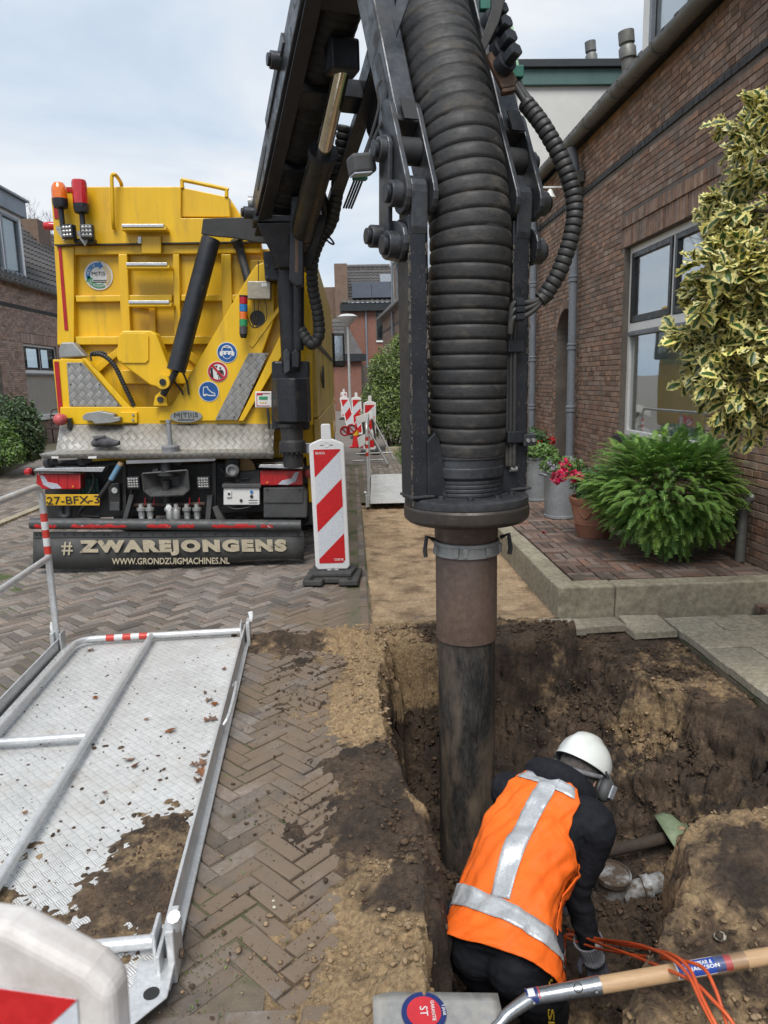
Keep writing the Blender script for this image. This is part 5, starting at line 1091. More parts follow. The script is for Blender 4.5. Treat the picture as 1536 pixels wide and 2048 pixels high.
for x in (72, 81, 90, 128, 148, 168, 188, 207, 216, 233, 258, 281, 304, 327, 350, 400, 430, 455, 487, 510, 533, 558, 596): disc('skirt_bolt', x, 1069, 6.686, 2.2, MT['chassis'], n=8)
n = 24; vs = []
for i in range(n+1):
    t = i/n; x = lerp(66, 608, t); dz = 4*math.sin(t*5)+2*math.sin(t*13)
    for f in (0, .5, 1): vs.append(P(x, lerp(1070-3*t, 1136-14*t+dz*f, f), Y=6.70-.02*f*math.sin(t*9)))
q_ = MB(); q_.add(vs, [(3*i+k, 3*i+3+k, 3*i+4+k, 3*i+1+k) for i in range(n) for k in (0, 1)]); fl_ = q_.build('mud_flap', MT['mudflap'], TK, smooth=60); fl_.modifiers.new('solid', 'SOLIDIFY').thickness = .012
a = P(352, 1095, Y=6.672)
sx = (P(575, 1095, Y=6.672)-P(160, 1095, Y=6.672)).length; rt_ = (P(575, 1095, Y=6.672)-P(160, 1097, Y=6.672))
text('ZWAREJONGENS', P(367, 1095, Y=6.672), rt_, ZZ, MT['cream'], fl_, height=.15, width=sx, bold=.075, space=1.25)
text('#', P(134, 1097, Y=6.672), rt_, ZZ, MT['cream'], fl_, height=.125, width=.10, bold=.01)
text('WWW.GRONDZUIGMACHINES.NL', P(342, 1122, Y=6.665), rt_, ZZ, MT['cream'], fl_, height=.062, width=(P(460, 1122, Y=6.66)-P(225, 1122, Y=6.66)).length, bold=.02, shear=.1)
# ---- truck right flank: body side, wheels, cab, mirror
b = MB(); b.bx(xr-.03, xr+.02, 7.25, 13.8, 1.35, 3.0); b.build('side_panel', MT['yellow_side'], TK, bevel=.01)
b = MB(); b.bx(xr-.02, xr+.035, 7.4, 13.6, 2.05, 2.1); b.build('side_ledge', MT['chassis'], TK)
b = MB(); b.bx(xr-.02, xr+.03, 7.25, 13.4, 1.05, 1.34); b.build('side_skirt', MT['yellow_side'], TK)
b = MB(); b.lathe([(.001, 0), (.12, .01), (.13, .03)], (xr+.025, 8.3, 1.75), 20, ax=(1, 0, 0)); b.build('side_port', MT['chassis'], TK, smooth=40)
for side, xw in (('r', xr-.02), ('l', xl+.36)):
    for yv in (8.55, 9.95, 14.8):
        b = MB(); b.lathe([(.28, -.02), (.40, .0), (.49, -.03), (.515, -.1), (.515, -.24), (.49, -.31), (.38, -.33), (.28, -.3)], (xw, yv, .515), 36, ax=(1, 0, 0)); wh = b.build('wheel', MT['rubber'], TK, smooth=35)
        b = MB(); b.lathe([(.29, -.03), (.26, -.09), (.18, -.1), (.16, -.02), (.1, -.01), (.001, 0)], (xw, yv, .515), 24, ax=(1, 0, 0)); b.build('rim', MT['galv'], wh, smooth=35)
    b = MB()
    for yv in (8.55, 9.95): 
        pts = [V((xw-.30, yv+.62*math.cos(a), .515+.62*math.sin(a))) for a in np.linspace(R(8), R(172), 15)]; pts += [V((xw-.30, yv+.58*math.cos(a), .515+.58*math.sin(a))) for a in np.linspace(R(172), R(8), 15)]
        b.prism(pts, (.32, 0, 0))
    b.build('mudguard', MT['greyplastic'], TK, smooth=40)
b = MB(); b.bx(xl+.05, xr-.02, 14.1, 16.3, .55, 3.15); cab = b.build('cab', MT['yellow'], TK, bevel=.06)
b = MB(); b.bx(xr-.03, xr+.005, 14.6, 16.0, 1.9, 2.8); b.build('cab_window', MT['glass'], cab)
mc = P(678, 700, Y=15.9); b = MB(); b.obx(mc, (.12, .02, 0), (0, .07, 0), (0, 0, .36)); mr_ = b.build('side_mirror', MT['ink'], TK, bevel=.04, seg=3)
b = MB(); b.obx(mc+V((0, -.075, .03)), (.085, .01, 0), (0, .006, 0), (0, 0, .26)); b.build('mirror_glass', mat('mirror', (.5, .52, .55), None, .05, 1.), mr_)
b = MB(); b.tube([mc+V((0, 0, .3)), mc+V((-.3, .05, .42)), V((xr-.05, 15.9, mc.z+.35))], .02, 8); b.build('mirror_arm', MT['ink'], mr_, smooth=50)
# ================================================================ SUCTION ARM, HOSE AND NOZZLE (parts of the truck)
AN = V((.54, 3.47, 0)); AD = V((-.309, .951, 0)).normalized(); AL = V((.951, .309, 0)).normalized()
def A(s_, t, z): return AN+AD*s_+AL*t+V((0, 0, z))
def plA(name, pts, t0, t1, m, par=None, bevel=.006):
    b = MB(); b.prism([A(s_, t0, z) for s_, z in pts], AL*(t1-t0)); return b.build(name, m, par or TK, bevel=bevel)
def cyA(name, s_, z, t0, t1, r_, m, par=None, n=20):
    b = MB(); b.cyl(A(s_, t0, z), A(s_, t1, z), r_, n=n); return b.build(name, m, par or TK, smooth=40, bevel=.004)
def bossA(s_, z, t0, t1, r_, par=None):
    o_ = cyA('pin_boss', s_, z, t0, t1, r_, MT['worn_steel'], par)
    dt = (t1-t0)/abs(t1-t0); cyA('pin_head', s_, z, t1, t1+dt*.02, r_*.72, MT['black_steel'], o_)
    return o_
def slot(s0, z0, s1, z1, r_, n=8):
    """capsule outline between two points of the (s, z) plane"""
    a = math.atan2(z1-z0, s1-s0); return [(s0+r_*math.cos(a+R(90)+R(180)*i/n), z0+r_*math.sin(a+R(90)+R(180)*i/n)) for i in range(n+1)]+[(s1+r_*math.cos(a-R(90)+R(180)*i/n), z1+r_*math.sin(a-R(90)+R(180)*i/n)) for i in range(n+1)]
MT['pipe_brown'] = mat('brown_steel_pipe', (.115, .076, .058), (.085, .058, .046), .5, .1, scale=4, fine=.2, dirt=((.2, .15, .11), 9, .64, .8), bump=.15, bs=40)
MT['pipe_black'] = mat('scraped_black_pipe', (.018, .018, .019), (.06, .055, .05), .42, .1, scale=9, fine=.45, dirt=((.115, .085, .06), 6, .50, .66), stretch=(1, 1, .35), bump=.3, bs=60)
MT['rust'] = mat('rusty_plate', (.17, .10, .065), (.11, .07, .05), .7, .2, scale=9, fine=.25)
MT['hose'] = mat('suction_hose_rubber', (.019, .019, .020), (.030, .029, .029), .62, scale=5, fine=.35, dirt=((.10, .086, .068), 7, .54, .76), bump=.2, bs=70, stretch=(1, 1, 2.2))
FZ = V((0, 0, .04))
# ---- telescopic suction pipe into the trench
b = MB(); b.lathe([(.13, -.92), (.143, -.92), (.143, .425), (.13, .425)], AN, 40); sp_p = b.build('suction_pipe', MT['pipe_black'], TK, smooth=40)
b = MB(); b.lathe([(.144, .38), (.1515, .38), (.1515, .86), (.146, .87), (.155, .9), (.155, 1.0)], AN+FZ, 40); b.build('pipe_sleeve', MT['pipe_brown'], sp_p, smooth=40)
b = MB(); b.lathe([(.156, .83), (.164, .832), (.164, .848), (.16, .852), (.16, .878), (.164, .882), (.164, .898), (.156, .90)], AN+FZ*.6, 40); cl_ = b.build('pipe_clamp', MT['galv'], sp_p, smooth=30)
for a in (R(-100), R(-60), R(-20), R(20), R(200), R(245)):
    b = MB(); c = AN+V((math.cos(a)*.166, math.sin(a)*.166, .886)); b.obx(c, V((math.cos(a), math.sin(a), 0))*.008, V((-math.sin(a), math.cos(a), 0))*.012, ZZ*.022); b.build('clamp_bolt', MT['galv'], cl_, bevel=.003)
for sg in (-1, 1):
    c = AN+XX*.165*sg+V((0, -.03, .93)); b = MB(); b.tube([c, c+V((.035*sg, -.02, .02)), c+V((.045*sg, -.02, -.05)), c+V((.04*sg, -.02, -.08))], .011, 8); b.build('clamp_lever', MT['chassis'], cl_, smooth=50)
b = MB(); b.lathe([(.001, 0), (.02, .004), (.02, .012)], AN+V((-.005, -.152, .66)), 14, ax=(0, 1, 0)); b.build('rivet', MT['pipe_brown'], sp_p, smooth=40)
# ---- nozzle head: flange and two uprights
b = MB(); b.lathe([(.15, .985), (.285, .985), (.300, 1.0), (.304, 1.012), (.304, 1.055), (.298, 1.065), (.291, 1.068)], AN+FZ, 56); fl = b.build('nozzle_flange', mat('flange_brown_black', (.045, .04, .038), (.07, .058, .048), .45, .3, scale=5, dirt=((.12, .095, .075), 6, .58, .8)), TK, smooth=30)
b = MB(); b.lathe([(.298, 1.068), (.300, 1.075), (.298, 1.10), (.285, 1.108), (.2, 1.112), (.16, 1.112)], AN+FZ, 56); b.build('flange_plate', MT['worn_steel'], fl, smooth=30)
for i in range(10):
    a = 2*math.pi*(i+.4)/10; b = MB(); b.lathe([(.016, 0), (.016, .014), (.001, .016)], AN+FZ+V((math.cos(a)*.222, math.sin(a)*.222, 1.11)), 6); b.build('flange_bolt', MT['worn_steel'], fl)
nz = []
for sg, tc in ((-1, -.262), (1, .258)):
    w_ = .052
    q_ = [(tc-w_, -.075), (tc+w_*.7, -.075), (tc+w_, -.05), (tc+w_, .06), (tc-w_, .06)]
    b = MB(); b.prism([A(s_, t, 1.145) for t, s_ in q_], (0, 0, 1.26)); up_ = b.build('nozzle_upright', MT['black_steel'], TK, bevel=.008)
    nz.append(up_)
    # slot recess, rounded eye at the top, gusset at the foot
    plA('upright_eye', slot(-.01, 2.36, -.02, 2.50, .075), tc-.04, tc+.04, MT['worn_steel'], up_, .008)
    tt = tc-sg*w_
    b = MB(); b.prism([A(-.085, t, z) for t, z in ((tt+sg*.03, 1.152), (tt+sg*.03, 1.42), (tt-sg*.01, 1.46), (tt-sg*.035, 1.42), (tt-sg*.085, 1.152))], AD*.022); b.build('gusset', MT['black_steel'], up_, bevel=.006)
    for z in (1.155,): 
        b = MB(); b.prism([A(s_, t, z) for t, s_ in ((tc-.058, -.088), (tc+.058, -.088), (tc+.058, .07), (tc-.058, .07))], (0, 0, .014)); b.build('foot_weld', MT['worn_steel'], up_, bevel=.005)
# scratched bright edges
MT['bare_edge'] = mat('bare_metal_scratches', (.22, .19, .15), (.1, .09, .08), .5, .4, scale=30)
def edge_wear(par, p0, p1, n, seed):
    rr = random.Random(seed); b = MB(); p0, p1 = V(p0), V(p1); d_ = (p1-p0); sx = d_.normalized().cross(AD).normalized()
    for _ in range(n):
        t = rr.random(); l_ = rr.uniform(.004, .035)*(.4 if rr.random() < .6 else 1); c = p0+d_*t+sx*rr.gauss(0, .003); b.obx(c, d_.normalized()*l_/2, sx*rr.uniform(.0008, .003), AD*.0015)
    return b.build('edge_wear', MT['bare_edge'], par, kind='stuff')
for k_, (tc, w_) in enumerate(((-.262, .052), (.258, .052))):
    edge_wear(nz[k_], A(-.0765, tc-w_+.002, 1.13), A(-.0765, tc-w_+.002, 2.3), 150, k_); edge_wear(nz[k_], A(-.0765, tc+w_*.66, 1.13), A(-.0765, tc+w_*.66, 2.3), 90, k_+5)
    b = MB(); rr = random.Random(k_+20)
    for _ in range(60):
        t, z = tc+rr.uniform(-w_, w_*.6), rr.uniform(1.15, 2.25); l_ = rr.uniform(.0015, .009); a_ = rr.gauss(1.57, .8); b.obx(A(-.0758, t, z), AL*math.cos(a_)*l_+ZZ*math.sin(a_)*l_, (AL*-math.sin(a_)+ZZ*math.cos(a_))*.0006, AD*.0009)
    b.build('scratches', MT['bare_edge'], nz[k_], kind='stuff')
# hydraulic lines on the right upright
for i, (t, s_) in enumerate(((.185, -.1), (.20, -.11), (.172, -.09))):
    b = MB(); b.tube(smooth_path([A(s_, t, 1.28), A(s_, t, 1.6), A(s_, t, 1.9), A(s_-.01, t+.01, 2.0)], 4), .011, 8); b.build('hydraulic_line', MT['chassis'], nz[1], smooth=50)
for z in (1.42, 1.84):
    b = MB(); b.obx(A(-.1, .2, z), AL*.045, AD*.03, ZZ*.028); b.build('line_clamp', MT['black_steel'], nz[1], bevel=.006)
b = MB(); b.obx(A(-.095, .285, 1.40), AL*.035, AD*.02, ZZ*.028); b.build('bolt_plate', MT['worn_steel'], nz[1], bevel=.004)
for dx in (-.015, .015):
    b = MB(); b.cyl(A(-.115, .285+dx, 1.40), A(-.125, .285+dx, 1.40), .01, n=8); b.build('bolt', MT['galv'], nz[1])
# ---- main suction hose
hp = [A(.0, .0, 1.345), A(-.01, .0, 1.5), A(-.02, .005, 2.0), A(-.03, .01, 2.35), A(.05, .0, 2.75), A(.2, -.01, 3.12), A(.42, -.01, 3.52), A(.75, 0, 4.02), A(1.2, 0, 4.3), A(1.7, -.02, 4.12), A(2.3, -.06, 3.78), A(3.0, -.08, 3.42), A(3.4, -.1, 3.12)]
hose = ribbed(hp, .184, .066, .0095, 'suction_hose', MT['hose'], TK, n=44, k=8)
b = MB(); b.lathe([(.16, 1.11), (.170, 1.112)]+sum([[(.170, 1.112+.02*i), (.174, 1.116+.02*i), (.174, 1.126+.02*i), (.170, 1.13+.02*i)] for i in range(4)], [])+[(.180, 1.20), (.183, 1.205), (.183, 1.245), (.178, 1.25), (.178, 1.285), (.184, 1.29), (.186, 1.33), (.180, 1.335)], AN+FZ, 48); b.build('hose_cuff', MT['worn_steel'], hose, smooth=30)
b = MB(); b.cyl(A(-.08, .185, 1.33), A(-.08, .22, 1.33), .014, n=10); b.build('cuff_bolt', MT['galv'], hose, smooth=40); b = MB(); b.cyl(A(-.1, .185, 1.265), A(-.1, .22, 1.265), .014, n=10); b.build('cuff_bolt', MT['galv'], hose, smooth=40)
# ---- upper arm: pair of box beams with forked lower ends
armpath = [(-.03, 2.52), (.42, 3.5), (.87, 4.48)]
ad = V((.45, 0, .98)).normalized(); an_ = (-ad.z, ad.x)
def arm_off(s_, z, o_): return (s_+an_[0]*o_, z+an_[1]*o_)
for sg, tc in ((-1, -.262), (1, .268)):
    h0, h1 = .075, .10
    a0, a1 = (.09, 2.78), (.87, 4.48)
    outl = [arm_off(*a0, -h0), arm_off(*a1, -h1), arm_off(*a1, h1), arm_off(*a0, h0)]
    ub = plA('upper_arm_beam', outl, tc-.055, tc+.055, MT['worn_steel'], bevel=.008)
    for k in (-1, 1):                                        # fork cheeks
        plA('fork_cheek', slot(-.045, 2.49, .12, 2.84, .082), tc+k*.062-.013, tc+k*.062+.013, MT['worn_steel'], ub, .005)
    cyA('fork_roller', .035, 2.69, tc-.05, tc+.05, .058, MT['chassis'], ub)
    plA('square_window', [(-.012, 2.805), (.04, 2.905), (.035, 2.908), (-.018, 2.808)], tc-.034, tc+.034, MT['ink'], ub, 0)
    bossA(-.045, 2.49, tc+sg*.05, tc+sg*.125, .055, ub); bossA(.075, 2.70, tc+sg*.05, tc+sg*.13, .052, ub)
    # swing link with two more pins, outside
    plA('swing_link', slot(.075, 2.70, .10, 2.36, .062), tc+sg*.078, tc+sg*.10, MT['worn_steel'], ub, .005)
    plA('pivot_ear', slot(-.01, 2.30, .13, 2.33, .085), tc+sg*.055, tc+sg*.08, MT['worn_steel'], ub, .006)
    bossA(.13, 2.345, tc+sg*.07, tc+sg*.155, .05, ub); bossA(-.005, 2.285, tc+sg*.06, tc+sg*.13, .06, ub)
    # stiffener flange along the inner edge and long slot in the outer web
    plA('edge_flange', [arm_off(.1, 2.80, -h0-.012), arm_off(.87, 4.48, -h1-.012), arm_off(.87, 4.48, -h1+.006), arm_off(.1, 2.80, -h0+.006)], tc-sg*.065-.01, tc-sg*.065+.01, MT['worn_steel'], ub, .003)
    plA('web_slot', slot(.15, 2.95, .24, 3.13, .028), tc+sg*.0555, tc+sg*.0585, MT['ink'], ub, 0)
# cross straps seen either side of the hose at the top
pl('hose_strap', [(800, -40), (832, -40), (812, 20), (792, 73), (786, 40)], 3.5, .03, MT['worn_steel'], bevel=.004)
pl('hose_strap', [(985, -40), (1022, -40), (998, 45), (970, 102), (962, 82), (982, 20)], 3.38, .03, MT['chassis'], bevel=.004)
# rusty valve plate with big hex bolts, right beam
vp = pl('valve_plate', [(972, 108), (1000, 92), (1036, 160), (1030, 172), (1004, 176)], 3.42, .04, MT['rust'], bevel=.006)
pl('valve_edge', [(1004, 177), (1031, 172), (1032, 180), (1006, 185)], 3.42, .05, MT['rust'], vp, bevel=.004)
for px, py, yv in ((994, 68, 3.46), (1003, 96, 3.43), (1012, 124, 3.40), (986, 40, 3.49)):
    b = MB(); c = P(px, py, Y=yv); ax = V((.38, -.75, .32)); b.lathe([(.046, -.03), (.046, .012), (.03, .014)], c, 20, ax=ax); b.build('bolt_washer', MT['black_steel'], vp, smooth=40)
    b = MB(); b.lathe([(.033, .012), (.033, .07), (.028, .078), (.001, .078)], c, 6, ax=ax); b.build('hex_bolt', MT['black_steel'], vp)
# work lamp hanging from the left beam
c = A(.18, -.43, 2.66); b = MB(); b.obx(c, AL*.055+ZZ*.008, AD*.05, ZZ*.042-AL*.006); wl_ = b.build('work_lamp', MT['greyplastic'], TK, bevel=.015, seg=3)
b = MB(); b.obx(c+V((-.004, -.012, -.043)), AL*.042+ZZ*.006, AD*.036, ZZ*.003); b.build('lamp_glass', MT['clear_lens'], wl_)
b = MB(); b.beam(c+V((.02, 0, .04)), A(.17, -.325, 2.86), .03, .008); b.tube(smooth_path([A(.17, -.33, 3.02), A(.17, -.35, 2.98), A(.17, -.345, 2.9), c+V((.02, 0, .05))], 4), .006, 6); b.build('lamp_arm', MT['chassis'], wl_, bevel=0)
# spiral wrapped hydraulic hoses, right
rp_ = [P(1035, 165, Y=3.55), P(1050, 205, Y=3.5), P(1088, 255, Y=3.44), P(1128, 330, Y=3.4), P(1148, 400, Y=3.38), P(1145, 460, Y=3.36), P(1120, 540, Y=3.36), P(1090, 590, Y=3.37), P(1058, 618, Y=3.38)]
wr = ribbed(rp_[1:8], .036, .033, .008, 'wrapped_hose', MT['rubber'], TK, n=18)
for k, dy in enumerate((-6, 0, 7)):
    b = MB(); b.tube(smooth_path([P(1098, 580, Y=3.37), P(1075, 606+dy, Y=3.36), P(1050, 618+dy*2, Y=3.35), P(1026, 622+dy*2.2, Y=3.34), P(1020, 660+dy, Y=3.35)], 5), .0125, 8); b.build('hydraulic_line', MT['chassis'], wr, smooth=50)
    c0, c1 = P(1030, 619+dy*2.2, Y=3.34), P(1046, 618+dy*2.1, Y=3.35); b = MB(); b.cyl(c0, c1, .022, n=6); b.build('hose_fitting', MT['black_steel'], wr)
b = MB(); b.tube([P(1098, 585, Y=3.37), P(1080, 600, Y=3.37)], .034, 14); b.build('wrap_end', MT['rubber'], wr, smooth=50)
for off in ((0, 0), (10, 4)):
    b = MB(); b.tube(smooth_path([P(1010+off[0], 130, Y=3.6), P(1030+off[0], 170+off[1], Y=3.55), P(1048+off[0], 200, Y=3.5), P(1062+off[0], 222, Y=3.47)], 4), .017, 8); b.build('hydraulic_line', MT['chassis'], wr, smooth=50)
b = MB(); b.tube(smooth_path([P(1022, 40, Y=3.75), P(1035, 130, Y=3.6), P(1042, 165, Y=3.55)], 4), .006, 6); b.build('green_wire', mat('pale_green_wire', (.3, .5, .32), None, .5), wr, smooth=50)
MT['clip_green'] = mat('green_clip', (.02, .16, .11), (.015, .12, .085), .5)
for px, py, yv in ((1033, 145, 3.55), (972, 10, 3.75)):
    b = MB(); c = P(px, py, Y=yv); b.obx(c, XX*.03, YX*.02, ZZ*.025); b.build('green_clip', MT['clip_green'], wr, bevel=.004)
# ---- main boom from the turret to the elbow
B0, B1 = (3.30, 3.10), (.95, 4.36)
bd_ = V((B1[0]-B0[0], 0, B1[1]-B0[1])); bl_ = bd_.length; bd_ = bd_/bl_
def Bm(u, o_): return (B0[0]+bd_.x*u-bd_.z*o_, B0[1]+bd_.z*u+bd_.x*-o_*-1*-1)
def Bq(u, o_):
    # u metres along the boom from the turret, o_ metres above its centre line (away from the ground)
    return (B0[0]+bd_.x*u+bd_.z*o_, B0[1]+bd_.z*u-bd_.x*o_)
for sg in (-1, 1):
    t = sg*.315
    bp_ = plA('boom_side', [Bq(-.05, -.10), Bq(-.05, .06), Bq(.5, .07), Bq(1.7, .06), Bq(bl_+.1, .05), Bq(bl_+.1, -.13), Bq(1.9, -.15), Bq(.5, -.14)], t-.02, t+.02, MT['worn_steel'] if sg < 0 else MT['black_steel'], bevel=.006)  # left plate takes the lighter steel: sky reflection painted in, not extra wear
    plA('boom_edge', [Bq(.9, .0), Bq(1.6, .0), Bq(1.6, .09), Bq(.9, .085)], t+sg*.021-.012, t+sg*.021+.012, MT['worn_steel'], bp_)
    plA('boom_flange', [Bq(-.1, -.125), Bq(.5, -.165), Bq(1.9, -.175), Bq(bl_, -.145), Bq(bl_, -.16), Bq(1.9, -.19), Bq(.5, -.18), Bq(-.1, -.14)], t-sg*.05-.05, t-sg*.05+.05, MT['black_steel'], bp_, .003)
    for u, o_, r_ in ((.02, .0, .05), (1.45, .02, .055), (bl_-.02, .0, .07)): bossA(*Bq(u, o_), t+sg*.015, t+sg*.09, r_, bp_)
    plA('web_slot', slot(*Bq(.35, -.03), *Bq(.75, -.03), .026), t+sg*.0205, t+sg*.0235, MT['ink'], bp_, 0)
    up2 = plA('boom_upper_plate', [Bq(1.25, -.08), Bq(1.25, .06), Bq(bl_+.35, .2), Bq(bl_+.45, .0)], sg*.27-.018, sg*.27+.018, MT['worn_steel'], bevel=.005)
    plA('web_slot', slot(*Bq(1.75, .02), *Bq(1.9, .03), .03), sg*.289, sg*.292, MT['ink'], up2, 0)
for u, o0, o1, du in ((.1, -.10, .05, .02), (.55, -.1, .06, .08), (1.22, -.12, .05, .14), (1.95, -.13, .05, .16), (2.4, -.1, .05, .1)):
    b = MB(); p = [Bq(u, o0), Bq(u+du, o0), Bq(u+du, o1), Bq(u, o1)]; b.prism([A(s_, -.30, z) for s_, z in p], AL*.60); b.build('boom_cross_plate', MT['black_steel'], TK, bevel=.006)
for sg in (-1, 1): plA('elbow_plate', [(.75, 4.2), (1.25, 4.15), (1.5, 4.45), (1.2, 4.85), (.8, 4.8), (.62, 4.5)], sg*.30-.015, sg*.30+.015, MT['black_steel'])
c0, c1, c2 = A(*[Bq(.12, -.30)[0], .02, Bq(.12, -.30)[1]]), A(*[Bq(.98, -.26)[0], .02, Bq(.98, -.26)[1]]), A(*[Bq(1.62, -.16)[0], .02, Bq(1.62, -.16)[1]])
b = MB(); b.cyl(c0, c1, .098, n=24); cyl_ = b.build('boom_ram', mat('bronze_black_ram', (.06, .055, .042), (.035, .034, .03), .32, .6, scale=4), TK, smooth=40)
b = MB(); b.cyl(c1, c2, .058, n=20); b.build('ram_rod', MT['chrome'], cyl_, smooth=40)
b = MB(); b.cyl(c1-(c1-c0)*.04, c1+(c1-c0)*.03, .108, n=24); b.build('ram_gland', MT['black_steel'], cyl_, smooth=40); b = MB(); b.cyl(c0-(c1-c0)*.08, c0+(c1-c0)*.03, .102, n=24); b.build('ram_cap', MT['black_steel'], cyl_, smooth=40)
b = MB(); b.obx(c2+V((0, 0, .05)), AL*.1, AD*.08, ZZ*.1); b.build('rod_eye', MT['black_steel'], cyl_, bevel=.02)
# thin hydraulic pipes with green clips along the right side of the boom
for k in range(4):
    p = [A(Bq(.35, -.18)[0], .355+.022*k, Bq(.35, -.18)[1]), A(Bq(.8, -.2)[0], .355+.022*k, Bq(.8, -.2)[1]), A(Bq(1.35, -.2)[0], .355+.022*k, Bq(1.35, -.2)[1]), A(Bq(2.4, -.15)[0], .355+.022*k, Bq(2.4, -.15)[1])]
    b = MB(); b.tube(smooth_path(p, 3), .0085, 6); b.build('hydraulic_line', MT['chassis'], TK, smooth=50)
for u in (.72, 1.3):
    s_, z = Bq(u, -.19); b = MB(); b.obx(A(s_, .39, z), AL*.055, AD*.03, ZZ*.03); b.build('green_clip', MT['clip_green'], TK, bevel=.004)
s_, z = Bq(1.32, -.30); b = MB(); b.prism([A(s_+x, .30, z+y) for x, y in ((-.1, -.12), (.05, -.12), (.16, 0), (.12, .25), (-.2, .2))], AL*.12); b.build('boom_bracket', MT['black_steel'], TK, bevel=.01)
# ---- turret: funnel box, column, slewing motor, outlet pipe
def plT(name, pts, Y, th, m, par=None, bevel=.008): return pl(name, pts, Y, th, m, par, bevel)
plT('turret_plate', [(505, 442), (512, 430), (655, 428), (652, 444)], 6.35, .5, MT['black_steel'])
b = MB(); f0 = [P(512, 446, Y=6.36), P(654, 442, Y=6.36)]; f1 = [P(556, 535, Y=6.5), P(622, 535, Y=6.5)]
tp_ = f0+[f0[1]+V((0, .5, 0)), f0[0]+V((0, .5, 0))]; bt_ = f1+[f1[1]+V((0, .3, 0)), f1[0]+V((0, .3, 0))]
b.add(tp_+bt_, [(0, 1, 2, 3), (4, 5, 6, 7)]+[(i, (i+1) % 4, 4+(i+1) % 4, 4+i) for i in range(4)]); b.build('turret_funnel', MT['black_steel'], TK, bevel=.01)
plT('turret_bracket', [(508, 400), (520, 395), (520, 436), (506, 446)], 6.4, .3, MT['black_steel']); b = MB(); b.cyl(P(497, 405, Y=6.5), P(512, 405, Y=6.5), .05, n=16); b.build('pin_boss', MT['galv'], TK, smooth=40)
plT('turret_beam', [(582, 392), (608, 392), (606, 570), (592, 572), (578, 560)], 6.28, .14, MT['black_steel'])
b = MB(); b.prism([P(589, 465, Y=6.278), P(597, 465, Y=6.278), P(596, 545, Y=6.278), P(590, 545, Y=6.278)], (0, .004, 0)); b.build('rust_patch', MT['rust'], TK)
plT('turret_mount', [(526, 503), (556, 500), (556, 560), (530, 560)], 6.75, .3, MT['black_steel'])
for y in (531, 554): disc('bolt', 533, y, 6.74, 3.5, MT['worn_steel'], n=12)
b = MB(); b.tube([P(577, 535, Y=6.72), P(583, 742, Y=6.78)], [.105, .088], 24); b.tube([P(597, 560, Y=6.62), P(597, 700, Y=6.68)], .05, 14); col_ = b.build('slew_column', MT['black_steel'], TK, smooth=40)
b = MB(); b.tube([P(574, 520, Y=6.72), P(576, 536, Y=6.72)], .12, 24); b.build('column_collar', MT['black_steel'], col_, smooth=40)
plT('column_lug', [(566, 705), (573, 697), (580, 705), (580, 742), (568, 750)], 6.58, .05, MT['worn_steel']); disc('bolt', 573, 711, 6.575, 5, MT['worn_steel'], n=14)
plT('column_lug', [(583, 705), (592, 697), (598, 705), (598, 735), (584, 735)], 6.58, .05, MT['black_steel'])
plT('motor_plate', rc(543, 722, 619, 860), 6.75, .05, MT['black_steel'], bevel=.02)
for x, y in ((548, 726), (613, 726), (614, 857), (549, 857)): disc('bolt', x, y, 6.745, 2.6, MT['chassis'], n=10)
b = MB(); q_ = [P(x, 756, Y=yv) for x, yv in ((543, 6.72), (553, 6.58), (577, 6.5), (590, 6.5), (612, 6.58), (620, 6.72))]; dz = P(580, 756, Y=6.6).z-P(580, 844, Y=6.6).z
b.prism([v for v in q_]+[], (0, 0, -dz)); b.build('slew_motor_guard', MT['black_steel'], TK, bevel=.012)
c = P(583, 846, Y=6.68); b = MB(); b.lathe([(.12, 0), (.12, -.03), (.105, -.035), (.1, -.13), (.1, -.15), (.118, -.17), (.122, -.2), (.122, -.255), (.11, -.27), (.095, -.28), (.09, -.4), (.05, -.41)], c, 32); op_ = b.build('outlet_pipe', MT['chassis'], TK, smooth=30)
for i in range(16):
    a = 2*math.pi*i/16
    for zq in (-.022, -.262):
        b = MB(); b.lathe([(.011, -.012), (.011, .0), (.001, .002)], c+V((math.cos(a)*.117, math.sin(a)*.117, zq)), 6); b.build('flange_bolt', MT['chassis'], op_)
pl('small_lamp', rc(608, 886, 622, 907), 6.75, .03, MT['clear_lens'])
# wrapped hose bundle hanging beside the turret
ribbed([P(688, 250, Y=6.0), P(678, 330, Y=6.1), P(672, 400, Y=6.25), P(660, 450, Y=6.4), P(640, 480, Y=6.5), P(626, 520, Y=6.55), P(625, 570, Y=6.6), P(636, 630, Y=6.62), P(638, 670, Y=6.62), P(625, 688, Y=6.62), P(609, 672, Y=6.65), P(596, 650, Y=6.68)], .05, .05, .010, 'wrapped_hose', MT['rubber'], TK, n=18)
b = MB(); b.tube(smooth_path([P(634, 340, Y=6.2), P(640, 380, Y=6.25), P(652, 420, Y=6.35), P(655, 455, Y=6.45)], 5), .04, 12); b.build('side_hose', MT['rubber'], TK, smooth=50)
b = MB(); b.tube(smooth_path([P(652, 470, Y=6.4), P(662, 478, Y=6.38), P(668, 488, Y=6.38), P(660, 486, Y=6.4), P(650, 476, Y=6.42)], 4), .008, 6); b.build('cable_tie', MT['ink'], TK, smooth=50)
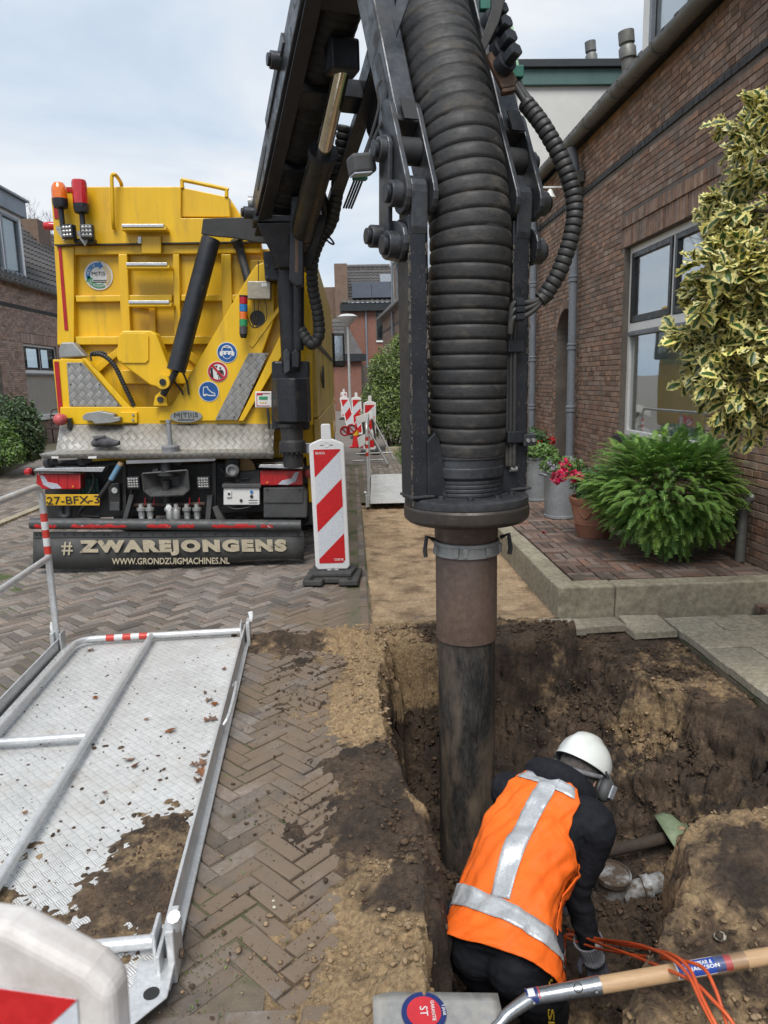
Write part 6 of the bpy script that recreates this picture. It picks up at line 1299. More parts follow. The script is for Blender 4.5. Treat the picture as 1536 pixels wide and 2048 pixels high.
# ================================================================ SITE EQUIPMENT
MT['plastic_w'] = mat('white_plastic', (.74, .745, .75), (.68, .68, .68), .45, scale=4, fine=.04, dirt=((.42, .38, .34), 6, .62, .85))
MT['plastic_d'] = mat('dirty_white_plastic', (.70, .68, .66), (.6, .56, .53), .5, scale=5, fine=.06, dirt=((.36, .30, .26), 7, .5, .75), bump=.25, bs=40)
MT['refl_w'] = mat('white_reflective', (.62, .65, .69), (.56, .59, .64), .35, scale=60, lo=.45, hi=.55, fine=.03)
MT['refl_r'] = mat('red_reflective', (.56, .018, .022), (.50, .014, .018), .35, scale=60, lo=.45, hi=.55, fine=.03)
MT['foot_rubber'] = mat('recycled_rubber', (.045, .045, .047), (.07, .068, .064), .75, scale=8, dirt=((.17, .14, .11), 5, .55, .8), bump=.5, bs=120)
def clip_poly(pl_, f):                         # keep the side f(p) >= 0
    out_ = []
    for i in range(len(pl_)):
        a, b = pl_[i], pl_[(i+1) % len(pl_)]; fa, fb = f(a), f(b)
        if fa >= 0: out_.append(a)
        if (fa >= 0) != (fb >= 0): t = fa/(fa-fb); out_.append((a[0]+(b[0]-a[0])*t, a[1]+(b[1]-a[1])*t))
    return out_
def beacon_board(loc, right, upv, label, group, detail=True, foot=True, word=True, base_yaw=None, h=1.11, tab=True, pm='plastic_w', st=.065, sx=.112):
    """plastic guide beacon: white frame, red/white diagonal sheeting, tab on top, rubber foot"""
    rt = V(right).normalized(); u = V(upv).normalized(); n_ = rt.cross(u).normalized()      # n_ points to the viewer side
    if n_.y > 0 and abs(n_.y) > .2: n_ = -n_
    T = thing('guide_beacon', label, 'traffic beacon', loc, group); o_ = V(loc)
    z0 = .10
    def Q(x, z, d=0): return o_+rt*x+u*(z0+z)+n_*d
    W2 = .148
    out_ = [(-W2, .03), (-W2+.02, .0), (W2-.02, .0), (W2, .03), (W2, h-.03), (W2-.02, h-.012), (.05, h+.02), (-.05, h+.02), (-W2+.02, h-.012), (-W2, h-.03)]
    b = MB(); b.prism([Q(x, z, -.02) for x, z in out_], n_*.04); b.build('frame', MT[pm], T, bevel=.012, seg=4)
    b = MB()
    if tab: b.prism([Q(x, z, -.018) for x, z in ((-.042, h+.0), (.042, h+.0), (.04, h+.135), (.03, h+.145), (-.03, h+.145), (-.04, h+.135))], n_*.036); b.build('lamp_tab', MT[pm], T, bevel=.006)
    x0, x1, zb, zt2_ = -sx, sx, .06, h-st; p = .237
    for side in ((1, -1) if detail else (1,)):
        b = MB(); b.prism([Q(x, z, side*.0215) for x, z in ((x0, zb), (x1, zb), (x1, zt2_), (x0, zt2_))], n_*side*.001); pn = b.build('white_sheet', MT['refl_w'], T)
        k = 0
        while k*2*p < (zt2_-zb)+(x1-x0):
            a, c = k*2*p, k*2*p+p
            g = lambda q: (zt2_-q[1])+(q[0]-x0)
            pg = clip_poly(clip_poly([(x0, zb), (x1, zb), (x1, zt2_), (x0, zt2_)], lambda q: g(q)-a), lambda q: c-g(q))
            if len(pg) > 2:
                b = MB(); b.prism([Q(x, z, side*.0225) for x, z in pg], n_*side*.001); b.build('red_stripe', MT['refl_r'], T)
            k += 1
        if word and side == 1:
            text('BUKO.', Q(x0+.058, zt2_-.03, .024), rt, u, MT['sticker_w'], T, height=.021, width=.082, bold=.02, ext=.0005)
            text('BUKO.', Q(x1-.058, zb+.03, .024), -rt, -u, MT['sticker_w'], T, height=.021, width=.082, bold=.02, ext=.0005)
        if detail and side == 1 and tab:
            b = MB(); pts = [Q(.02*math.cos(a), h-.025+.02*math.sin(a), .021) for a in np.linspace(0, 2*math.pi, 17)]; b.tube(pts, .0025, 6); b.build('handle_ring', MT['plastic_w'], T)
            for sx_ in (-1, 1):
                b = MB(); b.obx(Q(sx_*.04, h-.03, .021), rt*.012, n_*.002, u*.0025); b.build('vent_slit', MT['greyplastic'], T)
            b = MB(); b.prism([Q(x, z, -.02) for x, z in ((-.05, .0), (.05, .0), (.022, -.03), (.022, -.11), (-.022, -.11), (-.022, -.03))], n_*.04); b.build('spigot', MT['plastic_w'], T, bevel=.004)
            b = MB(); b.lathe([(.018, 0), (.018, .008), (.008, .01), (.001, .006)], Q(0, .0, .02), 16, ax=n_); b.build('spigot_bolt', MT['galv'], T, smooth=40)
    if foot:
        # recycled rubber foot: slab with bevelled ends, notches and hand holes
        f = MB(); by = base_yaw or 0; fx = V((math.cos(by), math.sin(by), 0)); fy = V((-fx.y, fx.x, 0))
        def K(x, y, z): return o_+fx*x+fy*y+V((0, 0, z))
        ol = [(-.235, -.21), (-.07, -.21), (-.06, -.13), (.06, -.13), (.07, -.21), (.235, -.21), (.235, .2), (-.235, .2)]
        f.prism([K(x, y, .004) for x, y in ol], (0, 0, .052)); f.prism([K(x, y, .056) for x, y in ((-.17, -.12), (.17, -.12), (.2, .16), (-.2, .16))], (0, 0, .04))
        ft = f.build('rubber_foot', MT['foot_rubber'], T, bevel=.012)
        for sx in (-1, 1):
            c_ = MB(); c_.obx(K(sx*.165, -.155, .058), fx*.018, fy*.045, ZZ*.002); c_.build('hand_hole', MT['ink'], ft)
    return T
bl = P(667, 1160, Z=0)
beacon_board((bl.x, bl.y, 0), (1, -.02, 0), (-.012, -.03, 1), 'red and white striped guide beacon standing on black rubber foot behind the truck', 'striped guide beacons along the works', base_yaw=R(-6))
for i, (px, py, Y_, rt, up_, lab) in enumerate(((739, 905, 17.0, (1, .05, 0), (.03, 0, 1), 'striped guide beacon behind the steel trestle, nearest of the far row'), (716, 862, 22., (1, 0, 0), (-.02, 0, 1), 'upright striped guide beacon second in the far row'), (706, 858, 23.5, (1, .1, 0), (-.22, 0, 1), 'striped guide beacon leaning to the left in the far row'), (689, 828, 33, (1, .2, 0), (0, 0, 1), 'farthest striped guide beacon near the street lamp'))):
    c = P(px, py, Y=Y_); beacon_board((c.x, Y_, 0), rt, up_, lab, 'striped guide beacons along the works', detail=False, foot=True, word=False)
# foreground beacon, only its top corner in view
rt = V((.97, -.22, 0)).normalized(); upv = V((.02, .05, 1)).normalized()
tr = P(244, 1968, Z=1.172); base = tr-rt*.148-upv*1.18
fg = beacon_board((base.x, base.y, 0), rt, upv, 'dirty white guide beacon close to the camera in the lower left corner', 'striped guide beacons along the works', word=False, tab=False, pm='plastic_d', st=.036, sx=.118)
# ---------------------------------------------------------------- aluminium trench bridge with folded and standing railings
MT['tread_b'] = tread('bridge_tread_plate', (.82, .82, .81), (.70, .695, .68), .42, ((.36, .29, .215), 2.2, .55, .80), .036, 'xy', .003, .80, .35)
MT['tube_alu'] = mat('matt_aluminium_tube', (.66, .67, .68), (.56, .57, .58), .42, .45, scale=9, dirt=((.36, .33, .29), 8, .62, .85))
MT['tape_r'] = mat('red_tape', (.60, .05, .035), None, .4, fine=.05); MT['tape_w'] = mat('white_tape', (.72, .73, .73), None, .4, fine=.04)
def bridge(O, u, ln, wd, label, z0=.055, fold=True, detail=True, rail_sides=(1,)):
    O = V(O); u = V(u).normalized(); w_ = V((u.y, -u.x, 0)); T = thing('trench_bridge', label, 'footbridge', (O+u*ln/2+w_*wd/2).to_tuple(), 'aluminium trench bridges')
    def L(a, b, z): return O+u*a+w_*b+V((0, 0, z))
    b = MB(); b.prism([L(a, q, z0-.006) for a, q in ((-.02, .015), (ln+.12, .015), (ln+.16, .05), (ln+.17, wd-.03), (-.02, wd-.015))], (0, 0, .006)); b.build('tread_deck', MT['tread_b'], T)
    for q, sg in ((0, -1), (wd, 1)):           # edge profiles with upstand
        c_ = MB(); c_.prism([L(-.03, q+sg*x, z) for x, z in ((0, .008), (.035, .008), (.035, .02), (.012, .024), (.012, .122), (0, .122))], u*(ln+.06)); c_.build('edge_profile', MT['tube_alu'], T, bevel=.003)
    for a in (.3, ln/2, ln-.3):
        c_ = MB(); c_.prism([L(a, .02, .004), L(a+.06, .02, .004), L(a+.06, wd-.02, .004), L(a, wd-.02, .004)], (0, 0, z0-.013)); c_.build('cross_bearer', MT['tube_alu'], T)
    def bracket(a, q, sg, near):
        c_ = MB(); c_.obx(L(a, q+sg*.035, .085), u*.055, w_*.012, ZZ*.085); c_.obx(L(a, q-sg*.012, .10), u*.045, w_*.006, ZZ*.06); bk = c_.build('post_bracket', MT['tube_alu'], T, bevel=.004)
        d_ = MB(); e_ = -1 if near else 1
        d_.tube([L(a-e_*.02, q+sg*.05, .15), L(a-e_*.03, q+sg*.055, .18), L(a-e_*.045, q+sg*.05, .21)], [.012, .016, .02], 8); d_.build('latch_lever', MT['plastic_w'], bk, smooth=60)
        d_ = MB(); d_.cyl(L(a, q+sg*.05, .05), L(a, q+sg*.06, .05), .014, n=12); d_.build('bracket_bolt', MT['rust'], bk, smooth=40)
    for q, sg in ((0, -1), (wd, 1)):
        for a, nr in ((.03, False), (ln-.06, True)): bracket(a, q, sg, nr)
    # corner plates with a lifting hole, near end
    if detail:
        a0 = ln-.02
        ring_ = [(a0+.115+.022*math.cos(t), .0+.022*math.sin(t)) for t in np.linspace(0, 2*math.pi, 17)[:-1]]
        for q, sg in ((0, 1),):
            vs = [(a0-.01, -.045), (a0+.13, -.045), (a0+.21, .03), (a0+.215, .06), (a0-.01, .06)]
            c_ = MB(); c_.prism([L(a, q+sg*y, .062) for a, y in vs], (0, 0, .006)); cp = c_.build('corner_plate', MT['tube_alu'], T, bevel=.003)
            c_ = MB(); c_.prism([L(a, q+sg*y, .0683) for a, y in ring_], (0, 0, .001)); c_.build('lifting_hole', MT['ink'], cp)
    def railing(fn, tape_end):
        """fn(a, hgt) -> point; frame tube, mid rail, mid post"""
        hh = 1.03; rr = .10; pts = [fn(.03, 0), fn(.03, hh-rr)]
        pts += [fn(.03+rr-rr*math.cos(t), hh-rr+rr*math.sin(t)) for t in np.linspace(0, math.pi/2, 7)[1:]]
        pts += [fn(ln-.06-rr+rr*math.sin(t), hh-rr+rr*math.cos(t)) for t in np.linspace(0, math.pi/2, 7)]
        pts += [fn(ln-.06, 0)]
        c_ = MB(); c_.tube(pts, .0205, 14); rl = c_.build('railing', MT['tube_alu'], T, smooth=50)
        c_ = MB(); c_.tube([fn(.03, .57), fn(ln-.06, .57)], .0195, 14); c_.build('mid_rail', MT['tube_alu'], rl, smooth=50)
        c_ = MB(); c_.tube([fn(ln/2, .57), fn(ln/2, hh)], .0185, 14); c_.build('mid_post', MT['tube_alu'], rl, smooth=50)
        for a in (.03, ln-.06):
            for i in range(5):
                h0 = .595+i*.052 if True else 0; c_ = MB(); c_.tube([fn(a, h0), fn(a, h0+.052)], .0212, 14, cap=False); c_.build('tape_band', MT['tape_r'] if i % 2 == 0 else MT['tape_w'], rl, smooth=60, recalc=False)
    if fold: railing(lambda a, h: L(a, .02+h, .10), 0)
    else: railing(lambda a, h: L(a, -.01, .10+h), 0)
    railing(lambda a, h: L(a, wd+.02, .08+h), 0)
    if detail:                                 # grab handle on the right edge
        c_ = MB(); c_.tube(smooth_path([L(.9, -.02, .09), L(.95, -.045, .12), L(1.3, -.045, .12), L(1.36, -.02, .09)], 4), .009, 8); c_.build('grab_handle', MT['tube_alu'], T, smooth=50)
    return T, L
BR, BL_ = bridge((-.765, 4.63, 0), (.058, -1, 0), 2.8, 1.16, 'white aluminium trench bridge lying on the brick road with one railing folded down')
bridge((.19, 9.75, 0), (.03, 1, 0), 2.9, 1.15, 'far aluminium trench bridge lying across the sand beside the hose', fold=False, detail=False)
# soil and dead leaves on the bridge deck
DX_ = np.arange(0, 1.16, .0125); DA = np.arange(1.35, 2.98, .0125); dx_, da_ = np.meshgrid(DX_, DA)
F5 = NF(21)
m1 = sst(da_, 1.75, 2.5)*(.55+.9*(F5.fbm(dx_*3.2, da_*3.2, 4)-.35)); m1 = m1+.55*np.exp(-((dx_-.12)/.16)**2-((da_-2.15)/.33)**2)+.3*np.exp(-((dx_-.75)/.4)**2-((da_-2.45)/.25)**2)-.55*np.exp(-((dx_-.45)/.13)**2-((da_-2.35)/.2)**2)-.6*sst(da_, 2.68, 2.8)
hz_ = -.012+.034*np.clip(m1-.22, -.4, .8)+.040*(F5.fbm(dx_*14, da_*14, 5, .68)-.5)+.006*(F5.fbm(dx_*80, da_*80, 2)-.5)
ptsd = [(BL_(a, q, .056+h)) for a, q, h in zip(da_.ravel(), dx_.ravel(), hz_.ravel())]
me = bpy.data.meshes.new('deck_soil'); nx, ny = len(DX_), len(DA); idx = np.arange(nx*ny).reshape(ny, nx); qd = np.stack([idx[:-1, :-1], idx[:-1, 1:], idx[1:, 1:], idx[1:, :-1]], -1).reshape(-1, 4)
qd = qd[hz_.ravel()[qd].max(1) > -.004]
me.from_pydata([tuple(p) for p in ptsd], [], qd.tolist()); at = me.attributes.new('sand', 'FLOAT', 'POINT'); at.data.foreach_set('value', (.30+.8*(F5.fbm(dx_*4, da_*4, 3)-.5)).ravel())
me.materials.append(MT['soil']); me.polygons.foreach_set('use_smooth', [True]*len(me.polygons)); o = bpy.data.objects.new('deck_soil', me); COL.objects.link(o); tag(o, 'brown soil spilled on the near end of the trench bridge', 'soil', kind='stuff')
cl2 = []
for _ in range(5200):
    i, j = rnd.randrange(ny), rnd.randrange(nx)
    if hz_[i, j] > -.002+rnd.random()*.012 or rnd.random() < .07: p = BL_(DA[i], DX_[j], .056+max(hz_[i, j], 0)); cl2.append((p.x, p.y, p.z, .002+.012*rnd.random()**4))
for _ in range(330):
    p = BL_(rnd.uniform(.1, 2.7), rnd.uniform(.05, 1.1), .057); cl2.append((p.x, p.y, p.z, .0015+.006*rnd.random()**3))
tag(clods('deck_crumbs', cl2, MT['clod'], 9), 'soil crumbs on the bridge deck', 'soil')
MT['leaf_dead'] = mat('dead_leaf', (.20, .085, .035), (.12, .055, .03), .8, scale=14, isl=.5, obj=True)
def leaf_mesh(seed):
    rr = random.Random(seed); b = MB(); n = 11; ol = []
    for i in range(n):
        a = 2*math.pi*i/n; r_ = (.05 if i % 2 else .027)*rr.uniform(.75, 1.2); ol.append(V((r_*math.cos(a)*1.2, r_*math.sin(a)*.85, rr.uniform(.0, .018)+.12*r_*math.cos(a*2))))
    b.add([V((0, 0, .002))]+ol, [(0, 1+i, 1+(i+1) % n) for i in range(n)]); me_ = bpy.data.meshes.new('dead_leaf'); me_.from_pydata(b.v, [], b.f); me_.materials.append(MT['leaf_dead']); return me_
lm = [leaf_mesh(i) for i in range(5)]
lspots = [(P(px, py, Z=.062), s_*.72) for px, py, s_ in ((182, 1300, .9), (418, 1400, 1.0), (430, 1408, .8), (412, 1440, .8), (426, 1438, 1.), (342, 1462, 1.0), (293, 1438, .55), (258, 1520, 1.0), (270, 1532, .7), (390, 1530, 1.), (402, 1545, 1.), (396, 1560, .9), (408, 1510, .8), (405, 1525, 1.), (209, 1585, .5), (50, 1625, .5), (75, 1632, .5), (448, 1338, .6), (410, 1385, .5), (190, 1395, .7))]
for i, (p, s_) in enumerate(lspots):
    o = inst('dead_leaf', lm[i % 5], None, p, (rnd.uniform(-.3, .3), rnd.uniform(-.3, .3), rnd.uniform(0, 6)), (s_*.85,)*3)
    tag(o, 'curled brown dead leaf lying on the white trench bridge deck', 'leaf', 'dead leaves on the trench bridge')
# ---------------------------------------------------------------- steel trestle with boards, round signs, cone (middle distance)
tr_ = thing('barrier_trestle', 'grey steel A-frame trestle with white boards beyond the far bridge', 'barrier', (.35, 16, 0))
Yt = 15.2
def tb(name, a, c, r_, m, par=tr_):
    b = MB(); b.tube([a, c], r_, 8); return b.build(name, m, par, smooth=50)
for x0, x1 in ((725, 776), (745, 788)):
    tb('leg', P(x0, 836, Y=Yt+.6), P(x1, 930 if x0 == 725 else 918, Y=Yt-.9 if x0 == 725 else Yt+.3), .022, MT['galv']); tb('leg', P(x0, 836, Y=Yt+.6), P(x0+6, 890, Y=Yt+1.3), .03, MT['galv'])
for y, x0, x1 in ((922, 705, 768), (908, 712, 785)): tb('brace', P(x0, y, Y=Yt), P(x1, y-3, Y=Yt), .018, MT['galv'])
for pts in ([(711, 834), (744, 822), (746, 836), (713, 850)], [(714, 876), (746, 860), (748, 876), (718, 896)]): pl('board', pts, Yt+.3, .03, MT['plastic_w'], tr_)
for px, py in ((690, 862), (703, 858)):
    c = P(px, py, Y=14.2); b = MB(); b.lathe([(.001, 0), (.1, 0), (.1, .01)], c, 24, ax=(0, 1, 0)); rs_ = tag(b.build('round_sign', MT['refl_w'], None), ('round red ringed sign hung on the bridge rail, left of the pair' if px == 690 else 'round red ringed sign hung on the bridge rail, right of the pair'), 'sign', 'round red ringed signs')
    o_ = ORG[rs_.name]; b = MB(); pts = [c+V((.085*math.cos(a), -.008, .085*math.sin(a))) for a in np.linspace(0, 2*math.pi, 25)]; b.tube(pts, .016, 6, cap=False); b.build('red_ring', MT['refl_r'], rs_, smooth=60)
    b = MB(); b.beam(c+V((-.06, -.01, .06)), c+V((.06, -.01, -.06)), .02, .006, up=(0, 1, 0)); b.build('pictogram', MT['refl_r'], rs_)
b = MB(); c = P(713, 892, Y=19.0); z_ = c.z
cn = thing('traffic_cone', 'small red and yellow traffic cone beside the far bridge', 'cone', (c.x, 19.0, 0))
b = MB(); b.lathe([(.16, .02), (.12, .025), (.02, .62), (.0, .62)], (c.x, 19.0, 0), 18); b.bx(c.x-.18, c.x+.18, 18.82, 19.18, 0, .025); b.build('cone_body', MT['refl_r'], cn, smooth=40)
b = MB(); b.lathe([(.077, .3), (.055, .43)], (c.x, 19.0, 0), 18); b.build('yellow_band', MT['plate_y'], cn, smooth=40)
# ---------------------------------------------------------------- shovel across the trench
MT['ash'] = mat('ash_wood', (.50, .33, .185), (.42, .265, .14), .45, scale=3, stretch=(1.2, 14, 14), fine=.12, coat=.15)
MT['blade'] = mat('bare_shovel_steel', (.50, .49, .46), (.40, .39, .37), .4, .6, scale=6, dirt=((.33, .29, .24), 6, .5, .75))
MT['socket'] = mat('brushed_socket_steel', (.34, .35, .36), (.27, .28, .29), .3, .85, scale=9)
sv = thing('shovel', 'shovel with pale wooden shaft and steel blade lying across the trench edge', 'shovel', (.6, 1.65, 0))
s0 = P(1052, 1996, Z=.12); s1 = s0+(P(1536, 1912, Z=.175)-s0)*2; sd_ = (s1-s0).normalized()
jn = P(1199, 1970, Z=.136); jn = s0+sd_*(jn-s0).dot(sd_)
b = MB(); b.tube([jn-sd_*.01, jn+sd_*.1, s1], [.0212, .0212, .0206], 20); wd_ = b.build('shaft', MT['ash'], sv, smooth=50)
b = MB(); b.tube(smooth_path([V((.27, 1.545, .085)), V((.315, 1.555, .09)), V((.35, 1.575, .105)), s0+sd_*.02], 4)+[s0+sd_*.06, s0+sd_*.12, jn], [0.0048, 0.0072, 0.0096, 0.0112, 0.0128, 0.0136, 0.0144, 0.0152, 0.016, 0.0168, 0.0176, 0.0184, 0.0188, 0.0196, 0.0204, 0.0228], 18)
sk_ = b.build('socket', MT['socket'], sv, smooth=50)
for d0 in (.015, .18):
    p = s0+sd_*d0+V((0, -.026, .006)); b = MB(); b.lathe([(.004, 0), (.001, .004)], p, 8, ax=(0, -1, .3)); b.build('rivet', MT['galv'], sk_)
vs = []; n = 14; m_ = 10
for i in range(n+1):
    for j in range(m_+1):
        a, q = i/n, j/m_-.5
        x = .335-.33*a; w_ = .255*(1-.10*a-.55*max(0, a-.82)**1.5*3); y = 1.548+q*w_; z = .098-.008*math.cos(q*math.pi)*(.4+.6*a)+.006*abs(q)*2*(1-a)+.012*a
        vs.append(V((x, y-.035*(1-a), z)))
b = MB(); b.add(vs, [(i*(m_+1)+j, (i+1)*(m_+1)+j, (i+1)*(m_+1)+j+1, i*(m_+1)+j+1) for i in range(n) for j in range(m_)]); bdl = b.build('blade', MT['blade'], sv, smooth=60); bdl.modifiers.new('solid', 'SOLIDIFY').thickness = .003
def on_blade(x, y): return .098-.008*math.cos((y-1.548+.02)/.255*math.pi)*(.4+.6*(.335-x)/.33)+.006*abs((y-1.548+.02)/.255)*2*(1-(.335-x)/.33)+.012*(.335-x)/.33
def bdisc(name, cx_, cy_, r_, dz, m, par, a0=0, a1=360, r0=0):
    b = MB(); n = 36; vs = []
    for i in range(n+1):
        a = R(lerp(a0, a1, i/n))
        for rr_ in (r0, (r0+r_)/2, r_): x, y = cx_+rr_*math.cos(a), cy_+rr_*math.sin(a); vs.append(V((x, y, on_blade(x, y)+dz)))
    b.add(vs, [(3*i+k, 3*i+1+k, 3*i+4+k, 3*i+3+k) for i in range(n) for k in (0, 1)]); return b.build(name, m, par, recalc=False)
MT['lab_blue'] = mat('label_blue', (.015, .03, .14), None, .4, fine=.05); MT['lab_red'] = mat('label_red', (.55, .03, .04), None, .4, fine=.05)
lb = bdisc('round_label', .135, 1.592, .058, .004, MT['lab_blue'], bdl); bdisc('label_field', .135, 1.592, .044, .0055, MT['lab_red'], lb)
for tx, dx, dy, hh in (('5 JAAR', .045, .0, .010), ('GARANTIE', .024, .0, .009), ('ST', -.0, .0, .02)): text(tx, V((.135+dx*(1.12 if tx == '5 JAAR' else 1), 1.592+dy, on_blade(.135, 1.592)+.008)), (0, -1, 0), (1, 0, 0), MT['sticker_w'], lb, height=hh, ext=.0004)
def shaft_label(d0, d1, rr_, m, par, half=R(75), ang=R(30), dz=0):
    b = MB(); n = 12; vs = []
    sx = sd_.cross(ZZ).normalized(); su = sx.cross(sd_)
    for i in range(n+1):
        a = ang-half+2*half*i/n
        for d_ in (d0, d1): vs.append(s0+sd_*d_+(sx*math.sin(a)+su*math.cos(a))*rr_)
    b.add(vs, [(2*i, 2*i+1, 2*i+3, 2*i+2) for i in range(n)]); return b.build('label', m, par, smooth=60, recalc=False)
sxv = sd_.cross(ZZ).normalized(); suv = sxv.cross(sd_)
MT['lab_blue2'] = mat('label_royal_blue', (.02, .06, .33), None, .35, fine=.04)
shaft_label(.40, .535, .0215, MT['sticker_w'], wd_, R(62), R(38)); shaft_label(.404, .531, .0218, MT['lab_blue2'], wd_, R(56), R(38))
nrm = (sxv*math.sin(R(38))+suv*math.cos(R(38))); upl = nrm.cross(sd_)*1
if upl.z < 0: upl = -upl
text('SPEAR &', s0+sd_*.475+nrm*.0224+upl*.008, sd_, upl, MT['sticker_w'], wd_, height=.009, ext=.0004, bold=.01)
text('JACKSON', s0+sd_*.475+nrm*.0226-upl*.004, sd_, upl, MT['sticker_w'], wd_, height=.011, width=.078, ext=.0004, bold=.02)
text('5 JAAR', s0+sd_*.418+nrm*.0226, -upl, sd_, MT['sticker_w'], wd_, height=.014, width=.024, ext=.0004)
shaft_label(.531, .55, .0216, MT['lab_red'], wd_, R(60), R(38))
tp_ = MB(); tp_.tube([s0+sd_*(.505+.0125*i) for i in range(8)], [.0222+.0006*(i % 2) for i in range(8)], 20, cap=False); tp_.build('clear_tape', glass_mat('clear_tape', (.88, .82, .74), .3), wd_, smooth=50, recalc=False)
shaft_label(.0, .03, .0203, MT['lab_blue'], sk_, R(70), R(20)); shaft_label(.005, .022, .0206, MT['sticker_w'], sk_, R(30), R(10)); shaft_label(.032, .035, .0206, MT['lab_red'], sk_, R(50), R(10))
c = s0+sd_*.135+nrm*.0222; b = MB(); b.tube([c+(sd_*math.cos(a)+upl*math.sin(a))*.011 for a in np.linspace(0, 2*math.pi, 17)], .0011, 6); b.build('stamp', MT['ink'], sk_)
# ---------------------------------------------------------------- buried services and litter in the trench
MT['orange_cable'] = mat('orange_cable', (.62, .10, .02), (.5, .075, .02), .45, scale=8, dirt=((.22, .12, .07), 12, .62, .8))
cbl = [P(1140, 1868, Z=-.55), P(1200, 1888, Z=-.42), P(1270, 1903, Z=-.12), P(1340, 1925, Z=.16), P(1388, 1950, Z=.22), P(1418, 1995, Z=.22), P(1446, 2046, Z=.2), P(1480, 2120, Z=.15)]
for k in range(4):
    q_ = [p+V((.020*math.cos(k*1.9+i*.6), .016*math.sin(k*1.7+i*.7), .013*math.sin(k*2.3+i*.8)+(.004*k if i > 2 else 0))) for i, p in enumerate(cbl)]
    b = MB(); b.tube(smooth_path(q_, 6), .0047, 8); tag(b.build('orange_cable', MT['orange_cable'], None, smooth=60), 'thin orange cable in the loose bundle draped over the shovel shaft', 'cable', 'bundle of orange cables')
b = MB(); b.tube(smooth_path([P(1180, 1880, Y=2.7), P(1135, 1870, Y=2.72), P(1128, 1900, Y=2.7), P(1130, 2000, Y=2.55)], 5), .008, 8); tag(b.build('orange_cable', MT['orange_cable'], None, smooth=60), 'single orange cable hanging straight down beside the worker', 'cable')
# grey pvc access pipe with branch
MT['pvc'] = mat('muddy_grey_pvc', (.33, .335, .34), (.26, .265, .27), .5, scale=6, dirt=((.085, .06, .043), 7, .45, .56))
pc = P(1226, 1745, Z=-.73); pv = thing('drain_pipe', 'muddy grey plastic drain riser with round cap in the trench floor', 'pipe', (pc.x, pc.y, -.9))
b = MB(); b.lathe([(.075, -.3), (.075, -.03), (.088, -.028), (.09, .0), (.082, .005), (.08, -.008), (.001, -.008)], pc, 32, ax=(.05, -.12, 1)); b.build('riser', MT['pvc'], pv, smooth=35)
b = MB(); b.tube([pc+V((.05, 0, -.12)), pc+V((.17, .0, -.09)), pc+V((.26, .02, -.08))], .048, 20); b.build('branch', MT['pvc'], pv, smooth=50)
b = MB(); b.tube([pc+V((.15, 0, -.095)), pc+V((.19, .0, -.088))], .060, 24); b.build('branch_collar', mat('pale_pvc', (.42, .44, .46), None, .5, dirt=((.1, .075, .055), 9, .43, .56)), pv, smooth=40)
b = MB(); b.tube([pc+V((-.08, -.02, -.14)), pc+V((-.17, -.03, -.13))], .045, 18); b.build('branch', MT['pvc'], pv, smooth=40)
MT['root'] = mat('dark_root', (.05, .035, .026), (.035, .026, .02), .9, scale=10, bump=.8, bs=60)
for pts, r_, lab in (([(1180, 1710, -.72), (1240, 1697, -.70), (1300, 1683, -.66), (1345, 1672, -.66)], .030, 'dark muddy pipe lying across the trench floor before the green strip'), ([(1305, 1560, -.78), (1340, 1556, -.76), (1380, 1553, -.78)], .028, 'short dark stub of pipe half buried at the back'), ([(1400, 1662, -.66), (1450, 1652, -.64), (1536, 1640, -.62)], .026, 'dark muddy pipe running to the right edge of the trench')):
    b = MB(); b.tube(smooth_path([P(x, y, Z=z) for x, y, z in pts], 4), r_, 12); tag(b.build('buried_pipe', MT['root'], None, smooth=60), lab, 'pipe', 'old pipes in the trench')
MT['gstrip'] = mat('green_cover_strip', (.19, .24, .145), (.15, .19, .115), .6, scale=4, dirt=((.085, .062, .045), 8, .54, .62))
vs = []
for i in range(11):
    t = i/10; a, c = P(lerp(1308, 1352, t), lerp(1630, 1698, t), Z=-.60-.05*t+.03*math.sin(t*3)), P(lerp(1350, 1392, t), lerp(1620, 1668, t), Z=-.60-.05*t+.03*math.sin(t*3)); vs += [a, (a+c)/2+V((0, 0, .006)), c]
b = MB(); b.add(vs, [(3*i+k, 3*i+3+k, 3*i+4+k, 3*i+1+k) for i in range(10) for k in (0, 1)]); o = tag(b.build('cover_strip', MT['gstrip'], None, smooth=60), 'bent pale green plastic cover strip sticking out of the trench floor', 'strip'); o.modifiers.new('solid', 'SOLIDIFY').thickness = .004
b = MB(); a = P(1288, 1535, Z=-.74); b.obx(a, V((.05, -.11, .01)), V((.045, .02, 0)), ZZ*.006); tag(b.build('cover_strip', mat('muddy_board', (.12, .095, .07), (.08, .06, .045), .9, scale=6), None, bevel=.002), 'muddy brown flat board half buried beside the worker', 'board')
b = MB(); a = P(1240, 1437, Z=-.38); b.tube([a+V((0, 0, .04)), a, a+V((.004, -.01, -.05))], [.006, .007, .003], 6); tag(b.build('green_peg', mat('bright_green', (.03, .33, .15), None, .5), None, smooth=60), 'short bright green plastic peg in the back trench wall', 'peg')
b = MB(); a = P(1392, 1512, Z=-.70); b.tube([a+V((-.10, 0, -.01)), a+V((.1, .02, .0))], .05, 16); tag(b.build('buried_pipe', MT['pvc'], None, smooth=50), 'pale grey pipe crown showing through soil at the trench right side', 'pipe')
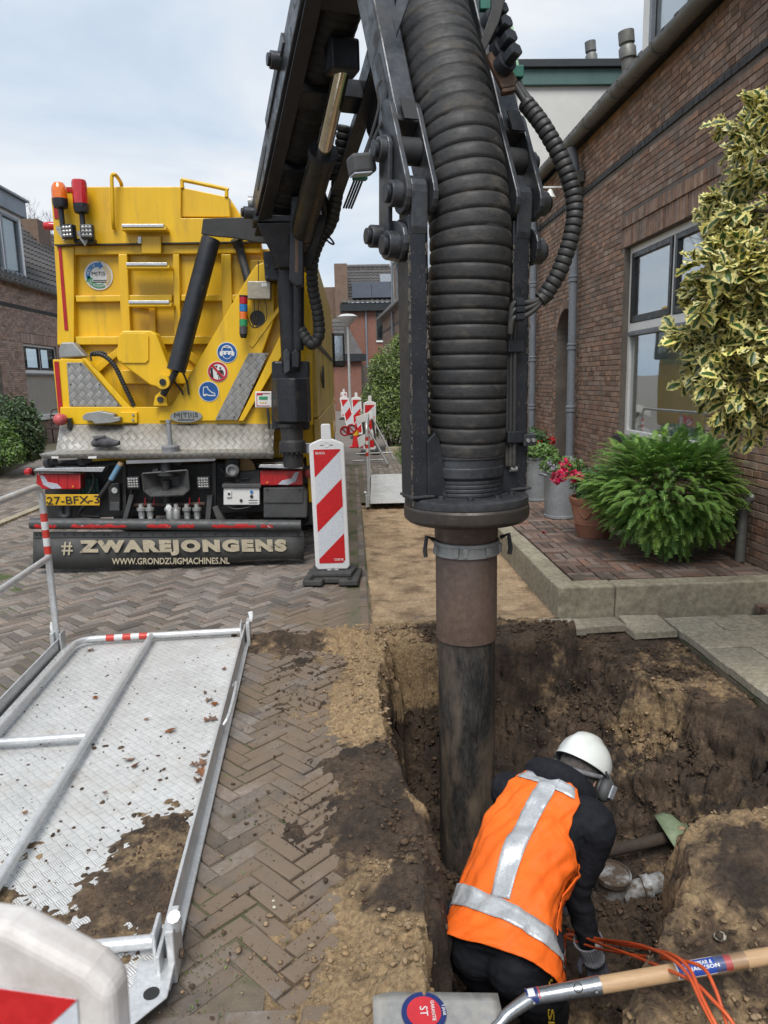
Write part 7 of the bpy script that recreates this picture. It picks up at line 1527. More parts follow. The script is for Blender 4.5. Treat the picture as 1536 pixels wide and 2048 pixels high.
# torn grey plastic rag beneath the shovel
vs = []; rr = random.Random(8)
for i in range(9):
    t = i/8; c = P(lerp(1405, 1352, t), lerp(1952, 2018, t), Y=lerp(1.82, 1.9, t)); w_ = .035+.03*math.sin(t*3)
    for k in (-1, -.3, .4, 1): vs.append(c+V((k*w_, rr.uniform(-.012, .012), -.35*k*w_+rr.uniform(-.01, .01))))
b = MB(); b.add(vs, [(4*i+k, 4*i+4+k, 4*i+5+k, 4*i+1+k) for i in range(8) for k in range(3)]); o = tag(b.build('plastic_rag', mat('grey_plastic_film', (.30, .30, .31), (.2, .2, .21), .4, scale=12, dirt=((.12, .1, .08), 9, .55, .7)), None, smooth=60), 'torn grey plastic rag hanging under the shovel shaft', 'rag'); ss = o.modifiers.new('sub', 'SUBSURF'); ss.levels = ss.render_levels = 1
b = MB(); c = P(1370, 1878, Z=-.02); b.tube(smooth_path([c+V((-.05, -.03, .0)), c+V((0, .0, .03)), c+V((.04, .02, .06))], 3), [.006, .008, .006, .005, .004, .004, .003], 6); tag(b.build('twig', MT['root'], None, smooth=60), 'small dry twig on the soil block above the shovel', 'twig')
# white feather-like scrap and pebbles on the paving
for i, (px, py, r_) in enumerate(((547, 1804, .007), (549, 1817, .008), (686, 1975, .005), (1440, 1880, .02))):
    p = P(px, py, Z=.06 if px > 1000 else .0); b = MB(); b.ell(p+V((0, 0, r_*.6)), r_, r_*.8, r_*.6, 10); tag(b.build('pebble', mat('pale_pebble', (.5, .46, .38), None, .8), None, smooth=60), ('pale pebble lying on the soil block at the right' if px > 1000 else 'tiny pale pebble on the brick paving'), 'pebble', None if px > 1000 else 'pale pebbles on the paving')
# ---------------------------------------------------------------- pots on the terrace
MT['terra'] = mat('terracotta', (.40, .185, .115), (.33, .145, .09), .8, scale=5, fine=.12, dirt=((.42, .27, .2), 5, .58, .8), bump=.3, bs=90)
MT['zinc_tub'] = mat('galvanised_tub', (.34, .365, .385), (.27, .295, .315), .5, .4, scale=5, fine=.12, dirt=((.22, .22, .21), 5, .55, .75))
MT['potsoil'] = mat('potting_soil', (.03, .022, .016), None, .95)
pA = V((2.24, 6.63, .203))
t1 = thing('plant_pot', 'large terracotta pot with moulded garland holding magenta geraniums', 'plant pot', pA, 'pots on the terrace')
b = MB(); b.lathe([(.001, 0), (.145, 0), (.150, .01), (.172, .12), (.176, .125), (.178, .135), (.174, .142), (.180, .155), (.178, .165), (.21, .30), (.205, .305), (.222, .325), (.228, .37), (.222, .38), (.205, .38), (.2, .35), (.001, .34)], pA, 44); b.build('pot_body', MT['terra'], t1, smooth=35)
for k in range(5):
    a0 = R(-150+k*42); pts = []
    for i in range(9):
        t = i/8; a = a0+R(38)*t; z = .285-.085*math.sin(t*math.pi); r_ = lerp(.178, .21, (z-.165)/.135)+.002; pts.append(pA+V((math.cos(a)*r_, math.sin(a)*r_, z)))
    b = MB(); b.tube(pts, [.006, .008, .011, .013, .014, .013, .011, .008, .006], 8); b.build('garland', MT['terra'], t1, smooth=60)
def tub(loc, h, r0, r1, label):
    t = thing('zinc_tub', label, 'planter', loc, 'pots on the terrace'); c = V(loc)
    b = MB(); b.lathe([(.001, .0), (r0, .0), (r0+.008, .004), (r0+.008, .03), (r0, .034), (lerp(r0, r1, .5), h*.5), (r1, h-.015), (r1+.012, h-.012), (r1+.012, h+.004), (r1, h+.006), (r1-.01, h-.03), (.001, h-.04)], c, 40); b.build('tub_body', MT['zinc_tub'], t, smooth=35)
    for sg in (-1, 1):
        ax = V((sg*.93, -.36, 0)); ay = V((-ax.y, ax.x, 0)); b = MB(); b.tube(smooth_path([c+ax*(r1-.0)+ay*-.06+V((0, 0, h-.05)), c+ax*(r1+.06)+ay*-.05+V((0, 0, h-.02)), c+ax*(r1+.06)+ay*.05+V((0, 0, h-.02)), c+ax*(r1-.0)+ay*.06+V((0, 0, h-.05))], 5), .009, 8); b.build('handle', MT['zinc_tub'], t, smooth=60)
    return t
tubB = V((2.21, 7.62, .203)); tubC = V((2.25, 8.75, .203)); potD = V((2.25, 9.42, .203))
tub(tubB, .50, .165, .185, 'front galvanised tub with pale trailing flowers beside the terracotta pot'); tub(tubC, .53, .15, .18, 'rear galvanised tub with green foliage in front of the porch')
t4 = thing('plant_pot', 'terracotta pot at the back holding scarlet geraniums behind the tubs', 'plant pot', potD, 'pots on the terrace')
b = MB(); b.lathe([(.001, 0), (.15, 0), (.17, .14), (.176, .15), (.174, .165), (.2, .33), (.215, .34), (.22, .40), (.2, .4), (.001, .38)], potD, 36); b.build('pot_body', MT['terra'], t4, smooth=35)
# garden chair, left
ch_ = thing('garden_chair', 'brown wicker garden chair in front of the left house window', 'chair', (-9.0, 22.6, .05)); MT['chair'] = mat('brown_chair', (.10, .06, .045), (.07, .045, .035), .8, scale=9)
o_ = V((-9.0, 22.6, .05))
for sx in (-.25, .25):
    for sy in (-.25, .25): b = MB(); b.tube([o_+V((sx, sy, 0)), o_+V((sx, sy, .45 if sy < 0 else .45))], .018, 8); b.build('leg', MT['chair'], ch_, smooth=50)
b = MB(); b.obx(o_+V((0, 0, .45)), XX*.28, YX*.28, ZZ*.025); b.build('seat', MT['chair'], ch_, bevel=.01)
b = MB(); b.tube(smooth_path([o_+V((-.27, .26, .45)), o_+V((-.29, .36, .85)), o_+V((-.2, .4, 1.0)), o_+V((.2, .4, 1.0)), o_+V((.29, .36, .85)), o_+V((.27, .26, .45))], 4), .018, 8); b.build('back_frame', MT['chair'], ch_, smooth=50)
for z in (.58, .7, .82): b = MB(); b.beam(o_+V((-.27, .3+.1*(z-.45), z)), o_+V((.27, .3+.1*(z-.45), z)), .02, .05); b.build('back_slat', MT['chair'], ch_)
# ================================================================ WORKER IN THE TRENCH
MT['black_cloth'] = mat('black_workwear', (.0085, .0095, .013), (.014, .015, .020), .85, scale=5, fine=.25, bump=.5, bs=45, bdist=.006, dirt=((.06, .05, .042), 9, .66, .74), spec=.25)
MT['skin'] = mat('skin', (.46, .27, .2), None, .55, sss=.1)
MT['hair'] = mat('grey_brown_hair', (.07, .055, .048), (.14, .125, .12), .8, scale=40, bump=1, bs=160, bdist=.01)
MT['vest'] = mat('orange_hi_vis', (.88, .15, .008), (.80, .12, .006), .75, scale=3, fine=.06, bump=.5, bs=22, bdist=.008, dirt=((.36, .11, .03), 6, .60, .80))
MT['silver'] = mat('silver_reflective_tape', (.50, .52, .54), (.40, .42, .44), .4, .25, scale=10, fine=.1, bump=.6, bs=30, bdist=.006)
MT['glove_dark'] = mat('coated_glove', (.075, .075, .10), (.055, .055, .075), .7, scale=12, bump=.4, bs=150)
MT['glove_knit'] = mat('grey_knit', (.24, .24, .27), (.17, .17, .2), .9, scale=12)
MT['helmet'] = mat('white_helmet', (.72, .74, .71), (.66, .68, .65), .3, scale=3, fine=.03, coat=.4, dirt=((.42, .38, .31), 9, .56, .85))
MT['boot'] = mat('black_boot', (.02, .018, .016), (.06, .045, .035), .7, scale=6)
jp = {}
jp['hip'] = P(1005, 1870, Y=2.22); jp['waist'] = P(1030, 1765, Y=2.36); jp['chest'] = P(1065, 1680, Y=2.5); jp['upper'] = P(1100, 1610, Y=2.6); jp['neck'] = P(1120, 1572, Y=2.66); jp['head'] = P(1160, 1545, Y=2.76)
LT = V((.77, -.63, 0)).normalized()           # the worker's right hand side
PE = thing('person', 'worker bending into the trench in orange vest, black clothes and white helmet', 'person', (.52, 2.25, -.97))
tor = [jp['hip']-(jp['waist']-jp['hip'])*.55, jp['hip'], jp['waist'], jp['chest'], jp['upper'], jp['neck']]
tw = [(.155, .115), (.172, .132), (.158, .12), (.176, .126), (.165, .108), (.085, .08)]
def ring_at(v_, grow=0., gd=0.):
    """v_ 0..5 along the torso: centre, lateral half width, depth, dorsal direction"""
    n = len(tor)-1; i = min(int(v_), n-1); t = v_-i
    sp = smooth_path(tor, 12); k = min(v_/n*(len(sp)-1), len(sp)-1.001); j = max(int(k), 0); c = sp[j]+(sp[j+1]-sp[j])*(k-j); a = (sp[min(j+2, len(sp)-1)]-sp[max(j-2, 0)]).normalized()
    w0 = np.interp(v_, range(n+1), [q[0] for q in tw])+grow; d0 = np.interp(v_, range(n+1), [q[1] for q in tw])+grow+gd
    l_ = (LT-a*LT.dot(a)).normalized(); d_ = l_.cross(a)
    if d_.z < 0: d_ = -d_
    return c, l_, d_, w0, d0
SPT = None
def tpoint(v_, u, grow=0., wr=0.):
    c, l_, d_, w0, d0 = ring_at(v_, grow); cs, sn = math.cos(u), math.sin(u); ex = .85
    return c+l_*w0*math.copysign(abs(cs)**ex, cs)+d_*d0*math.copysign(abs(sn)**ex, sn)
bd = MB()
NV, NU = 24, 28
vs = [tpoint(5*i/NV, 2*math.pi*j/NU) for i in range(NV+1) for j in range(NU)]
bd.add(vs, [(i*NU+j, i*NU+(j+1) % NU, (i+1)*NU+(j+1) % NU, (i+1)*NU+j) for i in range(NV) for j in range(NU)]+[tuple(range(NU-1, -1, -1)), tuple(range(NV*NU, NV*NU+NU))])
shR = jp['upper']+LT*.175+V((0, 0, -.02)); shL = jp['upper']-LT*.175
elR, wrR = P(1153, 1775, Y=2.5), P(1180, 1893, Y=2.5)
elL = shL+V((.12, .10, -.24)); wrL = elL+V((.10, -.02, -.24))
hpR, hpL = jp['hip']+LT*.095, jp['hip']-LT*.095
fl_z = min(hs(.56, 2.2), hs(.42, 2.3), -.9)
ftR = V((.60, 2.17, fl_z+.09)); ftL = V((.40, 2.36, fl_z+.09))
FW = V((.63, .77, 0)).normalized()
knR = hpR.lerp(ftR, .5)+FW*.09; knL = hpL.lerp(ftL, .5)+FW*.09
def limb(pts, rr, n=16): bd.tube(smooth_path([V(p) for p in pts], 5), list(np.interp(np.linspace(0, len(pts)-1, (len(pts)-1)*5+1), range(len(pts)), rr)), n)
limb([jp['upper']+LT*.06, shR+V((.0, 0, .0)), shR.lerp(elR, .45)+V((.015, 0, 0)), elR, elR.lerp(wrR, .5), wrR], [.08, .086, .068, .056, .05, .04])
limb([jp['upper']-LT*.06, shL, shL.lerp(elL, .45), elL, elL.lerp(wrL, .5), wrL], [.075, .082, .072, .06, .052, .04])
for hp_, kn, ft in ((hpR, knR, ftR), (hpL, knL, ftL)): limb([hp_+V((0, 0, .03)), hp_.lerp(kn, .4)-FW*.02, kn, kn.lerp(ft, .5)-FW*.02, ft], [.125, .115, .085, .078, .07])
bd.ell(jp['hip']-FW*.05+LT*.07+V((0, 0, -.03)), .105, .11, .12, 16); bd.ell(jp['hip']-FW*.05-LT*.07+V((0, 0, -.03)), .105, .11, .12, 16)
HA = V((.52, .50, .70)).normalized()           # head up axis
HF = (V((.62, .55, -.80))-HA*HA.dot(V((.62, .55, -.80)))).normalized(); HS = HF.cross(HA).normalized()
if HS.dot(LT) < 0: HS = -HS
hc = jp['head']
limb([jp['neck']-(jp['neck']-jp['upper'])*.4, jp['neck'], hc-HA*.05-HF*.02], [.085, .066, .06])
HB = M((HS, HF, HA)).transposed()
bd.ell(hc, .077, .098, .118, 20, rot=HB); bd.ell(hc-HA*.06+HF*.035, .055, .062, .06, 16, rot=HB)
bd.ell(hc-HA*.015+HF*.10, .012, .022, .028, 10, rot=HB)                                  # nose
for sg in (-1, 1): bd.ell(hc+HS*sg*.08-HA*.01, .012, .022, .034, 10, rot=HB)             # ears
def hand(wr, dr, side, thumb):
    """palm and five fingers of unequal length with a knuckle bend"""
    dr = V(dr).normalized(); sd = (V(side)-dr*V(side).dot(dr)).normalized(); nm = dr.cross(sd).normalized()
    pc = wr+dr*.055
    bd.ell(pc, 1, 1, 1, 14, rot=M((sd*.044, nm*.02, dr*.055)).transposed())
    bd.tube([wr-dr*.02, wr+dr*.03], [.035, .034], 12)
    for k, (o_, ln) in enumerate(((-.033, .066), (-.011, .078), (.011, .074), (.032, .058))):
        b0 = wr+dr*.085+sd*o_; b1 = b0+dr*ln*.5+sd*o_*.12+nm*.006; b2 = b1+dr*ln*.55+nm*.022
        bd.tube(smooth_path([b0-dr*.02, b0, b1, b2], 3), [.011, .0112, .0114, .0112, .0112, .011, .0108, .0104, .0098, .0085], 10)
    t0 = wr+dr*.035+sd*thumb*.035; bd.tube(smooth_path([t0, t0+sd*thumb*.026+dr*.028+nm*.012, t0+sd*thumb*.03+dr*.062+nm*.022], 3), [.014, .0135, .013, .0125, .0118, .011, .009], 10)
dR = P(1212, 1995, Y=2.5)-wrR; hand(wrR, dR, (1, -.15, .1), -1); dL = wrL-elL; hand(wrL, dL, (.8, -.4, 0), 1)
tmp = bd.build('tmpbody', MT['black_cloth'], PE); md = tmp.modifiers.new('r', 'REMESH'); md.mode = 'VOXEL'; md.voxel_size = .0062; md2 = tmp.modifiers.new('s', 'SMOOTH'); md2.iterations = 4; md2.factor = .5
bpy.context.view_layer.update()
bme = bpy.data.meshes.new_from_object(tmp.evaluated_get(bpy.context.evaluated_depsgraph_get())); bpy.data.objects.remove(tmp)
bme.name = 'body'; bme.materials.clear()
for k in ('black_cloth', 'skin', 'glove_dark', 'boot', 'glove_knit'): bme.materials.append(MT[k])
nv = len(bme.vertices); co = np.empty(nv*3); bme.vertices.foreach_get('co', co); co = co.reshape(-1, 3)+np.array(tuple(ORG[PE.name]))
nn = np.empty(nv*3); bme.vertices.foreach_get('normal', nn); nn = nn.reshape(-1, 3)
# cloth folds: along the sleeve, behind the knee and at the waist
fo = NF(31)
wrk = (fo.fbm(co[:, 0]*9+co[:, 2]*14, co[:, 1]*9-co[:, 2]*10, 3)-.5)*.014
armd = np.minimum(np.linalg.norm(co-np.array(tuple(elR)), axis=1), np.linalg.norm(co-np.array(tuple(elR.lerp(wrR, .6))), axis=1))
slv = np.exp(-(armd/.1)**2)*.0028*np.sin((co[:, 2]*1.0+co[:, 0]*.5)*110+9*fo.fbm(co[:, 0]*12, co[:, 2]*12, 2))
hd_m = np.exp(-(np.linalg.norm(co-np.array(tuple(hc)), axis=1)/.13)**6); hnd = np.minimum(1, np.exp(-(np.linalg.norm(co-np.array(tuple(wrR+dR.normalized()*.1)), axis=1)/.12)**6)+np.exp(-(np.linalg.norm(co-np.array(tuple(wrL+dL.normalized()*.1)), axis=1)/.12)**6))
co = co+nn*((wrk+slv)*(1-hd_m)*(1-hnd))[:, None]
bme.vertices.foreach_set('co', (co-np.array(tuple(ORG[PE.name]))).ravel())
npoly = len(bme.polygons); pcn = np.empty(npoly*3); bme.polygons.foreach_get('center', pcn); pcn = pcn.reshape(-1, 3)+np.array(tuple(ORG[PE.name]))
mi = np.zeros(npoly, int); hcn = np.array(tuple(hc)); dH = pcn-hcn
mi[(np.linalg.norm(dH, axis=1) < .125) & (dH@np.array(tuple(HA)) > -.13)] = 1
for wr_, d_ in ((wrR, dR), (wrL, dL)):
    q = (pcn-np.array(tuple(wr_)))@np.array(tuple(d_.normalized())); r_ = np.linalg.norm(pcn-np.array(tuple(wr_)), axis=1)
    mi[(q > -.0) & (r_ < .25)] = 2; mi[(q > .125) & (r_ < .25)] = 4
mi[(pcn[:, 2] < fl_z+.13)] = 3
bme.polygons.foreach_set('material_index', mi); bme.polygons.foreach_set('use_smooth', [True]*npoly)
body = bpy.data.objects.new('body', bme); COL.objects.link(body); body.parent = PE; ORG[body.name] = ORG[PE.name]
# boots
for ft in (ftR, ftL):
    b = MB(); B_ = M((LT, FW, ZZ)).transposed(); b.ell(ft+FW*.07+V((0, 0, -.045)), .05, .135, .05, 16, rot=B_); b.tube([ft+V((0, 0, -.06)), ft+V((0, 0, .08))], [.06, .068], 16); b.build('boot', MT['boot'], PE, smooth=60)
# vest as a shell over the torso with arm holes and a loose hem
fv = NF(33)
def vpoint(v_, u, g_=.023):
    fl_ = max(0, 1.25-v_)*.035
    p = tpoint(v_, u, g_+fl_)
    w_ = float(fv.fbm(np.array(u*1.6+5), np.array(v_*2.2), 3)-.5)*.036+float(fv.fbm(np.array(u*4+9+v_*1.6), np.array(v_*1.3+u*1.2), 4)-.5)*.034
    c = ring_at(v_)[0]; return p+(p-c).normalized()*w_
def hem(u): return .12-.26*max(0, math.cos(u))**2+.12*math.sin(u*3)
def half(v_): return math.pi/2-.72*float(sst(np.array(v_), 2.45, 3.3))-.12*float(sst(np.array(v_), 3.3, 4.6))
NV, NU = 72, 60
b = MB()
for cen in (math.pi/2, 3*math.pi/2):           # back panel, front panel: they meet in the side seams below the arm holes
    vs = []
    for i in range(NV+1):
        for j in range(NU+1):
            t = j/NU*2-1; u0 = cen+t*math.pi/2; v_ = lerp(hem(u0), 4.72, i/NV); vs.append(vpoint(v_, cen+t*half(v_)))
    b.add(vs, [(i*(NU+1)+j, i*(NU+1)+j+1, (i+1)*(NU+1)+j+1, (i+1)*(NU+1)+j) for i in range(NV) for j in range(NU)])
vest = b.build('vest', MT['vest'], PE, smooth=80); so_ = vest.modifiers.new('solid', 'SOLIDIFY'); so_.thickness = .004; so_.offset = 1
def strip(name, f, nu, nv_):
    q = MB(); pv = []
    for i in range(nv_+1):
        for j in range(nu+1): v_, u = f(i/nv_, j/nu); pv.append(vpoint(v_, u, .0295))
    q.add(pv, [(i*(nu+1)+j, i*(nu+1)+j+1, (i+1)*(nu+1)+j+1, (i+1)*(nu+1)+j) for i in range(nv_) for j in range(nu)]); o_ = q.build(name, MT['silver'], vest, smooth=80); o_.modifiers.new('solid', 'SOLIDIFY').thickness = .002
strip('waist_band', lambda a, c: (lerp(.98, 1.40, a)-.22*math.cos(c*2*math.pi), c*2*math.pi), 110, 5)
strip('back_band', lambda a, c: (lerp(1.40, 4.45, a), math.pi/2+lerp(-.20, .08, c)), 6, 40)
strip('shoulder_band', lambda a, c: (lerp(4.05, 4.42, a), math.pi/2+lerp(-.62, .62, c)), 14, 4)
# hood rolled at the neck
b = MB(); pts = []
for i in range(17):
    a = 2*math.pi*i/16; c, l_, d_, w0, d0 = ring_at(4.75); pts.append(c+l_*.115*math.cos(a)+d_*.10*math.sin(a)+(jp['neck']-jp['upper']).normalized()*(.02-.015*math.sin(a)))
b.tube(pts, [.04+.012*math.sin(2*math.pi*i/16) for i in range(17)], 14); b.build('hood', MT['black_cloth'], PE, smooth=80)
b = MB(); b.ell(jp['upper'].lerp(jp['neck'], .75)+ring_at(4.6)[2]*.07-LT*.03, .10, .075, .05, 18, rot=M((ring_at(4.6)[1], (jp['neck']-jp['upper']).normalized(), ring_at(4.6)[2])).transposed()); b.build('hood_fold', MT['black_cloth'], PE, smooth=80)
# helmet: shell with ridge, short brim, harness, ear defenders
hm = hc+HA*.035
b = MB(); NA, NB = 40, 16; vs = []
for i in range(NB+1):
    el = R(90)*(1-i/NB)
    for j in range(NA):
        a = 2*math.pi*j/NA; rx, ry, rz = .112, .138, .125
        x, y, z = rx*math.cos(a)*math.cos(el), ry*math.sin(a)*math.cos(el), rz*math.sin(el)**.92
        rdg = .008*(1 if abs(x) < .034 else (max(0, 1-(abs(x)-.034)/.006)))*(1 if z > .03 else z/.03)
        n_ = V((x, y, z)).normalized(); vs.append(hm+HB@(V((x, y, z))+n_*rdg))
for j in range(NA):
    a = 2*math.pi*j/NA; br = .012+.035*max(0, math.sin(a))**3; vs.append(hm+HB@V((.112*math.cos(a)*1.02, (.138+br)*math.sin(a), -.012-.018*max(0, math.sin(a))**2)))
fs = [(i*NA+j, i*NA+(j+1) % NA, (i+1)*NA+(j+1) % NA, (i+1)*NA+j) for i in range(NB+1) for j in range(NA)]
b.add(vs, fs); hl2 = b.build('helmet', MT['helmet'], PE, smooth=40); hl2.modifiers.new('solid', 'SOLIDIFY').thickness = .003
for sx in (-.036, .036):
    q = MB(); q.tube([hm+HB@V((sx, .137*math.cos(t)*math.sqrt(1-(sx/.112)**2), .1255*math.sin(t)**.95*math.sqrt(1-(sx/.112)**2)+.002)) for t in np.linspace(.12, math.pi-.05, 22)], .0018, 6); q.build('helmet_groove', MT['galv'], hl2, smooth=60)
q = MB(); q.lathe([(.004, 0), (.001, .002)], hm+HB@V((0, -.139, .022)), 8, ax=-HF); q.build('vent_hole', MT['ink'], hl2)
b = MB(); b.ell(hc-HF*.012+HA*.005, .084, .099, .105, 22, rot=HB)
hr_ = b.build('hair', MT['hair'], PE, smooth=80); dm_ = hr_.modifiers.new('d', 'DISPLACE'); tx = bpy.data.textures.new('curl', 'CLOUDS'); tx.noise_scale = .022; dm_.texture = tx; dm_.strength = .022; dm_.mid_level = .35
for sg in (-1, 1):
    c = hm+HS*sg*.112-HA*.062+HF*.01
    q = MB(); q.ell(c+HS*sg*.012, .03, .042, .05, 18, rot=HB); em = q.build('ear_defender', MT['greyplastic'] if sg > 0 else mat('clear_amber_cup', (.36, .31, .22), (.28, .25, .2), .25, scale=20), hl2, smooth=70)
    q = MB(); q.ell(c-HS*sg*.006, .02, .048, .056, 18, rot=HB); q.build('ear_cushion', MT['ink'], em, smooth=70)
    q = MB(); q.tube([hm+HS*sg*.116+HA*.0, c+HS*sg*.035+HA*.03, c+HS*sg*.038], .005, 6); q.tube([hm+HS*sg*.116-HF*.03, c+HS*sg*.036-HF*.005], .004, 6); q.build('cup_arm', MT['chassis'], em, smooth=60)
    if sg > 0: q = MB(); q.obx(c+HS*.042, HF*.022+HA*.004, HS*.004, HA*.028); q.build('cup_plate', mat('pale_grey_plate', (.32, .34, .38), None, .5), em, bevel=.006)
b = MB(); b.tube(smooth_path([hm+HB@V((x, y, z)) for x, y, z in ((-.105, .0, -.02), (-.075, -.085, -.05), (0, -.115, -.062), (.075, -.085, -.05), (.105, 0, -.02))], 5), .010, 8); b.build('nape_strap', mat('grey_strap', (.12, .12, .13), (.2, .2, .21), .8, scale=30), hl2, smooth=60)
# knitted cuff of the right glove
dn = dR.normalized(); su_ = dn.orthogonal().normalized(); sw_ = dn.cross(su_)
b = MB(); rows_ = 10; n = 56; vs = []
for i in range(rows_+1):
    t = i/rows_; r_ = lerp(.058, .042, min(1, t*1.4))+.004*sst(np.array(t), .8, 1)
    for j in range(n): a = 2*math.pi*j/n; rr_ = r_+(.0014 if j % 2 else -.0010); vs.append(wrR-dn*.035+dn*.10*t+(su_*math.cos(a)+sw_*math.sin(a))*rr_)
b.add(vs, [(i*n+j, i*n+(j+1) % n, (i+1)*n+(j+1) % n, (i+1)*n+j) for i in range(rows_) for j in range(n)]); cf_ = b.build('glove_cuff', MT['glove_knit'], PE, smooth=20); cf_.modifiers.new('solid', 'SOLIDIFY').thickness = .003
b = MB(); b.obx(wrR-dn*.035+dn*.0-(V((.3, 1, 0))).normalized()*.0+V((.028, -.04, .008)), V((.012, .004, .004)), V((0, .001, 0)), V((-.003, 0, .012))); b.build('glove_label', MT['sticker_w'], cf_)
# yellow print down the right trouser leg
from mathutils.bvhtree import BVHTree
bvh = BVHTree.FromPolygons([V(c) for c in co], [tuple(q.vertices) for q in bme.polygons])
MT['print_y'] = mat('yellow_print', (.62, .42, .03), (.5, .33, .03), .7, scale=30)
for word, (xa, ya), (xb, yb) in (('MEHI', (1093, 1908), (1101, 1984)), ('SI', (1101, 2010), (1103, 2042))):
    h = []
    for x, y in ((xa, ya), (xb, yb)):
        loc, nr, _, _ = bvh.ray_cast(CP, ray(x, y).normalized())
        for dx in range(0, 60, 3):
            if loc is not None and loc.y < 2.5: break
            loc, nr, _, _ = bvh.ray_cast(CP, ray(x-dx, y).normalized())
        h.append(loc)
    if None in h: continue
    axv = (h[1]-h[0]); ln_ = axv.length; axv.normalize(); vd = (CP-h[0]).normalized(); vd = (vd-axv*vd.dot(axv)).normalized()
    text(word, (h[0]+h[1])/2+vd*.014, axv, vd.cross(axv), MT['print_y'], PE, height=.022, width=ln_, bold=.02, ext=.0008, name='trouser_print')
# ================================================================ PLANTS
def leaf_material(name, c1, c2, scale=6, isl=.35, rough=.5, tl=.25):
    m = mat(name, c1, c2, rough, scale=scale, isl=isl, fine=.15)
    t = m.node_tree; N = t.nodes; L = t.links; b = N['Principled BSDF']; src = b.inputs['Base Color'].links[0].from_socket
    tr = N.new('ShaderNodeBsdfTranslucent'); L.new(src, tr.inputs[0]); mx_ = N.new('ShaderNodeMixShader'); mx_.inputs[0].default_value = tl
    o_ = [n for n in N if n.type == 'OUTPUT_MATERIAL'][0]; L.new(b.outputs[0], mx_.inputs[1]); L.new(tr.outputs[0], mx_.inputs[2]); L.new(mx_.outputs[0], o_.inputs[0]); return m
MT['holly_g'] = leaf_material('holly_green', (.075, .135, .04), (.045, .09, .032), isl=.3, rough=.3)
MT['holly_y'] = leaf_material('holly_cream_margin', (.76, .69, .27), (.66, .58, .19), isl=.25, rough=.35)
MT['conifer'] = leaf_material('conifer_frond', (.13, .28, .06), (.28, .44, .09), scale=4, isl=.3, rough=.6)
MT['willow'] = leaf_material('pale_shrub_leaf', (.24, .32, .10), (.16, .23, .075), isl=.45)
MT['dark_leaf'] = leaf_material('dark_shrub_leaf', (.055, .10, .045), (.08, .135, .05), isl=.5)
MT['ger_leaf'] = leaf_material('geranium_leaf', (.055, .125, .04), (.075, .15, .05), isl=.35)
MT['pale_leaf'] = leaf_material('fresh_green_leaf', (.17, .28, .075), (.12, .21, .06), isl=.35)
MT['petal_red'] = leaf_material('scarlet_petal', (.62, .015, .012), (.5, .01, .01), isl=.25)
MT['petal_mag'] = leaf_material('magenta_petal', (.62, .012, .09), (.5, .01, .06), isl=.25)
MT['petal_lil'] = leaf_material('pale_lilac_petal', (.55, .5, .62), None, isl=.2)
MT['grass'] = leaf_material('grass_blade', (.10, .17, .04), (.14, .2, .05), isl=.4)
MT['bark'] = mat('bark', (.10, .085, .065), (.065, .055, .045), .9, scale=12, bump=1, bs=60)
def cloud(name, par, pts, size, m, seed=0, fold=.25, asp=.5, up=None, kind=None, flat=None):
    """many folded leaf faces as one mesh; pts = (position, outward direction)"""
    rr = random.Random(seed); vs = []; fs = []; o_ = ORG[par.name] if par else V((0, 0, 0))
    for p, d in pts:
        d = (V(d)+V((rr.gauss(0, .6), rr.gauss(0, .6), rr.gauss(0, .5)))).normalized(); s_ = size*rr.uniform(.65, 1.35)
        r_ = V((rr.gauss(0, 1), rr.gauss(0, 1), rr.gauss(0, .6))); t = (r_-d*r_.dot(d)).normalized(); sd = d.cross(t)
        k = len(vs); c = V(p)-o_
        vs += [tuple(c), tuple(c+t*s_*.5+sd*s_*asp*.5+d*s_*fold*.4), tuple(c+t*s_+d*s_*fold*-.2), tuple(c+t*s_*.5-sd*s_*asp*.5+d*s_*fold*.4)]
        fs += [(k, k+1, k+2), (k, k+2, k+3)]
    me_ = bpy.data.meshes.new(name); me_.from_pydata(vs, [], fs); me_.materials.append(m)
    ob = bpy.data.objects.new(name, me_); COL.objects.link(ob); ORG[ob.name] = o_
    if par: ob.parent = par
    if kind: ob['kind'] = kind
    return ob
def shell(c, r_, n, rr, inner=.55, rz=None, bias=.4):
    out_ = []
    for _ in range(n):
        d = V((rr.gauss(0, 1), rr.gauss(0, 1), rr.gauss(0, 1))).normalized(); q = (inner+(1-inner)*rr.random()**bias); out_.append((V(c)+V((d.x*r_*q, d.y*r_*q, d.z*(rz or r_)*q)), d))
    return out_
# ---- variegated holly, upper right
ht = thing('holly_tree', 'variegated holly with cream edged spiny leaves at the upper right edge', 'tree', (2.75, 3.25, 0))
hy = 3.2
def HP(px, py, dy=0): return P(px, py, Y=hy+dy)
k_ = (HP(1410, 600)-HP(1400, 600)).length/10
lobes = [(HP(1560, 290), 85), (HP(1515, 262, .05), 38), (HP(1555, 420), 110), (HP(1500, 420, .1), 52), (HP(1560, 560), 150), (HP(1470, 560, -.1), 70), (HP(1440, 650), 62), (HP(1530, 700), 130), (HP(1420, 720, .05), 52), (HP(1480, 760, -.1), 62), (HP(1530, 800), 60), (HP(1600, 650, .2), 190), (HP(1640, 400, .2), 190)]
rr = random.Random(12); lpos = []
for c, rp in lobes:                             # twig tips over each lobe, a rosette of leaves on every tip
    r_ = rp*k_
    for p, d in shell(c, r_, int(10+rp*.36), rr, .55, None, .3):
        if any((p-c2).length < r2*k_*.5 for c2, r2 in lobes if c2 is not c): continue
        tip = p+d*rr.uniform(-.02, .09)
        for q in range(rr.randint(5, 8)):
            e_ = (d+V((rr.gauss(0, .7), rr.gauss(0, .7), rr.gauss(0, .6)))).normalized(); lpos.append((tip-d*rr.uniform(0, .07)+e_*.012, e_))
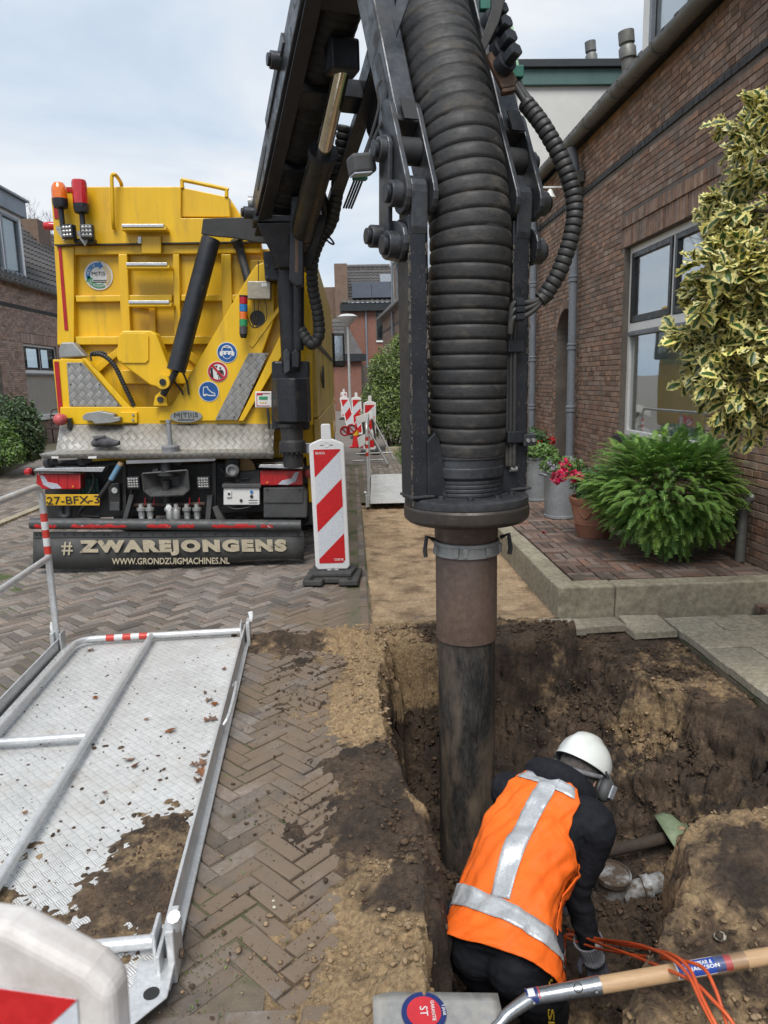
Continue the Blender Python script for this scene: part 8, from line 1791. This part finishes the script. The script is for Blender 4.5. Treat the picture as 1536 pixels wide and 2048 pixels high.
tw_ = MB(); base = V((2.75, 3.25, 0)); tp0 = V((2.7, 3.25, 1.5))
trunk = MB(); trunk.tube(smooth_path([base+V((0, 0, -.05)), base+V((.02, 0, .8)), tp0, V((2.6, 3.22, 2.4)), V((2.55, 3.2, 3.2))], 4), [.06, .058, .056, .054, .052, .05, .048, .046, .044, .042, .038, .034, .03, .026, .022, .018, .012], 10); trunk.build('trunk', MT['bark'], ht, smooth=60)
for c, rp in lobes:
    a = V((2.62, 3.22, min(max(c.z-.25, 1.3), 3.0))); b = MB(); b.tube(smooth_path([a, a.lerp(c, .5)+V((0, 0, .06)), c], 4), [.02, .018, .016, .014, .012, .010, .009, .008, .006], 6); b.build('branch', MT['bark'], ht, smooth=60)
def holly_mesh(seed):
    rr = random.Random(seed); n = 7; L_ = 1.; pts_o = []; pts_i = []; cen = []
    for i in range(n+1):
        t = i/n; w_ = .30*math.sin(math.pi*min(t*.95+.03, 1))**.7; sp = (.10 if i % 2 else -.02)*(0 < i < n); cen.append(V((t, 0, .06*math.sin(t*3)-.1*t*t)))
        for sg in (-1, 1): pts_o.append(V((t+(.03 if sp > 0 else 0), sg*(w_+sp), cen[-1].z+.10*w_+(.09 if i % 2 else -.04)*(0 < i < n)+rr.uniform(-.02, .02)))); pts_i.append(V((t if 0 < i < n else (.06 if i == 0 else .9), sg*w_*rr.uniform(.35, .6), cen[-1].z+.03)))
    vs = cen+pts_o+pts_i; m_ = n+1; fs = []; mi = []
    O = lambda i, s_: m_+2*i+s_
    I = lambda i, s_: 3*m_+2*i+s_
    for i in range(n):
        for s_ in (0, 1):
            fs.append((i, i+1, I(i+1, s_), I(i, s_)) if s_ else (i, I(i, s_), I(i+1, s_), i+1)); mi.append(0)
            fs.append((I(i, s_), I(i+1, s_), O(i+1, s_), O(i, s_)) if s_ else (I(i, s_), O(i, s_), O(i+1, s_), I(i+1, s_))); mi.append(1)
    me_ = bpy.data.meshes.new('leaf'); me_.from_pydata([tuple(v) for v in vs], [], fs); me_.materials.append(MT['holly_g']); me_.materials.append(MT['holly_y']); me_.polygons.foreach_set('material_index', mi); return me_
hm_ = [holly_mesh(i) for i in range(6)]
def leaf_rot(d, rr):
    x = (V(d)+V((rr.gauss(0, .2), rr.gauss(0, .2), rr.gauss(0, .2)-.15))).normalized(); r_ = V((-.3+rr.gauss(0, .5), -.5+rr.gauss(0, .5), .9)); z = (r_-x*r_.dot(x)).normalized(); y = z.cross(x); return M((x, y, z)).transposed()
lpos.sort(key=lambda q: (0 if infr(q[0]) else 100)+(q[0]-CP).length)
rr = random.Random(77)
for i, (p, d) in enumerate(lpos[:300]):
    o = inst('leaf', hm_[i % 6], ht, p, leaf_rot(d, rr).to_euler(), (rr.uniform(.058, .09),)*3)
b = MB()
for i, (p, d) in enumerate(lpos[300:]):
    B_ = leaf_rot(d, rr); s_ = rr.uniform(.055, .085); me_ = hm_[i % 6]
    if i == 0: cache_ = [([v.co.copy() for v in q.vertices], [tuple(f.vertices) for f in q.polygons], [f.material_index for f in q.polygons]) for q in hm_]
    cv, cf2, cm = cache_[i % 6]; k = len(b.v); b.v += [p+B_@(v*s_) for v in cv]; b.f += [tuple(x+k for x in f) for f in cf2]; b.mi += cm
b.build('leaves', [MT['holly_g'], MT['holly_y']], ht, recalc=False, kind='stuff')
# ---- feathery conifer on the terrace
cfr = P(1345, 985, Y=5.85); cfr = V((cfr.x, 5.85, 0)); ct_ = thing('conifer_bush', 'bright green feathery conifer bush growing on the terrace under the window', 'bush', (cfr.x, 5.85, .2))
def frond(seed):
    """flat drooping spray: axis with paired branchlets, each a narrow toothed blade"""
    rr = random.Random(seed); vs = []; fs = []
    def blade(a, dr, ln, w_, up):
        sd = dr.cross(up).normalized(); k = len(vs)
        vs.extend([a-sd*w_*.4, a+sd*w_*.4, a+dr*ln*.55+sd*w_*.5+up*ln*.02, a+dr*ln*.55-sd*w_*.5+up*ln*.02, a+dr*ln-up*ln*.10]); fs.extend([(k, k+1, k+2, k+3), (k+3, k+2, k+4)])
    n = 9; up = V((0, 0, 1))
    for i in range(n):
        t = (i+.4)/n; a = V((t, 0, .12*math.sin(t*2.2)-.28*t*t)); ln = .34*(1-t*.75)*(.5+.5*min(1, t*4))*rr.uniform(.85, 1.15)
        for sg in (-1, 1):
            dr = V((.72, sg*.72, -.12)).normalized(); blade(a, dr, ln, .05, up)
            for q in (.35, .62): 
                a2 = a+dr*ln*q; blade(a2, V((.95, sg*.12, -.08)).normalized(), ln*.42, .026, up); blade(a2, V((.15, sg*.95, -.12)).normalized(), ln*.34, .024, up)
    blade(V((0, 0, 0)), V((1, 0, -.05)).normalized(), .5, .03, up); blade(V((.5, 0, .06)), V((1, 0, -.3)).normalized(), .58, .05, up)
    return vs, fs
fr_ = [frond(i) for i in range(5)]; b = MB(); rr = random.Random(5)
cc = V((cfr.x, 5.85, .70)); nfr = 0
for i in range(3600):
    th = rr.uniform(0, 2*math.pi); el = math.asin(rr.uniform(-.85, 1)); d = V((math.cos(th)*math.cos(el), math.sin(th)*math.cos(el), math.sin(el)))
    q = .45+.5*rr.random()**.6
    lump = 1+.16*math.sin(th*3+1)+.10*math.sin(th*7+el*5)+.08*math.sin(el*9)
    p = cc+V((d.x*.66, d.y*.52, d.z*.45))*q*lump; f_ = .55+.45*min(1, max(0, (p.z-.25)/.4)); p = V((cc.x+(p.x-cc.x)*f_+.05*(1-f_), cc.y+(p.y-cc.y)*f_, p.z))
    if p.x > 3.05 or p.z < .24: continue
    dr = (d+V((0, 0, .10))+V((rr.gauss(0, .25), rr.gauss(0, .25), rr.gauss(0, .2)))); dr = V((dr.x, dr.y, dr.z*.55-.12)).normalized()
    sd = dr.cross(V((0, 0, 1))).normalized(); sd = (sd+V((rr.gauss(0, .16), rr.gauss(0, .16), rr.gauss(0, .16)))).normalized(); sd = (sd-dr*sd.dot(dr)).normalized(); nn_ = sd.cross(dr); s_ = rr.uniform(.13, .2)
    if p.x+dr.x*s_ > 3.12: continue
    B_ = M((dr, sd, nn_)).transposed(); vsf, fsf = fr_[i % 5]; k = len(b.v); b.v += [p+B_@(v*s_) for v in vsf]; b.f += [tuple(x+k for x in f) for f in fsf]; b.mi += [0]*len(fsf)
b.build('foliage', MT['conifer'], ct_, recalc=False)
b = MB(); b.tube([V((cfr.x+.02, 5.85, .18)), V((cfr.x, 5.85, .5)), V((cfr.x, 5.85, .95))], [.04, .035, .015], 8); b.build('stem', MT['bark'], ct_, smooth=60)
# ---- flowers in the pots
def flower_heads(par, spots, r_, m, n=40, seed=1):
    for i, p in enumerate(spots):
        rr = random.Random(seed+i); ob = cloud('flower_head', par, shell(p, r_, n, rr, .6), r_*.75, m, seed+i, asp=.9)
def plant_top(name, label, pos, r_, h, m, flowers, fr__, fm, seed, n=420, size=.05, group='potted flowers', asp=.9):
    T = thing(name, label, 'plant', pos, group); rr = random.Random(seed)
    cloud('foliage', T, [(q+V((0, 0, h*.35)), (d+V((0, 0, .6))).normalized()) for q, d in shell(pos, r_, n, rr, .3, h)], size, m, seed, asp=asp)
    for i in range(9):
        a = rr.uniform(0, 6.3); b = MB(); b.tube([V(pos)+V((0, 0, -.05)), V(pos)+V((math.cos(a)*r_*.4, math.sin(a)*r_*.4, h*.5))], .004, 5); b.build('stem', MT['pale_leaf'], T, smooth=60)
    flower_heads(T, flowers, fr__, fm, seed=seed*7)
    return T
pA_t = pA+V((-.02, -.02, .42))
plant_top('geranium', 'magenta geranium with dark leaves in the large terracotta pot', pA_t+V((-.02, -.05, .03)), .19, .17, MT['ger_leaf'], [P(1131, 932, Y=6.55), P(1113, 957, Y=6.5), P(1123, 950, Y=6.45), P(1147, 951, Y=6.5), P(1156, 954, Y=6.5)], .052, MT['petal_mag'], 3, n=520)
tp_B = tubB+V((0, 0, .52)); T = plant_top('trailing_plant', 'pale green trailing plant with tiny lilac flowers in the front tub', tp_B, .23, .10, MT['pale_leaf'], [P(1104, 937, Y=7.4), P(1110, 933, Y=7.45), P(1099, 927, Y=7.5), P(1123, 928, Y=7.5), P(1145, 920, Y=7.5)], .022, MT['petal_lil'], 4, n=620, size=.04)
tp_C = tubC+V((0, 0, .56)); plant_top('trailing_plant', 'low green plant mounding over the rear galvanised tub', tp_C, .25, .10, MT['pale_leaf'], [], .03, MT['petal_lil'], 5, n=620, size=.045)
plant_top('geranium', 'scarlet geranium behind the rear tub', potD+V((.02, 0, .55)), .30, .22, MT['ger_leaf'], [P(1052, 882, Y=9.3), P(1070, 889, Y=9.25), P(1059, 892, Y=9.2), P(1100, 882, Y=9.4), P(1083, 880, Y=9.4), P(1046, 911, Y=9.2), P(1092, 889, Y=9.4), P(1047, 918, Y=9.2)], .06, MT['petal_red'], 6, n=700, size=.055)
c = P(1088, 1065, Z=.207); cloud_o = cloud('fallen_petal', None, [(c+V((rnd.uniform(-.02, .02), rnd.uniform(-.02, .02), .004)), V((0, 0, 1))) for _ in range(7)], .03, MT['petal_mag'], 2, asp=.9); tag(cloud_o, 'fallen magenta petals on the terrace bricks', 'petal')
# ---- shrub in the middle distance, verge
def shrub(name, label, cat, base, blobs, n, size, m, seed, asp=.4, group=None):
    T = thing(name, label, cat, base, group); rr = random.Random(seed); pts = []
    for c, r_, rz in blobs: pts += [(p, (d+V((0, 0, .4))).normalized()) for p, d in shell(c, r_, n, rr, .35, rz, .5)]
    pts = [q for q in pts if q[0].z > .02]
    cloud('foliage', T, pts, size, m, seed, asp=asp)
    for i in range(5):
        a = rr.uniform(0, 6.3); c = rr.choice(blobs)[0]; b = MB(); b.tube(smooth_path([V(base)+V((math.cos(a)*.1, math.sin(a)*.1, 0)), V(base).lerp(V(c), .5)+V((0, 0, .2)), V(c)], 3), [.03, .028, .026, .022, .018, .014, .01], 6); b.build('stem', MT['bark'], T, smooth=60)
    return T
ys = 18.
sb_ = lambda px, py, r_, rz: (P(px, py, Y=ys), r_, rz)
shrub('garden_shrub', 'tall pale green leafy shrub behind the striped beacons', 'shrub', (P(785, 860, Y=ys).x, ys, .0), [sb_(785, 800, .75, .7), sb_(762, 795, .5, .6), sb_(790, 735, .65, .6), sb_(815, 695, .45, .42), sb_(768, 740, .38, .42), sb_(815, 780, .7, .7), sb_(845, 740, .65, .7), sb_(795, 850, .75, .4), sb_(752, 835, .36, .36)], 1700, .085, MT['willow'], 21)
rr = random.Random(3); gp_ = []
for _ in range(2600):
    x, y = rr.uniform(1.0, 1.7), rr.uniform(11.5, 19); gp_.append((V((x-.012*(y-11.5), y, rr.uniform(0, .12))), V((0, -.5, .8))))
tag(cloud('verge_grass', None, gp_, .10, MT['grass'], 9, asp=.22, kind='stuff'), 'grassy weedy verge along the far pavement', 'grass')
b = MB(); b.bx(1.42, 1.52, 11.8, 17.0, -.05, .16); b.bx(.75, 1.42, 16.9, 17.0, -.05, .16); tag(b.build('verge_edging', MT['concrete'], None, bevel=.01), 'low concrete edging beside the far grassy verge', 'edging')
# ---- bushes on the left
yl = 15.
bl_ = lambda px, py, r_, rz: (P(px, py, Y=yl), r_, rz)
shrub('garden_bush', 'dense dark green bush in the left front garden', 'shrub', (P(20, 930, Y=yl).x, yl, .25), [bl_(10, 850, .65, .55), bl_(45, 860, .45, .5), bl_(25, 830, .5, .4), bl_(58, 890, .3, .35), bl_(-20, 870, .7, .6)], 1300, .085, MT['dark_leaf'], 31, asp=.5)
shrub('garden_bush', 'yellow green lower bush at the left picture edge', 'shrub', (P(5, 940, Y=14.2).x, 14.2, .25), [(P(0, 890, Y=14.2), .4, .35), (P(20, 905, Y=14.2), .3, .25), (P(-10, 860, Y=14.2), .3, .25)], 620, .09, MT['pale_leaf'], 33, asp=.4)
# ---- bare tree far left
bt = thing('bare_tree', 'bare leafless tree far behind the left roofs', 'tree', (-16.5, 42, 0)); rr = random.Random(9)
tb_ = MB()
def twig(p, d, ln, r_, dep):
    q = p+d*ln; tb_.tube([p, p+d*ln*.5+V((rr.gauss(0, .03), 0, rr.gauss(0, .03)))*ln, q], [r_, r_*.8, r_*.6], 5)
    if dep:
        for _ in range(rr.choice((2, 3, 3))): twig(q, (d+V((rr.gauss(0, .38), rr.gauss(0, .38), rr.gauss(.12, .3)))).normalized(), ln*rr.uniform(.62, .85), r_*.6, dep-1)
tb_.tube([V((-16.5, 42, 0)), V((-16.4, 42, 4))], [.22, .16], 8)
twig(V((-16.4, 42, 4)), V((.05, 0, 1)), 2.2, .15, 7); tb_.build('crown', MT['bark'], bt, recalc=False)
# ---- tufts and moss in the paving joints
rr = random.Random(14); mp_ = []
for px, py, s_, n in ((440, 1905, .05, 40), (425, 1945, .06, 60), (405, 1990, .05, 50), (470, 1640, .05, 15), (450, 1560, .04, 15), (500, 1760, .04, 18), (430, 1720, .05, 20), (455, 1800, .05, 18), (600, 1880, .04, 12), (540, 1430, .04, 14), (520, 1350, .03, 10), (640, 1330, .03, 8), (380, 2040, .05, 30), (570, 1240, .04, 10)):
    c = P(px, py, Z=.0)
    for _ in range(n//3): mp_.append((c+V((rr.gauss(0, s_), rr.gauss(0, s_), -.004)), V((rr.gauss(0, .5), rr.gauss(0, .5), .8))))
tag(cloud('joint_weeds', None, mp_, .012, MT['grass'], 15, asp=.5, kind='stuff'), 'tiny green weeds in the paving joints', 'weeds')
